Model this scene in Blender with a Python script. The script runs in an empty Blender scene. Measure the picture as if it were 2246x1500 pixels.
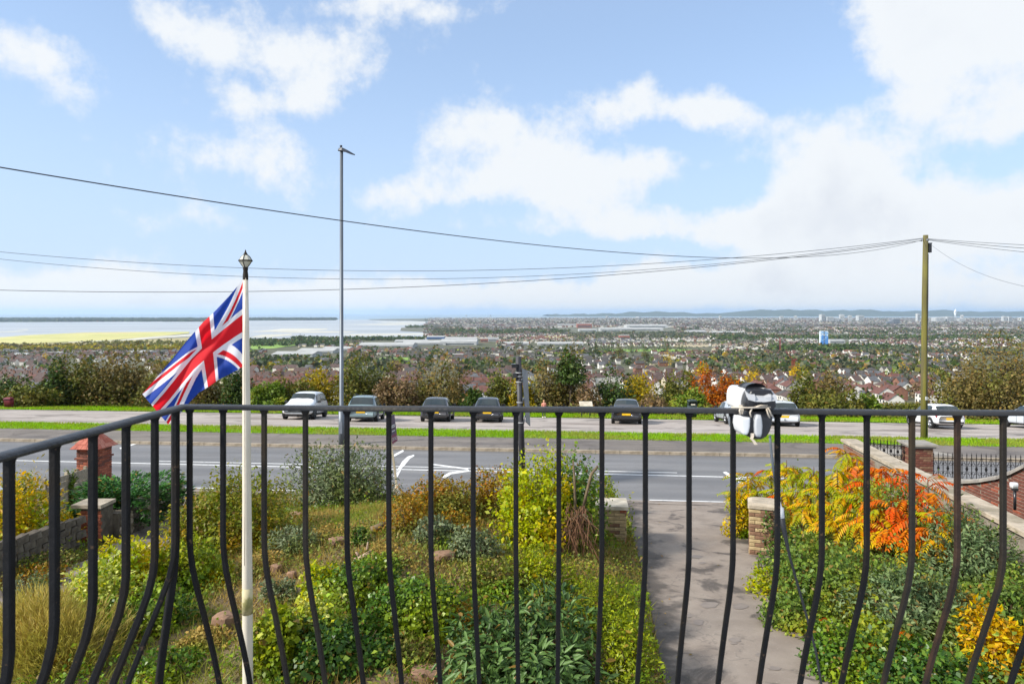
import bpy, bmesh, math, random
import numpy as np
from mathutils import Vector, Matrix
rnd = random.Random(7)
rng = np.random.default_rng(7)
SC = bpy.context.scene
COL = SC.collection
PI = math.pi

# ------------------------------------------------------------------ camera, sky, sun, exposure
F = 1450.0 / 2246.0
cam_d = bpy.data.cameras.new('camera')
cam_d.sensor_width = 36.0
cam_d.lens = 36.0 * F
cam_d.shift_y = -64.0 / 2246.0
cam_d.clip_start = 0.05
cam_d.clip_end = 200000.0
cam_d.dof.use_dof = True
cam_d.dof.focus_distance = 24.0
cam_d.dof.aperture_fstop = 10.0
cam = bpy.data.objects.new('camera', cam_d)
cam.rotation_euler = (PI / 2, 0, 0)
COL.objects.link(cam)
SC.camera = cam

SUN_EL, SUN_AZ = math.radians(35), math.radians(-114)     # azimuth from +Y towards +X
world = bpy.data.worlds.new('World')
SC.world = world
world.use_nodes = True

SKY_STRENGTH = 0.11
SUN_STRENGTH = 3.3
EXPOSURE = 0.86
HAZE = 3.4e-5
sun_d = bpy.data.lights.new('sun', 'SUN')
sun_d.energy = SUN_STRENGTH
sun_d.angle = math.radians(7)
sun_d.color = (1.0, 0.95, 0.87)
sun = bpy.data.objects.new('sun', sun_d)
sdir = Vector((math.sin(SUN_AZ) * math.cos(SUN_EL), math.cos(SUN_AZ) * math.cos(SUN_EL), math.sin(SUN_EL)))
sun.rotation_euler = sdir.to_track_quat('Z', 'Y').to_euler()
sun.location = (0, 0, 60)
COL.objects.link(sun)
SC.view_settings.view_transform = 'Standard'
SC.view_settings.look = 'None'
SC.view_settings.gamma = 1.0
SC.view_settings.exposure = EXPOSURE
SC.view_settings.use_curve_mapping = False
SC.cycles.use_denoising = True
SC.cycles.max_bounces = 6
SC.cycles.diffuse_bounces = 3
SC.cycles.glossy_bounces = 3
SC.cycles.transmission_bounces = 4
SC.cycles.transparent_max_bounces = 8
SC.cycles.volume_bounces = 1
SC.cycles.caustics_reflective = False
SC.cycles.caustics_refractive = False


def pix_dir(u, v):
    d = Vector(((u - 1123) / 1450.0, 1.0, -(v - 686) / 1450.0))
    return d.normalized()


class NT:
    """tiny node-tree writer"""
    def __init__(s, tree):
        s.t = tree
        s.t.nodes.clear()

    def n(s, typ, **kw):
        nd = s.t.nodes.new(typ)
        for k, v in kw.items():
            setattr(nd, k, v)
        return nd

    def link(s, a, b):
        s.t.links.new(a, b)

    def setin(s, sock, v):
        if isinstance(v, bpy.types.NodeSocket):
            s.link(v, sock)
        elif v is not None:
            sock.default_value = v

    def math(s, op, a, b=None, c=None, clamp=False):
        nd = s.n('ShaderNodeMath', operation=op, use_clamp=clamp)
        s.setin(nd.inputs[0], a)
        if b is not None:
            s.setin(nd.inputs[1], b)
        if c is not None:
            s.setin(nd.inputs[2], c)
        return nd.outputs[0]

    def vmath(s, op, a, b=None, out=0):
        nd = s.n('ShaderNodeVectorMath', operation=op)
        s.setin(nd.inputs[0], a)
        if b is not None:
            s.setin(nd.inputs[1], b)
        return nd.outputs[out]

    def noise(s, vec, scale, detail=4, rough=0.55, dist=0.0, dim='3D'):
        nd = s.n('ShaderNodeTexNoise', noise_dimensions=dim)
        s.setin(nd.inputs['Vector'], vec)
        nd.inputs['Scale'].default_value = scale
        nd.inputs['Detail'].default_value = detail
        nd.inputs['Roughness'].default_value = rough
        nd.inputs['Distortion'].default_value = dist
        return nd

    def ramp(s, fac, stops, interp='LINEAR'):
        nd = s.n('ShaderNodeValToRGB')
        cr = nd.color_ramp
        cr.interpolation = interp
        while len(cr.elements) < len(stops):
            cr.elements.new(0.5)
        for e, (p, c) in zip(cr.elements, stops):
            e.position = p
            e.color = (*c, 1) if len(c) == 3 else c
        s.setin(nd.inputs[0], fac)
        return nd.outputs[0]

    def mix(s, fac, a, b, blend='MIX'):
        nd = s.n('ShaderNodeMix', data_type='RGBA', blend_type=blend)
        s.setin(nd.inputs[0], fac)
        for i, v in ((6, a), (7, b)):
            if isinstance(v, (tuple, list)):
                v = (*v, 1) if len(v) == 3 else v
            s.setin(nd.inputs[i], v)
        return nd.outputs[2]

    def smooth(s, x, lo, hi):
        nd = s.n('ShaderNodeMapRange', interpolation_type='SMOOTHSTEP')
        s.setin(nd.inputs[0], x)
        nd.inputs[1].default_value = lo
        nd.inputs[2].default_value = hi
        return nd.outputs[0]


def build_world():
    t = NT(world.node_tree)
    tc = t.n('ShaderNodeTexCoord')
    gen = tc.outputs['Generated']
    sky = t.n('ShaderNodeTexSky', sky_type='NISHITA')
    sky.sun_disc = False
    sky.sun_elevation = SUN_EL
    sky.sun_rotation = SUN_AZ
    sky.altitude = 100
    sky.air_density = 1.0
    sky.dust_density = 0.6
    sky.ozone_density = 1.6
    # soft warp of the direction gives the clouds ragged outlines
    nz = t.noise(gen, 5.5, 5, 0.6)
    w = t.vmath('SUBTRACT', nz.outputs['Color'], (0.5, 0.5, 0.5))
    ws = t.n('ShaderNodeVectorMath', operation='SCALE')
    t.link(w, ws.inputs[0])
    ws.inputs['Scale'].default_value = 0.10
    d = t.vmath('ADD', gen, ws.outputs[0])
    blobs = [(660, 110, 175, 60, 1.0), (690, 215, 50, 45, .75), (535, 225, 105, 32, .8), (310, 25, 55, 40, .6),
             (405, 100, 65, 42, .75), (92, 130, 65, 36, .65), (860, 8, 190, 28, .75), (480, 335, 85, 40, .5),
             (640, 352, 75, 46, .6), (1050, 250, 130, 55, .85), (1130, 370, 205, 78, 1.05), (1400, 365, 105, 48, .85),
             (1380, 238, 115, 45, .85), (1560, 205, 80, 60, .85), (1650, 270, 110, 45, .55), (1840, 370, 120, 120, 1.2),
             (1720, 470, 235, 80, .95), (2160, 210, 150, 170, 1.1), (2200, 50, 130, 80, .8), (1890, 30, 130, 60, .8),
             (2010, 110, 110, 60, .7), (1400, 495, 260, 40, .6), (820, 430, 130, 38, .45), (468, 465, 58, 30, .65),
             (250, 648, 460, 40, 1.0), (1250, 645, 800, 46, 1.0), (1760, 600, 330, 60, .95), (2120, 490, 200, 70, .7),
             (2200, 680, 160, 30, .3)]
    gaps = [(1480, 90, 190, 75, 1.0), (1720, 190, 90, 45, .8), (1230, 120, 90, 90, .6), (1490, 305, 150, 28, .9), (1590, 405, 105, 50, 1.0), (1960, 275, 60, 50, .7), (2060, 350, 80, 36, .5), (1290, 548, 260, 28, .85), (1000, 565, 200, 36, .4), (870, 250, 50, 110, .5), (2140, 130, 60, 55, 1.1), (1900, 190, 80, 55, .8), (2100, 400, 80, 40, .8), (2230, 330, 60, 40, .5), (1050, 460, 160, 24, .35), (2120, 590, 120, 40, .8), (1790, 60, 60, 50, .5), (970, 380, 40, 60, .3)]
    tot = None
    blobs = blobs + [(u, v, a, b, -k) for u, v, a, b, k in gaps]
    for (u, v, a, b, k) in blobs:
        c = pix_dir(u, v)
        r = Vector((0, 0, 1)).cross(c).normalized() * -1
        up = c.cross(r) * -1
        if up.z < 0:
            up = -up
        sa, sb = a / 1450 * 1.08, b / 1450 * 1.08
        dx = t.vmath('DOT_PRODUCT', d, tuple(r / sa), out=1)
        dy = t.vmath('DOT_PRODUCT', d, tuple(up / sb), out=1)
        off = c.dot(up) / sb
        q = t.math('MULTIPLY_ADD', dx, dx, t.math('MULTIPLY', dy, dy))
        fr = t.math('GREATER_THAN', t.vmath('DOT_PRODUCT', d, tuple(c), out=1), 0.0)
        g = t.math('MULTIPLY', t.math('EXPONENT', t.math('MULTIPLY', q, -1.0)), t.math('MULTIPLY', fr, k))
        tot = g if tot is None else t.math('ADD', tot, g)
    # out of view: generic broken cloud, made denser to cut the blue skylight
    n2 = t.noise(gen, 3.2, 6, 0.6)
    n3 = t.noise(gen, 9.0, 8, 0.66)
    sepn = t.n('ShaderNodeSeparateXYZ')
    t.link(gen, sepn.inputs[0])
    behind = t.math('MAXIMUM', t.smooth(sepn.outputs['Y'], 0.75, 0.35), t.smooth(sepn.outputs['Z'], 0.46, 0.66))
    generic = t.math('MULTIPLY', t.math('SUBTRACT', n2.outputs['Fac'], 0.36), t.math('MULTIPLY', behind, 4.5))
    dens = t.math('ADD', tot, t.math('MAXIMUM', generic, 0.0))
    dens = t.math('ADD', dens, t.math('MULTIPLY', t.math('SUBTRACT', n3.outputs['Fac'], 0.5), 2.9))
    dens = t.math('ADD', dens, t.math('MULTIPLY', t.math('SUBTRACT', n2.outputs['Fac'], 0.5), 0.3))
    cov = t.smooth(dens, 0.14, 0.92)
    shade = t.noise(gen, 4.0, 4, 0.55)
    thick = t.smooth(dens, 1.0, 2.2)
    grey = t.math('MULTIPLY', thick, t.smooth(shade.outputs['Fac'], 0.42, 0.66), clamp=True)
    K = 4.95          # radiance of sunlit cloud in the same units as the sky model
    cc = t.mix(grey, (0.93 * K, 0.965 * K, 1.0 * K), (0.79 * K, 0.83 * K, 0.90 * K))
    # thin high veil that pales the blue towards the horizon
    veil = t.math('MULTIPLY', t.smooth(sepn.outputs['Z'], 0.42, 0.0), 0.45)
    hs = t.n('ShaderNodeHueSaturation')
    t.link(sky.outputs[0], hs.inputs['Color'])
    hs.inputs['Hue'].default_value = 0.502
    hs.inputs['Saturation'].default_value = SKY_SAT
    hs.inputs['Value'].default_value = SKY_VAL
    base = t.mix(t.math('ADD', veil, 0.48), hs.outputs[0], (0.615 * K, 0.785 * K, 1.05 * K))
    col = t.mix(t.math('MULTIPLY', cov, 0.97), base, cc)
    bg = t.n('ShaderNodeBackground')
    t.link(col, bg.inputs[0])
    bg.inputs[1].default_value = SKY_STRENGTH
    out = t.n('ShaderNodeOutputWorld')
    t.link(bg.outputs[0], out.inputs[0])


SKY_SAT, SKY_VAL = 1.15, 1.05
build_world()


# ------------------------------------------------------------------ helpers
def C(h):
    h = h.lstrip('#')
    r = [int(h[i:i + 2], 16) / 255 for i in (0, 2, 4)]
    return tuple(x / 12.92 if x <= 0.04045 else ((x + 0.055) / 1.055) ** 2.4 for x in r)


def P(u, v, d):
    """a point d metres ahead of the camera, on the line of sight through photo pixel u, v"""
    return Vector(((u - 1123) / 1450.0 * d, d, -(v - 686) / 1450.0 * d))


def mat(name, c1, c2=None, scale=4.0, rough=0.6, bump=0.0, bscale=30.0, metal=0.0, detail=5, lo=0.35, hi=0.65,
        c3=None, s3=0.6, spec=0.5, coat=0.0, stretch=None):
    m = bpy.data.materials.new(name)
    m.use_nodes = True
    t = NT(m.node_tree)
    b = t.n('ShaderNodeBsdfPrincipled')
    out = t.n('ShaderNodeOutputMaterial')
    t.link(b.outputs[0], out.inputs[0])
    b.inputs['Roughness'].default_value = rough
    b.inputs['Metallic'].default_value = metal
    b.inputs['Specular IOR Level'].default_value = spec
    b.inputs['Coat Weight'].default_value = coat
    b.inputs['Coat Roughness'].default_value = 0.08
    tc = t.n('ShaderNodeTexCoord')
    vec = tc.outputs['Object']
    if stretch:
        mp = t.n('ShaderNodeMapping')
        mp.inputs['Scale'].default_value = stretch
        t.link(vec, mp.inputs[0])
        vec = mp.outputs[0]
    if c2 is None:
        c2 = tuple(x * 0.82 for x in c1)
    nz = t.noise(vec, scale, detail)
    colr = t.mix(t.smooth(nz.outputs['Fac'], lo, hi), c1, c2)
    if c3 is not None:
        n3 = t.noise(vec, s3, 4)
        colr = t.mix(t.smooth(n3.outputs['Fac'], 0.5, 0.68), colr, c3)
    t.link(colr, b.inputs['Base Color'])
    rr = t.math('MULTIPLY_ADD', nz.outputs['Fac'], 0.16, rough - 0.08, clamp=True)
    t.link(rr, b.inputs['Roughness'])
    if bump > 0:
        nb = t.noise(vec, bscale, 4)
        bp = t.n('ShaderNodeBump')
        bp.inputs['Strength'].default_value = bump
        bp.inputs['Distance'].default_value = 0.02
        t.link(nb.outputs['Fac'], bp.inputs['Height'])
        t.link(bp.outputs[0], b.inputs['Normal'])
    return m


def leafmat(name, cols, trans=0.35, rough=0.5, patch=None, pscale=0.8, plo=0.48, phi=0.6, spec=0.3):
    """foliage: each leaf takes its own tint; patch = a second set of tints growing in patches"""
    m = bpy.data.materials.new(name)
    m.use_nodes = True
    t = NT(m.node_tree)
    geo = t.n('ShaderNodeNewGeometry')
    rp = geo.outputs['Random Per Island']
    n = len(cols)
    col = t.ramp(rp, [((i + 0.5) / n, c) for i, c in enumerate(cols)])
    if patch:
        tc = t.n('ShaderNodeTexCoord')
        nz = t.noise(tc.outputs['Object'], pscale, 2)
        k = len(patch)
        col2 = t.ramp(rp, [((i + 0.5) / k, c) for i, c in enumerate(patch)])
        col = t.mix(t.smooth(nz.outputs['Fac'], plo, phi), col, col2)
    dead = t.math('GREATER_THAN', t.math('FRACT', t.math('MULTIPLY', rp, 91.3)), 0.955)
    col = t.mix(t.math('MULTIPLY', dead, 0.8), col, C('#8a6a3c'))
    v = t.math('MULTIPLY_ADD', t.math('FRACT', t.math('MULTIPLY', rp, 37.7)), 0.5, 0.75)
    hs = t.n('ShaderNodeHueSaturation')
    t.link(col, hs.inputs['Color'])
    t.link(v, hs.inputs['Value'])
    hs.inputs['Saturation'].default_value = 1.1
    b = t.n('ShaderNodeBsdfPrincipled')
    b.inputs['Roughness'].default_value = rough
    b.inputs['Specular IOR Level'].default_value = spec
    t.link(hs.outputs[0], b.inputs['Base Color'])
    tr = t.n('ShaderNodeBsdfTranslucent')
    t.link(hs.outputs[0], tr.inputs[0])
    ms = t.n('ShaderNodeMixShader')
    ms.inputs[0].default_value = trans
    t.link(b.outputs[0], ms.inputs[1])
    t.link(tr.outputs[0], ms.inputs[2])
    out = t.n('ShaderNodeOutputMaterial')
    t.link(ms.outputs[0], out.inputs[0])
    return m


class MB:
    """collects shapes, then links them as ONE mesh object"""
    def __init__(s):
        s.v, s.f, s.m, s.sm = [], [], [], []

    def add(s, vs, fs, mi=0, smooth=False):
        o = len(s.v)
        s.v.extend([tuple(p) for p in vs])
        for f in fs:
            s.f.append(tuple(i + o for i in f))
            s.m.append(mi)
            s.sm.append(smooth)
        return s

    def box(s, c, d, mi=0, rz=0.0, taper=1.0, M=None):
        hx, hy, hz = d[0] / 2, d[1] / 2, d[2] / 2
        vs = []
        for z, k in ((-hz, 1.0), (hz, taper)):
            for x, y in ((-hx, -hy), (hx, -hy), (hx, hy), (-hx, hy)):
                vs.append((x * k, y * k, z))
        cr, sr = math.cos(rz), math.sin(rz)
        out = []
        for x, y, z in vs:
            p = Vector((x * cr - y * sr, x * sr + y * cr, z))
            if M is not None:
                p = M @ p
            out.append((p.x + c[0], p.y + c[1], p.z + c[2]))
        return s.add(out, [(3, 2, 1, 0), (4, 5, 6, 7), (0, 1, 5, 4), (1, 2, 6, 5), (2, 3, 7, 6), (3, 0, 4, 7)], mi)

    def tube(s, pts, r, n=8, mi=0, smooth=True, cap=True, sq=False):
        pts = [Vector(p) for p in pts]
        rs = r if isinstance(r, (list, tuple)) else [r] * len(pts)
        rings = []
        up0 = None
        for i, p in enumerate(pts):
            a = pts[max(i - 1, 0)]
            b = pts[min(i + 1, len(pts) - 1)]
            t = (b - a)
            t = t.normalized() if t.length > 1e-9 else Vector((0, 0, 1))
            if up0 is None:
                ref = Vector((0, 0, 1)) if abs(t.z) < 0.9 else Vector((1, 0, 0))
                x = t.cross(ref).normalized()
            else:
                x = (up0 - t * up0.dot(t)).normalized()
            up0 = x
            y = t.cross(x)
            ring = []
            for k in range(n):
                an = 2 * PI * (k + 0.5) / n
                ring.append(p + (x * math.cos(an) + y * math.sin(an)) * rs[i])
            rings.append(ring)
        vs = [q for ring in rings for q in ring]
        fs = []
        for i in range(len(rings) - 1):
            for k in range(n):
                k2 = (k + 1) % n
                fs.append((i * n + k, i * n + k2, (i + 1) * n + k2, (i + 1) * n + k))
        if cap:
            fs.append(tuple(range(n))[::-1])
            fs.append(tuple((len(rings) - 1) * n + k for k in range(n)))
        return s.add(vs, fs, mi, smooth)

    def lathe(s, prof, n=16, c=(0, 0, 0), mi=0, smooth=True, axis='z'):
        vs, fs = [], []
        for r, z in prof:
            for k in range(n):
                a = 2 * PI * k / n
                p = (r * math.cos(a), r * math.sin(a), z)
                if axis == 'x':
                    p = (z, r * math.cos(a), r * math.sin(a))
                elif axis == 'y':
                    p = (r * math.cos(a), z, r * math.sin(a))
                vs.append((p[0] + c[0], p[1] + c[1], p[2] + c[2]))
        for i in range(len(prof) - 1):
            for k in range(n):
                k2 = (k + 1) % n
                fs.append((i * n + k, i * n + k2, (i + 1) * n + k2, (i + 1) * n + k))
        return s.add(vs, fs, mi, smooth)

    def prism(s, poly, h0, h1, mi=0, M=None):
        """polygon in xy raised from h0 to h1"""
        n = len(poly)
        vs = [(x, y, h0) for x, y in poly] + [(x, y, h1) for x, y in poly]
        if M is not None:
            vs = [tuple(M @ Vector(p)) for p in vs]
        fs = [tuple(range(n))[::-1], tuple(range(n, 2 * n))] + [(i, (i + 1) % n, n + (i + 1) % n, n + i) for i in range(n)]
        return s.add(vs, fs, mi)

    def sheet(s, fn, us, vs_, mi=0, smooth=True):
        nu, nv = len(us), len(vs_)
        pts = [fn(a, b) for b in vs_ for a in us]
        fs = [(j * nu + i, j * nu + i + 1, (j + 1) * nu + i + 1, (j + 1) * nu + i) for j in range(nv - 1) for i in range(nu - 1)]
        return s.add(pts, fs, mi, smooth)

    def mesh(s, name, mats, off=(0, 0, 0)):
        me = bpy.data.meshes.new(name)
        ox, oy, oz = off
        me.from_pydata([(x - ox, y - oy, z - oz) for x, y, z in s.v], [], s.f)
        if not isinstance(mats, (list, tuple)):
            mats = [mats]
        for m in mats:
            me.materials.append(m)
        if len(s.f):
            me.polygons.foreach_set('material_index', s.m)
            me.polygons.foreach_set('use_smooth', s.sm)
        me.update()
        return me

    def build(s, name, mats, parent=None, world=False):
        """world=True: the shapes were written in world coordinates; they are made relative to the parent"""
        off = (0, 0, 0)
        if parent is not None and world:
            off = tuple(parent_loc(parent))
        return link(name, s.mesh(name, mats, off), parent)


def parent_loc(o):
    p = Vector(o.location)
    while o.parent is not None:
        o = o.parent
        p = p + Vector(o.location)
    return p


def link(name, me, parent=None, loc=None, rot=None, scale=None):
    o = bpy.data.objects.new(name, me)
    COL.objects.link(o)
    if parent is not None:
        o.parent = parent
    if loc is not None:
        o.location = loc
    if rot is not None:
        o.rotation_euler = rot
    if scale is not None:
        o.scale = scale
    return o


def tag(o, label=None, cat=None, group=None, kind=None):
    if label:
        o['label'] = label
    if cat:
        o['category'] = cat
    if group:
        o['group'] = group
    if kind:
        o['kind'] = kind
    return o


def thing(name, label, cat, loc=(0, 0, 0), rz=0.0, group=None):
    o = bpy.data.objects.new(name, None)
    o.empty_display_size = 0.2
    COL.objects.link(o)
    o.location = loc
    o.rotation_euler = (0, 0, rz)
    return tag(o, label, cat, group)


def quads_mesh(name, verts, nper, faces_per, mats, mi=None, smooth=False):
    """bulk mesh: verts (N*nper,3); faces_per = faces of one piece (tuples of local indices, all of one length)"""
    verts = np.asarray(verts, dtype=np.float32).reshape(-1, 3)
    n = len(verts) // nper
    fp = np.asarray(faces_per, dtype=np.int32)
    k, m = fp.shape
    idx = (fp[None, :, :] + (np.arange(n, dtype=np.int32) * nper)[:, None, None]).reshape(-1)
    me = bpy.data.meshes.new(name)
    me.vertices.add(len(verts))
    me.vertices.foreach_set('co', verts.reshape(-1))
    me.loops.add(len(idx))
    me.loops.foreach_set('vertex_index', idx)
    nf = n * k
    me.polygons.add(nf)
    me.polygons.foreach_set('loop_start', np.arange(nf, dtype=np.int32) * m)
    try:
        me.polygons.foreach_set('loop_total', np.full(nf, m, dtype=np.int32))
    except Exception:
        pass
    for mm in (mats if isinstance(mats, (list, tuple)) else [mats]):
        me.materials.append(mm)
    if mi is not None:
        me.polygons.foreach_set('material_index', np.repeat(np.asarray(mi, dtype=np.int32), k))
    if smooth:
        me.polygons.foreach_set('use_smooth', np.ones(nf, dtype=bool))
    me.update(calc_edges=True)
    return me


def unit(a):
    return a / np.maximum(np.linalg.norm(a, axis=-1, keepdims=True), 1e-9)


LEAF4 = [(0, 1, 2, 3)]
LEAF6 = [(0, 1, 2, 3), (0, 3, 4, 5)]


def leaf_verts(pos, nrm, tip, L, W, long=False, fold=0.12):
    """pos, nrm, tip (N,3); L, W (N,)"""
    tip = unit(tip)
    side = unit(np.cross(tip, nrm))
    up = np.cross(side, tip)
    L = np.asarray(L)[:, None]
    W = np.asarray(W)[:, None]
    if not long:
        v = np.stack([pos, pos + tip * L * .45 + side * W * .5 + up * L * fold, pos + tip * L - up * L * .08,
                      pos + tip * L * .45 - side * W * .5 + up * L * fold], axis=1)
    else:
        v = np.stack([pos, pos + tip * L * .3 + side * W * .5 + up * W * fold * 2, pos + tip * L * .65 + side * W * .42 + up * W * fold * 1.4 - up * L * .04,
                      pos + tip * L - up * L * .16, pos + tip * L * .65 - side * W * .42 + up * W * fold * 1.4 - up * L * .04,
                      pos + tip * L * .3 - side * W * .5 + up * W * fold * 2], axis=1)
    return v.reshape(-1, 3)


def rand_dirs(n):
    return unit(rng.normal(size=(n, 3)))


def lumpy(n, rx, ry, rz, lumps=14, shell=0.55, flat=0.0, lr=(0.28, 0.5), seedc=None, bottom=-0.25):
    """n points on the surfaces of several overlapping lumps that fill an ellipsoid standing on z=0; returns points and outward directions"""
    c = rand_dirs(lumps) * (rng.random((lumps, 1)) ** 0.45) * 0.80
    c[:, :2] *= rng.uniform(.75, 1.15, 2)
    c[:, 2] = np.abs(c[:, 2]) * 0.95 + bottom * rng.random(lumps) * (c[:, 2] < 0)
    r = rng.uniform(lr[0], lr[1], lumps)
    k = rng.choice(lumps, n, p=(r ** 2) / (r ** 2).sum())
    dr = rand_dirs(n)
    rad = r[k] * (shell + (1 - shell) * rng.random(n) ** 0.6) * (1 + 0.12 * rng.normal(size=n))
    p = c[k] + dr * rad[:, None]
    out = unit(p * np.array([1, 1, 0.7]) + 0.8 * dr)
    for ax in (0, 1):
        p[:, ax] /= np.percentile(np.abs(p[:, ax]), 98)
    p[:, 2] /= np.percentile(p[:, 2], 99)
    p = p * np.array([rx, ry, rz])
    keep = p[:, 2] > -0.04 * rz - 0.05
    p, out = p[keep], out[keep]
    return p, out


def foliage_mesh(name, n, rx, ry, rz, L, W, m, lumps=14, shell=0.55, droop=0.2, long=False, lr=(0.28, 0.5), jitter=0.7, bottom=-0.2, zup=0.0):
    p, out = lumpy(n, rx, ry, rz, lumps, shell, lr=lr, bottom=bottom)
    k = len(p)
    nrm = unit(out + jitter * rand_dirs(k) + np.array([0, 0, 0.35]))
    tip = unit(out * 0.7 + rand_dirs(k) * 0.9 + np.array([0, 0, -droop + zup]))
    s = np.clip(rng.lognormal(-.05, .32, k), .4, 1.7)
    v = leaf_verts(p, nrm, tip, L * s, W * s, long)
    return quads_mesh(name, v, 6 if long else 4, LEAF6 if long else LEAF4, m)


def stems_mesh(name, n, rx, ry, rz, r0, m, seg=4, sides=4, spread=0.8, tail=1.0):
    b = MB()
    for i in range(n):
        a = rnd.uniform(0, 2 * PI)
        q = math.sqrt(rnd.random()) * spread
        end = Vector((math.cos(a) * q * rx, math.sin(a) * q * ry, rz * rnd.uniform(.55, .98) * math.sqrt(max(0.05, 1 - q * q * .8))))
        st = Vector((math.cos(a) * q * rx * .18, math.sin(a) * q * ry * .18, -0.05))
        pts, rs = [], []
        for j in range(seg + 1):
            t = j / seg
            p = st.lerp(end, t)
            p.x += rnd.gauss(0, .04) * rx * t
            p.y += rnd.gauss(0, .04) * ry * t
            p.z += math.sin(t * PI) * 0.06 * rz
            pts.append(p)
            rs.append(r0 * (1 - .75 * t))
        b.tube(pts, rs, sides, cap=False)
    return b.mesh(name, m)


def shrub(name, label, cat, base, rx, ry, rz, n, L, W, m, stem_m, lumps=14, shell=.55, stems=14, r0=.012, group=None, rz_rot=None, shoots=26, **kw):
    t = thing(name, label, cat, base, rnd.uniform(0, 6) if rz_rot is None else rz_rot, group)
    tag(link('foliage', foliage_mesh('foliage', n, rx, ry, rz, L, W, m, lumps, shell, **kw), t), kind='stuff')
    link('stems', stems_mesh('stems', stems, rx, ry, rz, r0, stem_m), t)
    if shoots:
        tag(link('shoots', shoots_mesh('shoots', shoots, rx, ry, rz, L, W, m), t), kind='stuff')
    return t


def shoots_mesh(name, n, rx, ry, rz, L, W, m):
    """leafy shoots that stand out of the crown and break its outline"""
    P_, N_, T_ = [], [], []
    for i in range(n):
        a = rnd.uniform(0, 2 * PI)
        q = math.sqrt(rnd.random()) * .95
        st = np.array([math.cos(a) * q * rx, math.sin(a) * q * ry, rz * math.sqrt(max(0.05, 1 - q * q)) * .85])
        d = np.array([math.cos(a) * q * .9 + rnd.gauss(0, .3), math.sin(a) * q * .9 + rnd.gauss(0, .3), rnd.uniform(.35, 1.1)])
        d /= np.linalg.norm(d)
        ln = rnd.uniform(.12, .34) * max(rz, .5 * rx)
        k = rnd.randint(9, 16)
        for j in range(k):
            t_ = j / k
            P_.append(st + d * ln * t_ + np.array([0, 0, -.12 * ln * t_ * t_]))
            b = rnd.uniform(0, 6.28)
            sd = np.array([math.cos(b), math.sin(b), .1])
            T_.append(sd + d * .8)
            N_.append(d + np.array([0, 0, .5]))
    P_, N_, T_ = np.array(P_), unit(np.array(N_)), np.array(T_)
    k = len(P_)
    s = rng.uniform(.6, 1.15, k)
    return quads_mesh(name, leaf_verts(P_, N_, T_, L * s, W * s), 4, LEAF4, m)


def copy_tree(o, parent=None):
    c = o.copy()
    COL.objects.link(c)
    if parent is not None:
        c.parent = parent
    for ch in list(o.children):
        copy_tree(ch, c)
    return c


# ------------------------------------------------------------------ lie of the land
TH = math.radians(5.5)
CT, ST = math.cos(TH), math.sin(TH)
PS = np.array([-6, 4, 7, 10, 14, 19.4, 20, 27.5, 30.5, 33.3, 47, 53, 58, 70, 100, 200, 360, 600, 1000, 1500, 2000, 2300, 2450, 1e6], dtype=float)
PH = np.array([4.1, 4.15, 4.22, 4.5, 4.9, 5.5, 5.6, 5.8, 5.84, 6.0, 7.45, 7.9, 10, 15, 23, 34, 45, 57, 73, 87, 95, 98.4, 99.4, 99.4], dtype=float)


def st_of(x, y):
    return x * ST + y * CT, x * CT - y * ST


def xy_of(s, t):
    return s * ST + t * CT, s * CT - t * ST


def prof(s):
    return -float(np.interp(s, PS, PH))


def zroad(x, y):
    return prof(st_of(x, y)[0])


def mound(x, y):
    s, t = st_of(x, y)
    e = 0.0
    for cx, cy, r, h in ((-1.6, 12.2, 2.6, .55), (-3.0, 15.0, 2.2, .35), (0.2, 14.5, 2.0, .35), (-1.5, 9.0, 2.0, .25), (.9, 10.0, 1.3, .25),
                         (7.2, 12.5, 2.0, .4), (6.6, 9.0, 1.6, .3), (9.5, 16.5, 1.6, .2)):
        e += h * math.exp(-((x - cx) ** 2 + (y - cy) ** 2) / (r * r))
    return e


def drive_mask(x, y):
    """1 well away from the driveway, 0 on it"""
    l, r = drive_l(y), drive_r(y)
    if y > 21 or y < -2:
        return 1.0
    dd = max(l - x, x - r)
    return min(1.0, max(0.0, (dd + .05) / .7))


def drive_l(y):
    return float(np.interp(y, [2, 7.5, 11, 16, 19, 21.0], [1.2, 1.75, 2.25, 2.85, 3.1, 2.2]))


def drive_r(y):
    return float(np.interp(y, [2, 7.5, 11, 16, 18.2, 21.0], [3.2, 4.05, 4.8, 5.75, 6.3, 7.6]))


def zgar(x, y):
    return zroad(x, y) + mound(x, y) * drive_mask(x, y)


def G(u, v, fn=zgar):
    """where the sight line through pixel u, v meets the ground"""
    lo, hi = 1.0, 60000.0
    d = 4.0
    step = 0.25
    while d < hi:
        p = P(u, v, d)
        if p.z <= fn(p.x, p.y):
            break
        d += step
        step = max(0.1, d * 0.01)
    a, b = d - step, d
    for _ in range(25):
        m = (a + b) / 2
        p = P(u, v, m)
        if p.z <= fn(p.x, p.y):
            b = m
        else:
            a = m
    return P(u, v, b)

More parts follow.
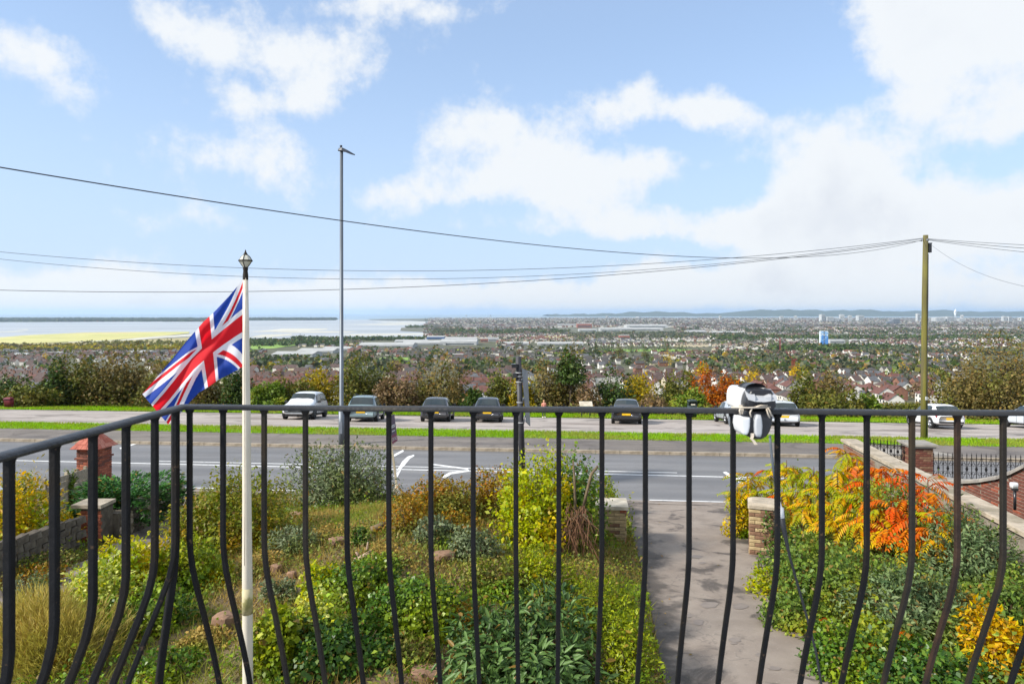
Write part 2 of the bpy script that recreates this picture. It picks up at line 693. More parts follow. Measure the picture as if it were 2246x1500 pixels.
# ------------------------------------------------------------------ materials
M = {}
M['tarmac'] = mat('tarmac', C('#7f7d7c'), C('#716f6e'), 1.2, .55, .25, 160, c3=C('#888684'), s3=.35, stretch=(.12, 1.0, 1.0))
M['drive'] = mat('drive', C('#9a8d80'), C('#8a7d71'), 1.6, .75, .35, 120, c3=C('#5a5049'), s3=.8)
M['pavement'] = mat('pavement', C('#807870'), C('#716961'), 1.5, .8, .3, 120, c3=C('#625c59'), s3=.5, stretch=(.3, 1, 1))
M['kerb'] = mat('kerb', C('#a89b88'), C('#8c806e'), 5, .8, .3, 60)
M['gravel'] = mat('gravel', C('#b8aea6'), C('#a0968e'), .9, .85, .5, 90, c3=C('#877c74'), s3=.28, stretch=(.35, 1, 1))
M['grass_base'] = mat('grass_base', C('#6f8f28'), C('#5f7f20'), 2.0, .9, .4, 60, c3=C('#6f7d33'), s3=.4)
M['paint'] = mat('paint', C('#e4e4e2'), C('#c4c4c3'), 9, .6, lo=.45, hi=.75)
M['soil'] = mat('soil', C('#75644a'), C('#5a4b38'), 2.2, .95, .8, 30, c3=C('#6a6434'), s3=.9)
M['slope'] = mat('slope', C('#4a4d2c'), C('#5d5844'), .05, .95, c3=C('#3e4a22'), s3=.01)
M['brick_red'] = mat('brick_red', C('#9a5640'), C('#84442f'), 7, .85, .3, 50)
M['brick_dark'] = mat('brick_dark', C('#7a4a3c'), C('#62392d'), 7, .85, .3, 50)
M['brick_orange'] = mat('brick_orange', C('#b06a4e'), C('#98543c'), 7, .85, .3, 50)
M['brick_cream'] = mat('brick_cream', C('#b9a47c'), C('#a08b66'), 7, .85, .3, 50)
M['brick_brown'] = mat('brick_brown', C('#8a6a52'), C('#725440'), 7, .85, .3, 50)
M['mortar'] = mat('mortar', C('#8f877a'), C('#7d7568'), 9, .95)
M['stone'] = mat('stone', C('#b8ab98'), C('#958a78'), 3.5, .85, .4, 30, c3=C('#857c68'), s3=1.4)
M['stone_pale'] = mat('stone_pale', C('#c8bfae'), C('#aca28f'), 3.5, .8, .3, 30)
M['sandstone'] = mat('sandstone', C('#94745c'), C('#745a48'), 4, .9, .5, 20)
M['slab'] = mat('slab', C('#9a948a'), C('#85807a'), 3, .85, .3, 40)
M['flint'] = mat('flint', C('#51493f'), C('#6c6457'), 6, .9, .8, 14)
M['tile_red'] = mat('tile_red', C('#b5654f'), C('#9c4f3d'), 5, .75, .2, 40)
M['tile_pink'] = mat('tile_pink', C('#bd7a66'), C('#aa6453'), 5, .75, .2, 40)
M['black_iron'] = mat('black_iron', C('#18181a'), C('#131314'), 20, .6, .15, 90, c3=C('#1e1a17'), s3=5, spec=.15)
def chips(m, sc, lo, col):
    t = NT.__new__(NT)
    t.t = m.node_tree
    bs = [n for n in t.t.nodes if n.type == 'BSDF_PRINCIPLED'][0]
    src = bs.inputs['Base Color'].links[0].from_socket
    tc = t.n('ShaderNodeTexCoord')
    n1 = t.noise(tc.outputs['Object'], sc, 4, .7)
    t.link(t.mix(t.smooth(n1.outputs['Fac'], lo, lo + .05), src, col), bs.inputs['Base Color'])
chips(M['black_iron'], 34, .64, C('#4a3a2c'))
M['rusty_iron'] = mat('rusty_iron', C('#3d2c22'), C('#2a211c'), 9, .65, .25, 70, spec=.2)
M['galv'] = mat('galv', C('#747b83'), C('#626970'), 2, .5, metal=.4, stretch=(1, 1, .2))
M['black_post'] = mat('black_post', C('#2e2e33'), C('#3a3a3f'), 5, .55)
M['steel_grey'] = mat('steel_grey', C('#858b94'), C('#747a83'), 3, .5, metal=.3)
M['pole_wood'] = mat('pole_wood', C('#716c2c'), C('#595337'), 1.5, .9, .3, 20, c3=C('#7f7d22'), s3=.5, stretch=(4, 4, .35))
M['wood_grey'] = mat('wood_grey', C('#a39883'), C('#857a66'), 3, .9, .3, 40, stretch=(.4, 4, 6))
M['wood_pale'] = mat('wood_pale', C('#c9bda4'), C('#b3a78f'), 3, .8, stretch=(4, 4, .5))
M['twig'] = mat('twig', C('#6d5844'), C('#514032'), 6, .9)
M['twig_red'] = mat('twig_red', C('#7d5a40'), C('#644530'), 6, .9)
M['bark'] = mat('bark', C('#4d4234'), C('#3a3228'), 5, .95, .4, 12)
M['bark_pale'] = mat('bark_pale', C('#7a6a50'), C('#5d5040'), 5, .95, .4, 12)
M['driftwood'] = mat('driftwood', C('#ad9683'), C('#8d7766'), 5, .9, .4, 20)
M['cream_paint'] = mat('cream_paint', C('#d8d0c0'), C('#c9c1b0'), 4, .5, c3=C('#bdb59f'), s3=1.2, stretch=(1, 1, .4))
M['algae_paint'] = mat('algae_paint', C('#bdb38c'), C('#8f8a58'), 9, .7, lo=.42, hi=.58)
M['cable'] = mat('cable', C('#26282c'), C('#303236'), 3, .6)
M['cable_grey'] = mat('cable_grey', C('#4a4f58'), C('#555a62'), 3, .6)
M['white_plastic'] = mat('white_plastic', C('#dedfe0'), C('#d0d1d3'), 6, .4)
M['grey_plastic'] = mat('grey_plastic', C('#b9babd'), C('#a9abae'), 6, .45)
M['black_plastic'] = mat('black_plastic', C('#1b1b1f'), C('#242428'), 6, .3)
M['string'] = mat('string', C('#cbbfae'), C('#b5a896'), 20, .9)
M['dark_glass'] = mat('dark_glass', C('#20262a'), C('#2b3236'), 2, .12)
M['lens_glass'] = mat('lens_glass', C('#d0cebf'), C('#b5b3a4'), 4, .2)

LEAFM = {
    'lawn': leafmat('lawn_blades', [C('#86b02a'), C('#95bc34'), C('#a0c23c'), C('#78a024')], .45, .6, [C('#a8a850'), C('#9aa848'), C('#8f9a48')], .45, .46, .62),
}


def mb_strip(name, s0, s1, z0, z1, t0, t1, m, nt=40, extra=0.0):
    b = MB()
    def fn(a, c):
        s = s0 + (s1 - s0) * c
        x, y = xy_of(s, a)
        return (x, y, z0 + (z1 - z0) * c + extra)
    b.sheet(fn, list(np.linspace(t0, t1, nt)), [0, .25, .5, .75, 1.0])
    return tag(b.build(name, m), kind='structure')


H20, H275, H305, H333, H47, H53 = (prof(s) for s in (20, 27.5, 30.5, 33.3, 47, 53))

# driveway tarmac: worn, with dark damp patches, fine cracks and pale grit
def tarmac_detail(m, stain, crack, grit, sscale=1.3):
    t = NT.__new__(NT)
    t.t = m.node_tree
    bsdf = [n for n in m.node_tree.nodes if n.type == 'BSDF_PRINCIPLED'][0]
    src = bsdf.inputs['Base Color'].links[0].from_socket
    tc = t.n('ShaderNodeTexCoord')
    v = tc.outputs['Object']
    n1 = t.noise(v, sscale, 5, .6, .6)
    col = t.mix(t.math('MULTIPLY', t.smooth(n1.outputs['Fac'], .54, .66), stain), src, C('#4a423c'))
    vo = t.n('ShaderNodeTexVoronoi', feature='DISTANCE_TO_EDGE')
    wv = t.vmath('ADD', v, t.noise(v, 2.5, 3).outputs['Color'])
    t.link(wv, vo.inputs['Vector'])
    vo.inputs['Scale'].default_value = .55
    ck = t.smooth(vo.outputs['Distance'], .012, .002)
    col = t.mix(t.math('MULTIPLY', ck, crack), col, C('#4d4642'))
    n2 = t.noise(v, 55, 2)
    col = t.mix(t.math('MULTIPLY', t.smooth(n2.outputs['Fac'], .66, .72), grit), col, C('#c9c0b4'))
    n3 = t.noise(v, 140, 3)
    col = t.mix(t.math('MULTIPLY', t.smooth(n3.outputs['Fac'], .35, .65), .35), col, t.mix(.5, col, (0.02, 0.02, 0.02)))
    t.link(col, bsdf.inputs['Base Color'])
tarmac_detail(M['drive'], .62, .3, .5)
tarmac_detail(M['pavement'], .5, .5, .2, .8)
tarmac_detail(M['tarmac'], .12, .25, .12, .5)
tarmac_detail(M['gravel'], .55, .0, .3, .45)
# wheel tracks worn along the road
t = NT.__new__(NT)
t.t = M['tarmac'].node_tree
bs = [n for n in t.t.nodes if n.type == 'BSDF_PRINCIPLED'][0]
src = bs.inputs['Base Color'].links[0].from_socket
tc = t.n('ShaderNodeTexCoord')
s_c = t.vmath('DOT_PRODUCT', tc.outputs['Object'], (ST, CT, 0), out=1)
nzw = t.noise(tc.outputs['Object'], .25, 3)
s_c = t.math('ADD', s_c, t.math('MULTIPLY', nzw.outputs['Fac'], .5))
wv = t.math('SINE', t.math('MULTIPLY', s_c, 2 * PI / 1.72))
wv2 = t.math('SINE', t.math('MULTIPLY_ADD', s_c, 2 * PI / 3.9, 1.0))
k_ = t.smooth(t.math('ADD', wv, t.math('MULTIPLY', wv2, .6)), -.9, 1.3)
t.link(t.mix(t.math('MULTIPLY', k_, .55), src, C('#5d5c5c')), bs.inputs['Base Color'])

# garden ground
b = MB()
gx = list(np.arange(-21, 17.01, .25))
gy = list(np.arange(2.0, 20.26, .25))
def _gg(x, y):
    s, t = st_of(x, y)
    z = zgar(x, y)
    if s > 19.9:
        z = prof(19.9) - .02 * (s - 19.9) - .02
    z += .035 * math.sin(x * 2.3 + y) * math.sin(y * 2.9 - x) * drive_mask(x, y)
    if drive_l(y) - .1 < x < drive_r(y) + .1:
        z -= .03
    return (x, y, z)
b.sheet(_gg, gx, gy)
garden = tag(b.build('garden_ground', M['soil']), kind='structure')

# driveway sheet
b = MB()
def _dw(a, y):
    x = drive_l(y) * (1 - a) + drive_r(y) * a
    s, t = st_of(x, y)
    if s > 19.99:
        k = (19.99 - s) / CT
        y = y + k
        x = drive_l(y) * (1 - a) + drive_r(y) * a
    return (x, y, zroad(x, y) + .012)
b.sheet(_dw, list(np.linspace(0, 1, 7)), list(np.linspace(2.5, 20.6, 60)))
M['drive_worn'] = mat('drive_worn', C('#9a8d80'), C('#8a7d71'), 1.6, .75, .35, 120)
tarmac_detail(M['drive_worn'], .85, .3, .5)
dm = M['drive_worn'].node_tree
t = NT.__new__(NT)
t.t = dm
bs = [n for n in dm.nodes if n.type == 'BSDF_PRINCIPLED'][0]
src = bs.inputs['Base Color'].links[0].from_socket
vc = t.n('ShaderNodeVertexColor', layer_name='edge_tone')
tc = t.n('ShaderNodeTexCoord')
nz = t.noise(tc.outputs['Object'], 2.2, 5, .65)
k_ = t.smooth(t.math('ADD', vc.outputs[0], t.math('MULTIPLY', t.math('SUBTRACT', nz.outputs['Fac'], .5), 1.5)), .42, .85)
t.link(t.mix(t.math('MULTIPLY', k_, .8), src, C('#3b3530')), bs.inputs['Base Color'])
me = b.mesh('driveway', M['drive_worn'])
ca = me.color_attributes.new('edge_tone', 'FLOAT_COLOR', 'POINT')
_e = [1.0, .55, .05, .12, .05, .45, .95]  # tone across the width: darker towards both side edges
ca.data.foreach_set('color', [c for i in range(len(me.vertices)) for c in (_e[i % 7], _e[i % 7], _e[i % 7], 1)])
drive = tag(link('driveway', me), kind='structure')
# old oil and damp stains lying on it
M['stain'] = mat('stain', C('#786d65'), C('#857a70'), 5, .6)
for su_, sv_, sw_, sh_ in ((1555, 1328, 22, 8), (1532, 1366, 13, 7), (1510, 1352, 9, 4), (1624, 1331, 17, 7), (1612, 1405, 15, 5), (1668, 1438, 13, 6), (1527, 1222, 16, 4), (1540, 1236, 9, 2.5), (1610, 1412, 8, 3), (1700, 1468, 16, 5), (1500, 1300, 8, 3)):
    b = MB()
    pts = []
    for k in range(14):
        a = 2 * PI * k / 14
        r = rnd.uniform(.75, 1.15)
        p = G(su_ + sw_ * math.cos(a) * r, sv_ + sh_ * math.sin(a) * r, zroad)
        pts.append((p.x, p.y, zroad(p.x, p.y) + .017))
    b.add(pts, [tuple(range(14))])
    b.build('oil_stain', M['stain'], drive)

# neighbouring tarmac path on the left
b = MB()
path_l = [G(u, v, zroad) for u, v in ((300, 1070), (300, 1120), (268, 1180), (215, 1225), (110, 1262), (0, 1300), (-160, 1360))]
path_r = [G(u, v, zroad) for u, v in ((420, 1073), (400, 1120), (395, 1185), (330, 1245), (200, 1290), (60, 1335), (-120, 1420))]
def _lerp_list(L, a):
    k = min(int(a), len(L) - 2)
    return L[k].lerp(L[k + 1], a - k)
def _pp(c, a):
    p = _lerp_list(path_l, a).lerp(_lerp_list(path_r, a), c)
    return (p.x, p.y, zgar(p.x, p.y) + .05)
b.sheet(_pp, list(np.linspace(0, 1, 5)), list(np.linspace(0, 6, 40)))
tag(b.build('path', M['drive']), kind='structure')

mb_strip('near_footway', 19.2, 20.0, prof(19.2) + .02, H20, -60, 60, M['drive'], 50)
mb_strip('road', 20.0, 27.5, H20, H275, -90, 70, M['tarmac'])
pav = mb_strip('pavement', 27.62, 30.5, H275 + .11, H305 + .06, -90, 70, M['pavement'])
mb_strip('grass_verge', 30.5, 33.3, H305 + .07, H333 + .02, -90, 70, M['grass_base'])
mb_strip('car_park', 33.3, 47.0, H333, H47, -90, 80, M['gravel'], 60)
mb_strip('grass_bank', 47.0, 56.0, H47 + .02, prof(56) + .01, -100, 90, M['grass_base'], 60)

# kerb stones, one by one
kb = MB()
kb.box((0, 0, 0), (.985, .13, .13))
kme = kb.mesh('kerb_stone', M['kerb'])
for i in range(-42, 46):
    x, y = xy_of(27.56, i * 1.0 + .3)
    o = link('kerb_stone', kme, pav, (x, y, H275 + .055 + rnd.uniform(-.004, .004)), (rnd.uniform(-.01, .01), 0, -TH))

# painted markings: thin sheets on the road, each its own piece
def zr(x, y):
    return zroad(x, y)
def marking(name, polys, label, cat='road marking'):
    b = MB()
    for poly in polys:
        pts = []
        for u, v in poly:
            p = G(u, v, zr)
            pts.append((p.x, p.y, zr(p.x, p.y) + .006))
        b.add(pts, [tuple(range(len(pts)))])
    o = b.build(name, M['paint'])
    return tag(o, label, cat)
def strip_line(name, s, t0, t1, w, label, group=None):
    b = MB()
    n = max(2, int((t1 - t0) / 2))
    ts = np.linspace(t0, t1, n)
    def fn(a, c):
        x, y = xy_of(s + (c - .5) * w, a)
        return (x, y, zr(x, y) + .005)
    b.sheet(fn, list(ts), [0, 1])
    return tag(b.build(name, M['paint']), label, 'road marking', group)
strip_line('centre_line', 23.55, -34, 7.2, .12, 'long white line along the middle of the road')
strip_line('centre_line', 24.05, -16, -1.5, .10, 'second white line just beyond the long one, left of the curved arrow')
strip_line('centre_line', 24.05, 1.0, 3.6, .10, 'short white dash beyond the long line, near the black sign post')
strip_line('centre_line', 23.75, 9.9, 12.0, .10, 'short white dash behind the sumac leaves')
strip_line('edge_line', 20.1, -13.5, -8.2, .09, 'broken white line where the left path meets the road')
strip_line('edge_line', 20.1, 2.2, 7.6, .09, 'worn white line across the mouth of the driveway')
strip_line('edge_line', 20.1, 10.5, 22, .12, 'white edge line seen through the ornate black railing')
marking('curved_arrow', [[(868, 1036), (882, 1012), (894, 1001), (908, 997), (909, 1000), (899, 1006), (888, 1020), (872, 1036)],
                         [(862, 1046), (870, 1031), (880, 1030), (872, 1046)], [(858, 1000), (884, 986), (886, 990), (862, 1003)]],
        'white painted bend arrow on the road beside the agent board post')
marking('give_way_curve', [[(968, 1046), (985, 1036), (1028, 1030), (1029, 1034), (990, 1040), (975, 1049)]],
        'curved white paint stroke on the near lane, right of the agent board')
marking('taper_line', [[(950, 1017), (1027, 1027), (1027, 1030), (950, 1020)]], 'slanting white line leaving the long centre line')
marking('taper_line', [[(262, 982), (300, 971), (302, 973), (264, 985)]], 'slanting white line on the far lane right of the tiled pillar')
marking('bend_arrow', [[(1585, 1036), (1592, 1034), (1612, 1046), (1632, 1058), (1628, 1062), (1606, 1050)],
                       [(1606, 1040), (1614, 1040), (1640, 1056), (1634, 1062)]],
        'white painted arrow on the road beside the driveway mouth')

# verge grass blades
def blades(name, pts, h, w, m, lean=.5):
    pts = np.asarray(pts)
    n = len(pts)
    a = rng.uniform(0, 2 * PI, n)
    sd = np.stack([np.cos(a), np.sin(a), np.zeros(n)], 1)
    hh = h * rng.uniform(.5, 1.35, n)
    tip = np.stack([rng.normal(size=n) * lean, rng.normal(size=n) * lean, np.ones(n)], 1)
    tip = unit(tip) * hh[:, None]
    ww = (w * rng.uniform(.7, 1.3, n))[:, None]
    v = np.stack([pts - sd * ww, pts + sd * ww, pts + tip], 1).reshape(-1, 3)
    return quads_mesh(name, v, 3, [(0, 1, 2)], m)
def strip_pts(n, s0, s1, z0, z1, t0, t1):
    s = rng.uniform(s0, s1, n)
    t = rng.uniform(t0, t1, n)
    return np.stack([s * ST + t * CT, s * CT - t * ST, z0 + (z1 - z0) * (s - s0) / (s1 - s0)], 1)
tag(link('verge_grass', blades('verge_grass', strip_pts(60000, 30.38, 33.42, H305 + .07, H333 + .02, -36, 34), .10, .016, LEAFM['lawn'])), kind='stuff')
tag(link('bank_grass', blades('bank_grass', strip_pts(60000, 47.0, 53.5, H47 + .02, prof(53.5) + .01, -52, 50), .13, .02, LEAFM['lawn'])), kind='stuff')

# hillside and plain down to the shore
b = MB()
ss = [52.6, 55, 58, 62, 66, 72, 80, 90, 100, 130, 160, 200, 260, 320, 400, 500, 650, 800, 1000, 1300, 1600, 2000, 2300, 2420]
tt = list(np.linspace(-1.15, 1.15, 47))
b.sheet(lambda a, s: (xy_of(s, a * s * 1.05)[0], xy_of(s, a * s * 1.05)[1], prof(s) - .05), tt, ss)
tag(b.build('hillside', M['slope']), kind='structure')

def ground_at(u, v, z):
    d = -z * 1450.0 / (v - 686)
    return P(u, v, d)
def plan_sheet(name, pix, z, m, kind='structure', extra=(), depth=None):
    pts = [ground_at(u, v, z) for u, v in pix] + [Vector(p) for p in extra]
    bm = bmesh.new()
    vs = [bm.verts.new((p.x, p.y, z)) for p in pts]
    f = bm.faces.new(vs)
    bmesh.ops.triangulate(bm, faces=[f])
    if depth:
        pass
    me = bpy.data.meshes.new(name)
    bm.normal_update()
    for f in bm.faces:
        if f.normal.z < 0:
            f.normal_flip()
    bm.to_mesh(me)
    bm.free()
    me.materials.append(m)
    o = link(name, me)
    if kind:
        tag(o, kind=kind)
    return o

def water_mat(name, c1, c2, rough, sc, str_):
    m = bpy.data.materials.new(name)
    m.use_nodes = True
    t = NT(m.node_tree)
    b = t.n('ShaderNodeBsdfPrincipled')
    tc = t.n('ShaderNodeTexCoord')
    mp = t.n('ShaderNodeMapping')
    mp.inputs['Scale'].default_value = str_
    t.link(tc.outputs['Object'], mp.inputs[0])
    nz = t.noise(mp.outputs[0], sc, 5, .6)
    t.link(t.mix(t.smooth(nz.outputs['Fac'], .38, .62), c1, c2), b.inputs['Base Color'])
    t.link(t.math('MULTIPLY_ADD', nz.outputs['Fac'], .3, rough - .15, clamp=True), b.inputs['Roughness'])
    b.inputs['IOR'].default_value = 1.33
    o = t.n('ShaderNodeOutputMaterial')
    t.link(b.outputs[0], o.inputs[0])
    return m
M['sea'] = water_mat('sea', C('#8ba0ad'), C('#7b929f'), .35, .0006, (1, .3, 1))
M['harbour'] = water_mat('harbour', C('#b0b2b2'), C('#9ea2a4'), .4, .0012, (.6, 1.6, 1))
M['mud'] = water_mat('mud', C('#c2bca8'), C('#d2cdbc'), .45, .004, (.4, 1.5, 1))
M['marsh'] = mat('marsh', C('#c6bf7a'), C('#b2b068'), .006, .95, c3=C('#c2b27c'), s3=.002)
M['plain'] = mat('plain', C('#555a40'), C('#716c62'), .006, .95, c3=C('#47522f'), s3=.0016, detail=7)
M['field'] = mat('field', C('#86a544'), C('#76983c'), .01, .95)
M['field_dry'] = mat('field_dry', C('#ad9f70'), C('#948e5e'), .01, .95)
M['far_land'] = mat('far_land', C('#3f5236'), C('#4b5a44'), .002, .95)
M['far_trees'] = mat('far_trees', C('#38482c'), C('#475434'), .003, .95)

b = MB()
b.sheet(lambda a, r: (math.sin(a) * r, math.cos(a) * r, -101.0), list(np.linspace(-1.25, 1.25, 40)), [1500, 3000, 6000, 12000, 24000, 60000])
tag(b.build('sea', M['sea']), kind='structure')
b = MB()
b.add([(-13000, 1900, -100.6), (1500, 1900, -100.6), (1500, 9600, -100.6), (-13000, 9600, -100.6)], [(0, 1, 2, 3)])
tag(b.build('harbour_water', M['harbour']), kind='structure')

plan_sheet('plain', [(-900, 744), (-200, 743), (0, 741), (120, 741.5), (300, 742), (420, 742), (540, 742.5), (640, 744), (700, 744), (800, 745.5), (930, 745), (962, 736), (930, 728),
                     (878, 725.5), (880, 719), (950, 715), (962, 708.5), (935, 705), (902, 703.6), (850, 703), (806, 701.4), (812, 700.4), (900, 699), (1000, 698), (1300, 697.2),
                     (1700, 696.8), (2300, 697), (3300, 698)], -99.35, M['plain'], extra=[(4200, 2300, 0), (0, 2300, 0), (-3800, 2300, 0)])
def low_land(x, y):
    return max(prof(st_of(x, y)[0]), -99.35)
def draped(name, u0, u1, top, bot, lift, m):
    us = list(np.linspace(u0, u1, 34))
    b = MB()
    def fn(u, c):
        v0 = float(np.interp(u, [p[0] for p in top], [p[1] for p in top]))
        v1 = float(np.interp(u, [p[0] for p in bot], [p[1] for p in bot]))
        return tuple(G(u, v0 + (v1 - v0) * c, lambda x, y: low_land(x, y) + lift))
    b.sheet(fn, us, list(np.linspace(0, 1, 9)))
    return tag(b.build(name, m), kind='structure')
draped('salt_marsh', -420, 415, [(-420, 742), (-60, 742), (0, 740), (60, 735), (190, 729), (260, 728.4), (415, 727.6)], [(-420, 758), (0, 755), (120, 751), (240, 746), (330, 739), (415, 731)], .5, M['marsh'])
draped('wetland_pool', 150, 430, [(150, 750), (260, 745.2), (330, 738.5), (430, 732)], [(150, 751.5), (260, 748), (330, 743), (430, 737)], .55, M['mud'])
plan_sheet('harbour_island', [(-900, 705), (0, 706.5), (120, 706), (200, 704), (300, 705), (440, 704.5), (560, 703), (660, 702.6), (738, 702), (735, 700.2), (600, 699.2), (400, 697.8), (0, 696.5), (-900, 696)], -99.6, M['far_land'])
for i, pix in enumerate([[(550, 728), (620, 721), (720, 720.5), (716, 723), (650, 727)], [(590, 727.5), (700, 726), (790, 727), (760, 729.5), (640, 730)],
            [(548, 740), (575, 734), (640, 732), (640, 735), (590, 740)], [(760, 712), (880, 709), (930, 711), (860, 713)], [(740, 733), (830, 732), (960, 731), (900, 735), (780, 736)],
            [(30, 724), (60, 722), (62, 724)], [(-10, 728), (40, 726), (60, 727.5), (0, 729)], [(820, 706), (930, 706), (935, 708), (850, 708)]]):
    plan_sheet('mudflat', pix, -100.3, M['mud'])
for pix, m in [([(300, 770), (400, 757), (420, 762), (330, 773)], 'field'), ([(548, 766), (552, 754), (640, 752), (650, 757), (600, 764)], 'field'),
               ([(820, 790), (840, 784), (895, 784), (900, 790)], 'field'), ([(1312, 771), (1320, 765.5), (1500, 766), (1560, 771)], 'field'), ([(260, 760), (400, 752), (405, 757), (300, 766)], 'field_dry'),
               ([(0, 770), (20, 765), (170, 764), (160, 770)], 'field_dry'), ([(1030, 789), (1034, 784), (1050, 784), (1050, 789)], 'field'), ([(1150, 742), (1180, 736), (1380, 736), (1370, 741)], 'field_dry')]:
    b = MB()
    pts = []
    cx = sum(p[0] for p in pix) / len(pix)
    for u, v in pix:
        p = G(u, v, lambda x, y: prof(st_of(x, y)[0]) + 0.7)
        pts.append(tuple(p))
    b.add(pts, [tuple(range(len(pts)))])
    tag(b.build('field', M[m]), kind='structure')
draped('rough_pasture', -60, 560, [(-60, 758), (0, 755), (150, 751), (330, 744), (430, 739), (560, 745)], [(-60, 772), (200, 769), (430, 763), (560, 756)], .6, M['field_dry'])

# far hills over the water
b = MB()
hp = [(1200, 690), (1290, 688.5), (1350, 687.3), (1385, 684.6), (1430, 683.8), (1475, 684), (1520, 687), (1560, 687.6), (1600, 687), (1640, 680.4), (1700, 679.4), (1780, 679.8), (1805, 681.6), (1860, 680.4), (1912, 679.8),
      (1945, 683.6), (2010, 682.6), (2070, 680.6), (2105, 683.8), (2180, 683.4), (2300, 683.6), (2700, 684), (3100, 688)]
hu, hv = [p[0] for p in hp], [p[1] for p in hp]
D0 = 19000.0
def _hill(u, k):
    top = -(float(np.interp(u, hu, hv)) - 686) / 1450 * D0 + 14 * math.sin(u * .11) + 8 * math.sin(u * .31)
    d = D0 + (k - .35) * 5200
    e = max(0.0, 1 - abs(k - .35) / (.35 if k < .35 else .65))
    x = (u - 1123) / 1450.0 * D0
    return (x, d, -101.5 + (top + 101.5) * (e ** .75))
b.sheet(_hill, list(np.arange(1200, 3101, 10)), [0, .06, .14, .22, .3, .35, .45, .7, 1.0])
M['hill_far'] = mat('hill_far', C('#3f4c38'), C('#34422f'), .0012, .95, detail=6)
tag(b.build('far_hills', M['hill_far']), kind='structure')
# tree belt and roofs on the island strip, read as one mass
def far_tree_mass(name, n, pick, h, w, m):
    vs = []
    for _ in range(n):
        x, y, z = pick()
        hh, ww = h * rnd.uniform(.5, 1.3), w * rnd.uniform(.6, 1.5)
        k = 6
        for j in range(k):
            a = rnd.uniform(0, PI)
            cx, cy, cz = x + rnd.gauss(0, ww * .35), y + rnd.gauss(0, ww * .35), z + hh * rnd.uniform(.3, .8)
            dx, dy = math.cos(a) * ww * .45, math.sin(a) * ww * .45
            q = hh * .36
            tl = rnd.uniform(-.4, .4)
            vs += [(cx - dx, cy - dy, cz - q * .8), (cx + dx * .3 + dy * tl, cy + dy - dx * tl, cz - q), (cx + dx, cy + dy, cz + q * .5), (cx - dx * .4, cy - dy * .3, cz + q)]
    return tag(link(name, quads_mesh(name, vs, 4, LEAF4, m)), kind='stuff')
def pick_island():
    u = rnd.uniform(-200, 735)
    v = rnd.uniform(698.5, 705.5 if u < 450 else 702.5)
    p = ground_at(u, v, -99.6)
    return p.x, p.y, -99.6
LEAFM['far_wood'] = leafmat('far_wood', [C('#3d4c2c'), C('#475531'), C('#54583a'), C('#34452a')], .1, .9)
far_tree_mass('island_woods', 5200, pick_island, 17, 42, LEAFM['far_wood'])

# ------------------------------------------------------------------ balcony railing
RTH = math.radians(2.8)
RC, RS = math.cos(RTH), math.sin(RTH)
RAILZ = -.2475
def rail_front(k):
    return Vector((k * RC, 1.70 - k * RS, 0))
def rail_side(m):
    c = rail_front(-.87)
    return Vector((c.x - .0172 * m, c.y - m, 0))
BAR = [(0, 0), (0, -.34), (.004, -.38), (.016, -.43), (.038, -.49), (.075, -.58), (.118, -.69), (.15, -.78), (.172, -.86), (.18, -.92), (.165, -.98), (.12, -1.03), (.05, -1.065), (0, -1.075)]
rail = thing('balcony_railing', 'black wrought iron balcony railing with bow fronted bars across the foreground', 'railing', (0, 1.7, RAILZ - 1.1))
def baluster(p, od, m=None, w=.0062, bow=1.0):
    b = MB()
    x = Vector((-od.y, od.x, 0))
    rings = []
    for i, (o, z) in enumerate(BAR):
        a, c = BAR[max(i - 1, 0)], BAR[min(i + 1, len(BAR) - 1)]
        tg = Vector((0, 0, c[1] - a[1])) + od * ((c[0] - a[0]) * bow)
        tg.normalize()
        y = tg.cross(x).normalized()
        q = p + od * (o * bow) + Vector((0, 0, RAILZ - .006 + z))
        f = w * .72
        rings.append([q + x * w + y * f, q + x * f + y * w, q - x * f + y * w, q - x * w + y * f, q - x * w - y * f, q - x * f - y * w, q + x * f - y * w, q + x * w - y * f])
    vs = [v for r in rings for v in r]
    fs = []
    for i in range(len(rings) - 1):
        for k in range(8):
            fs.append((i * 8 + k, (i + 1) * 8 + k, (i + 1) * 8 + (k + 1) % 8, i * 8 + (k + 1) % 8))
    b.add(vs, fs, 0, False)
    # weld collar under the handrail
    b.tube([p + Vector((0, 0, RAILZ - .016)), p + Vector((0, 0, RAILZ - .006))], [.0085, .0125], 8)
    return b.build('baluster', m or M['black_iron'], rail, True)
outd = Vector((RS, RC, 0))
outl = Vector((-1, .0172, 0)).normalized()
M['worn_iron'] = mat('worn_iron', C('#1f1c1a'), C('#2a251e'), 6, .6, .2, 60, c3=C('#33291d'), s3=2.5, spec=.2)
for i in range(1, 30):
    k = -.87 + .11 * i
    rust = {17: 'worn_iron', 18: 'rusty_iron', 19: 'worn_iron', 2: 'worn_iron', 3: 'worn_iron'}.get(i)
    o = baluster(rail_front(k), outd, M[rust] if rust else None)
    if i == 18:
        o['label'] = 'rust stained brown baluster near the right end'
for m in (.13, .247, .362, .475, .587, .70, .82, .94):
    baluster(rail_side(m), outl, None, .0074)
baluster(rail_front(-.87 + .02), outd)
baluster(rail_front(-.87) + Vector((-.012, -.012, 0)), (outd + outl).normalized(), None, .009)
baluster(rail_side(.035), outl)
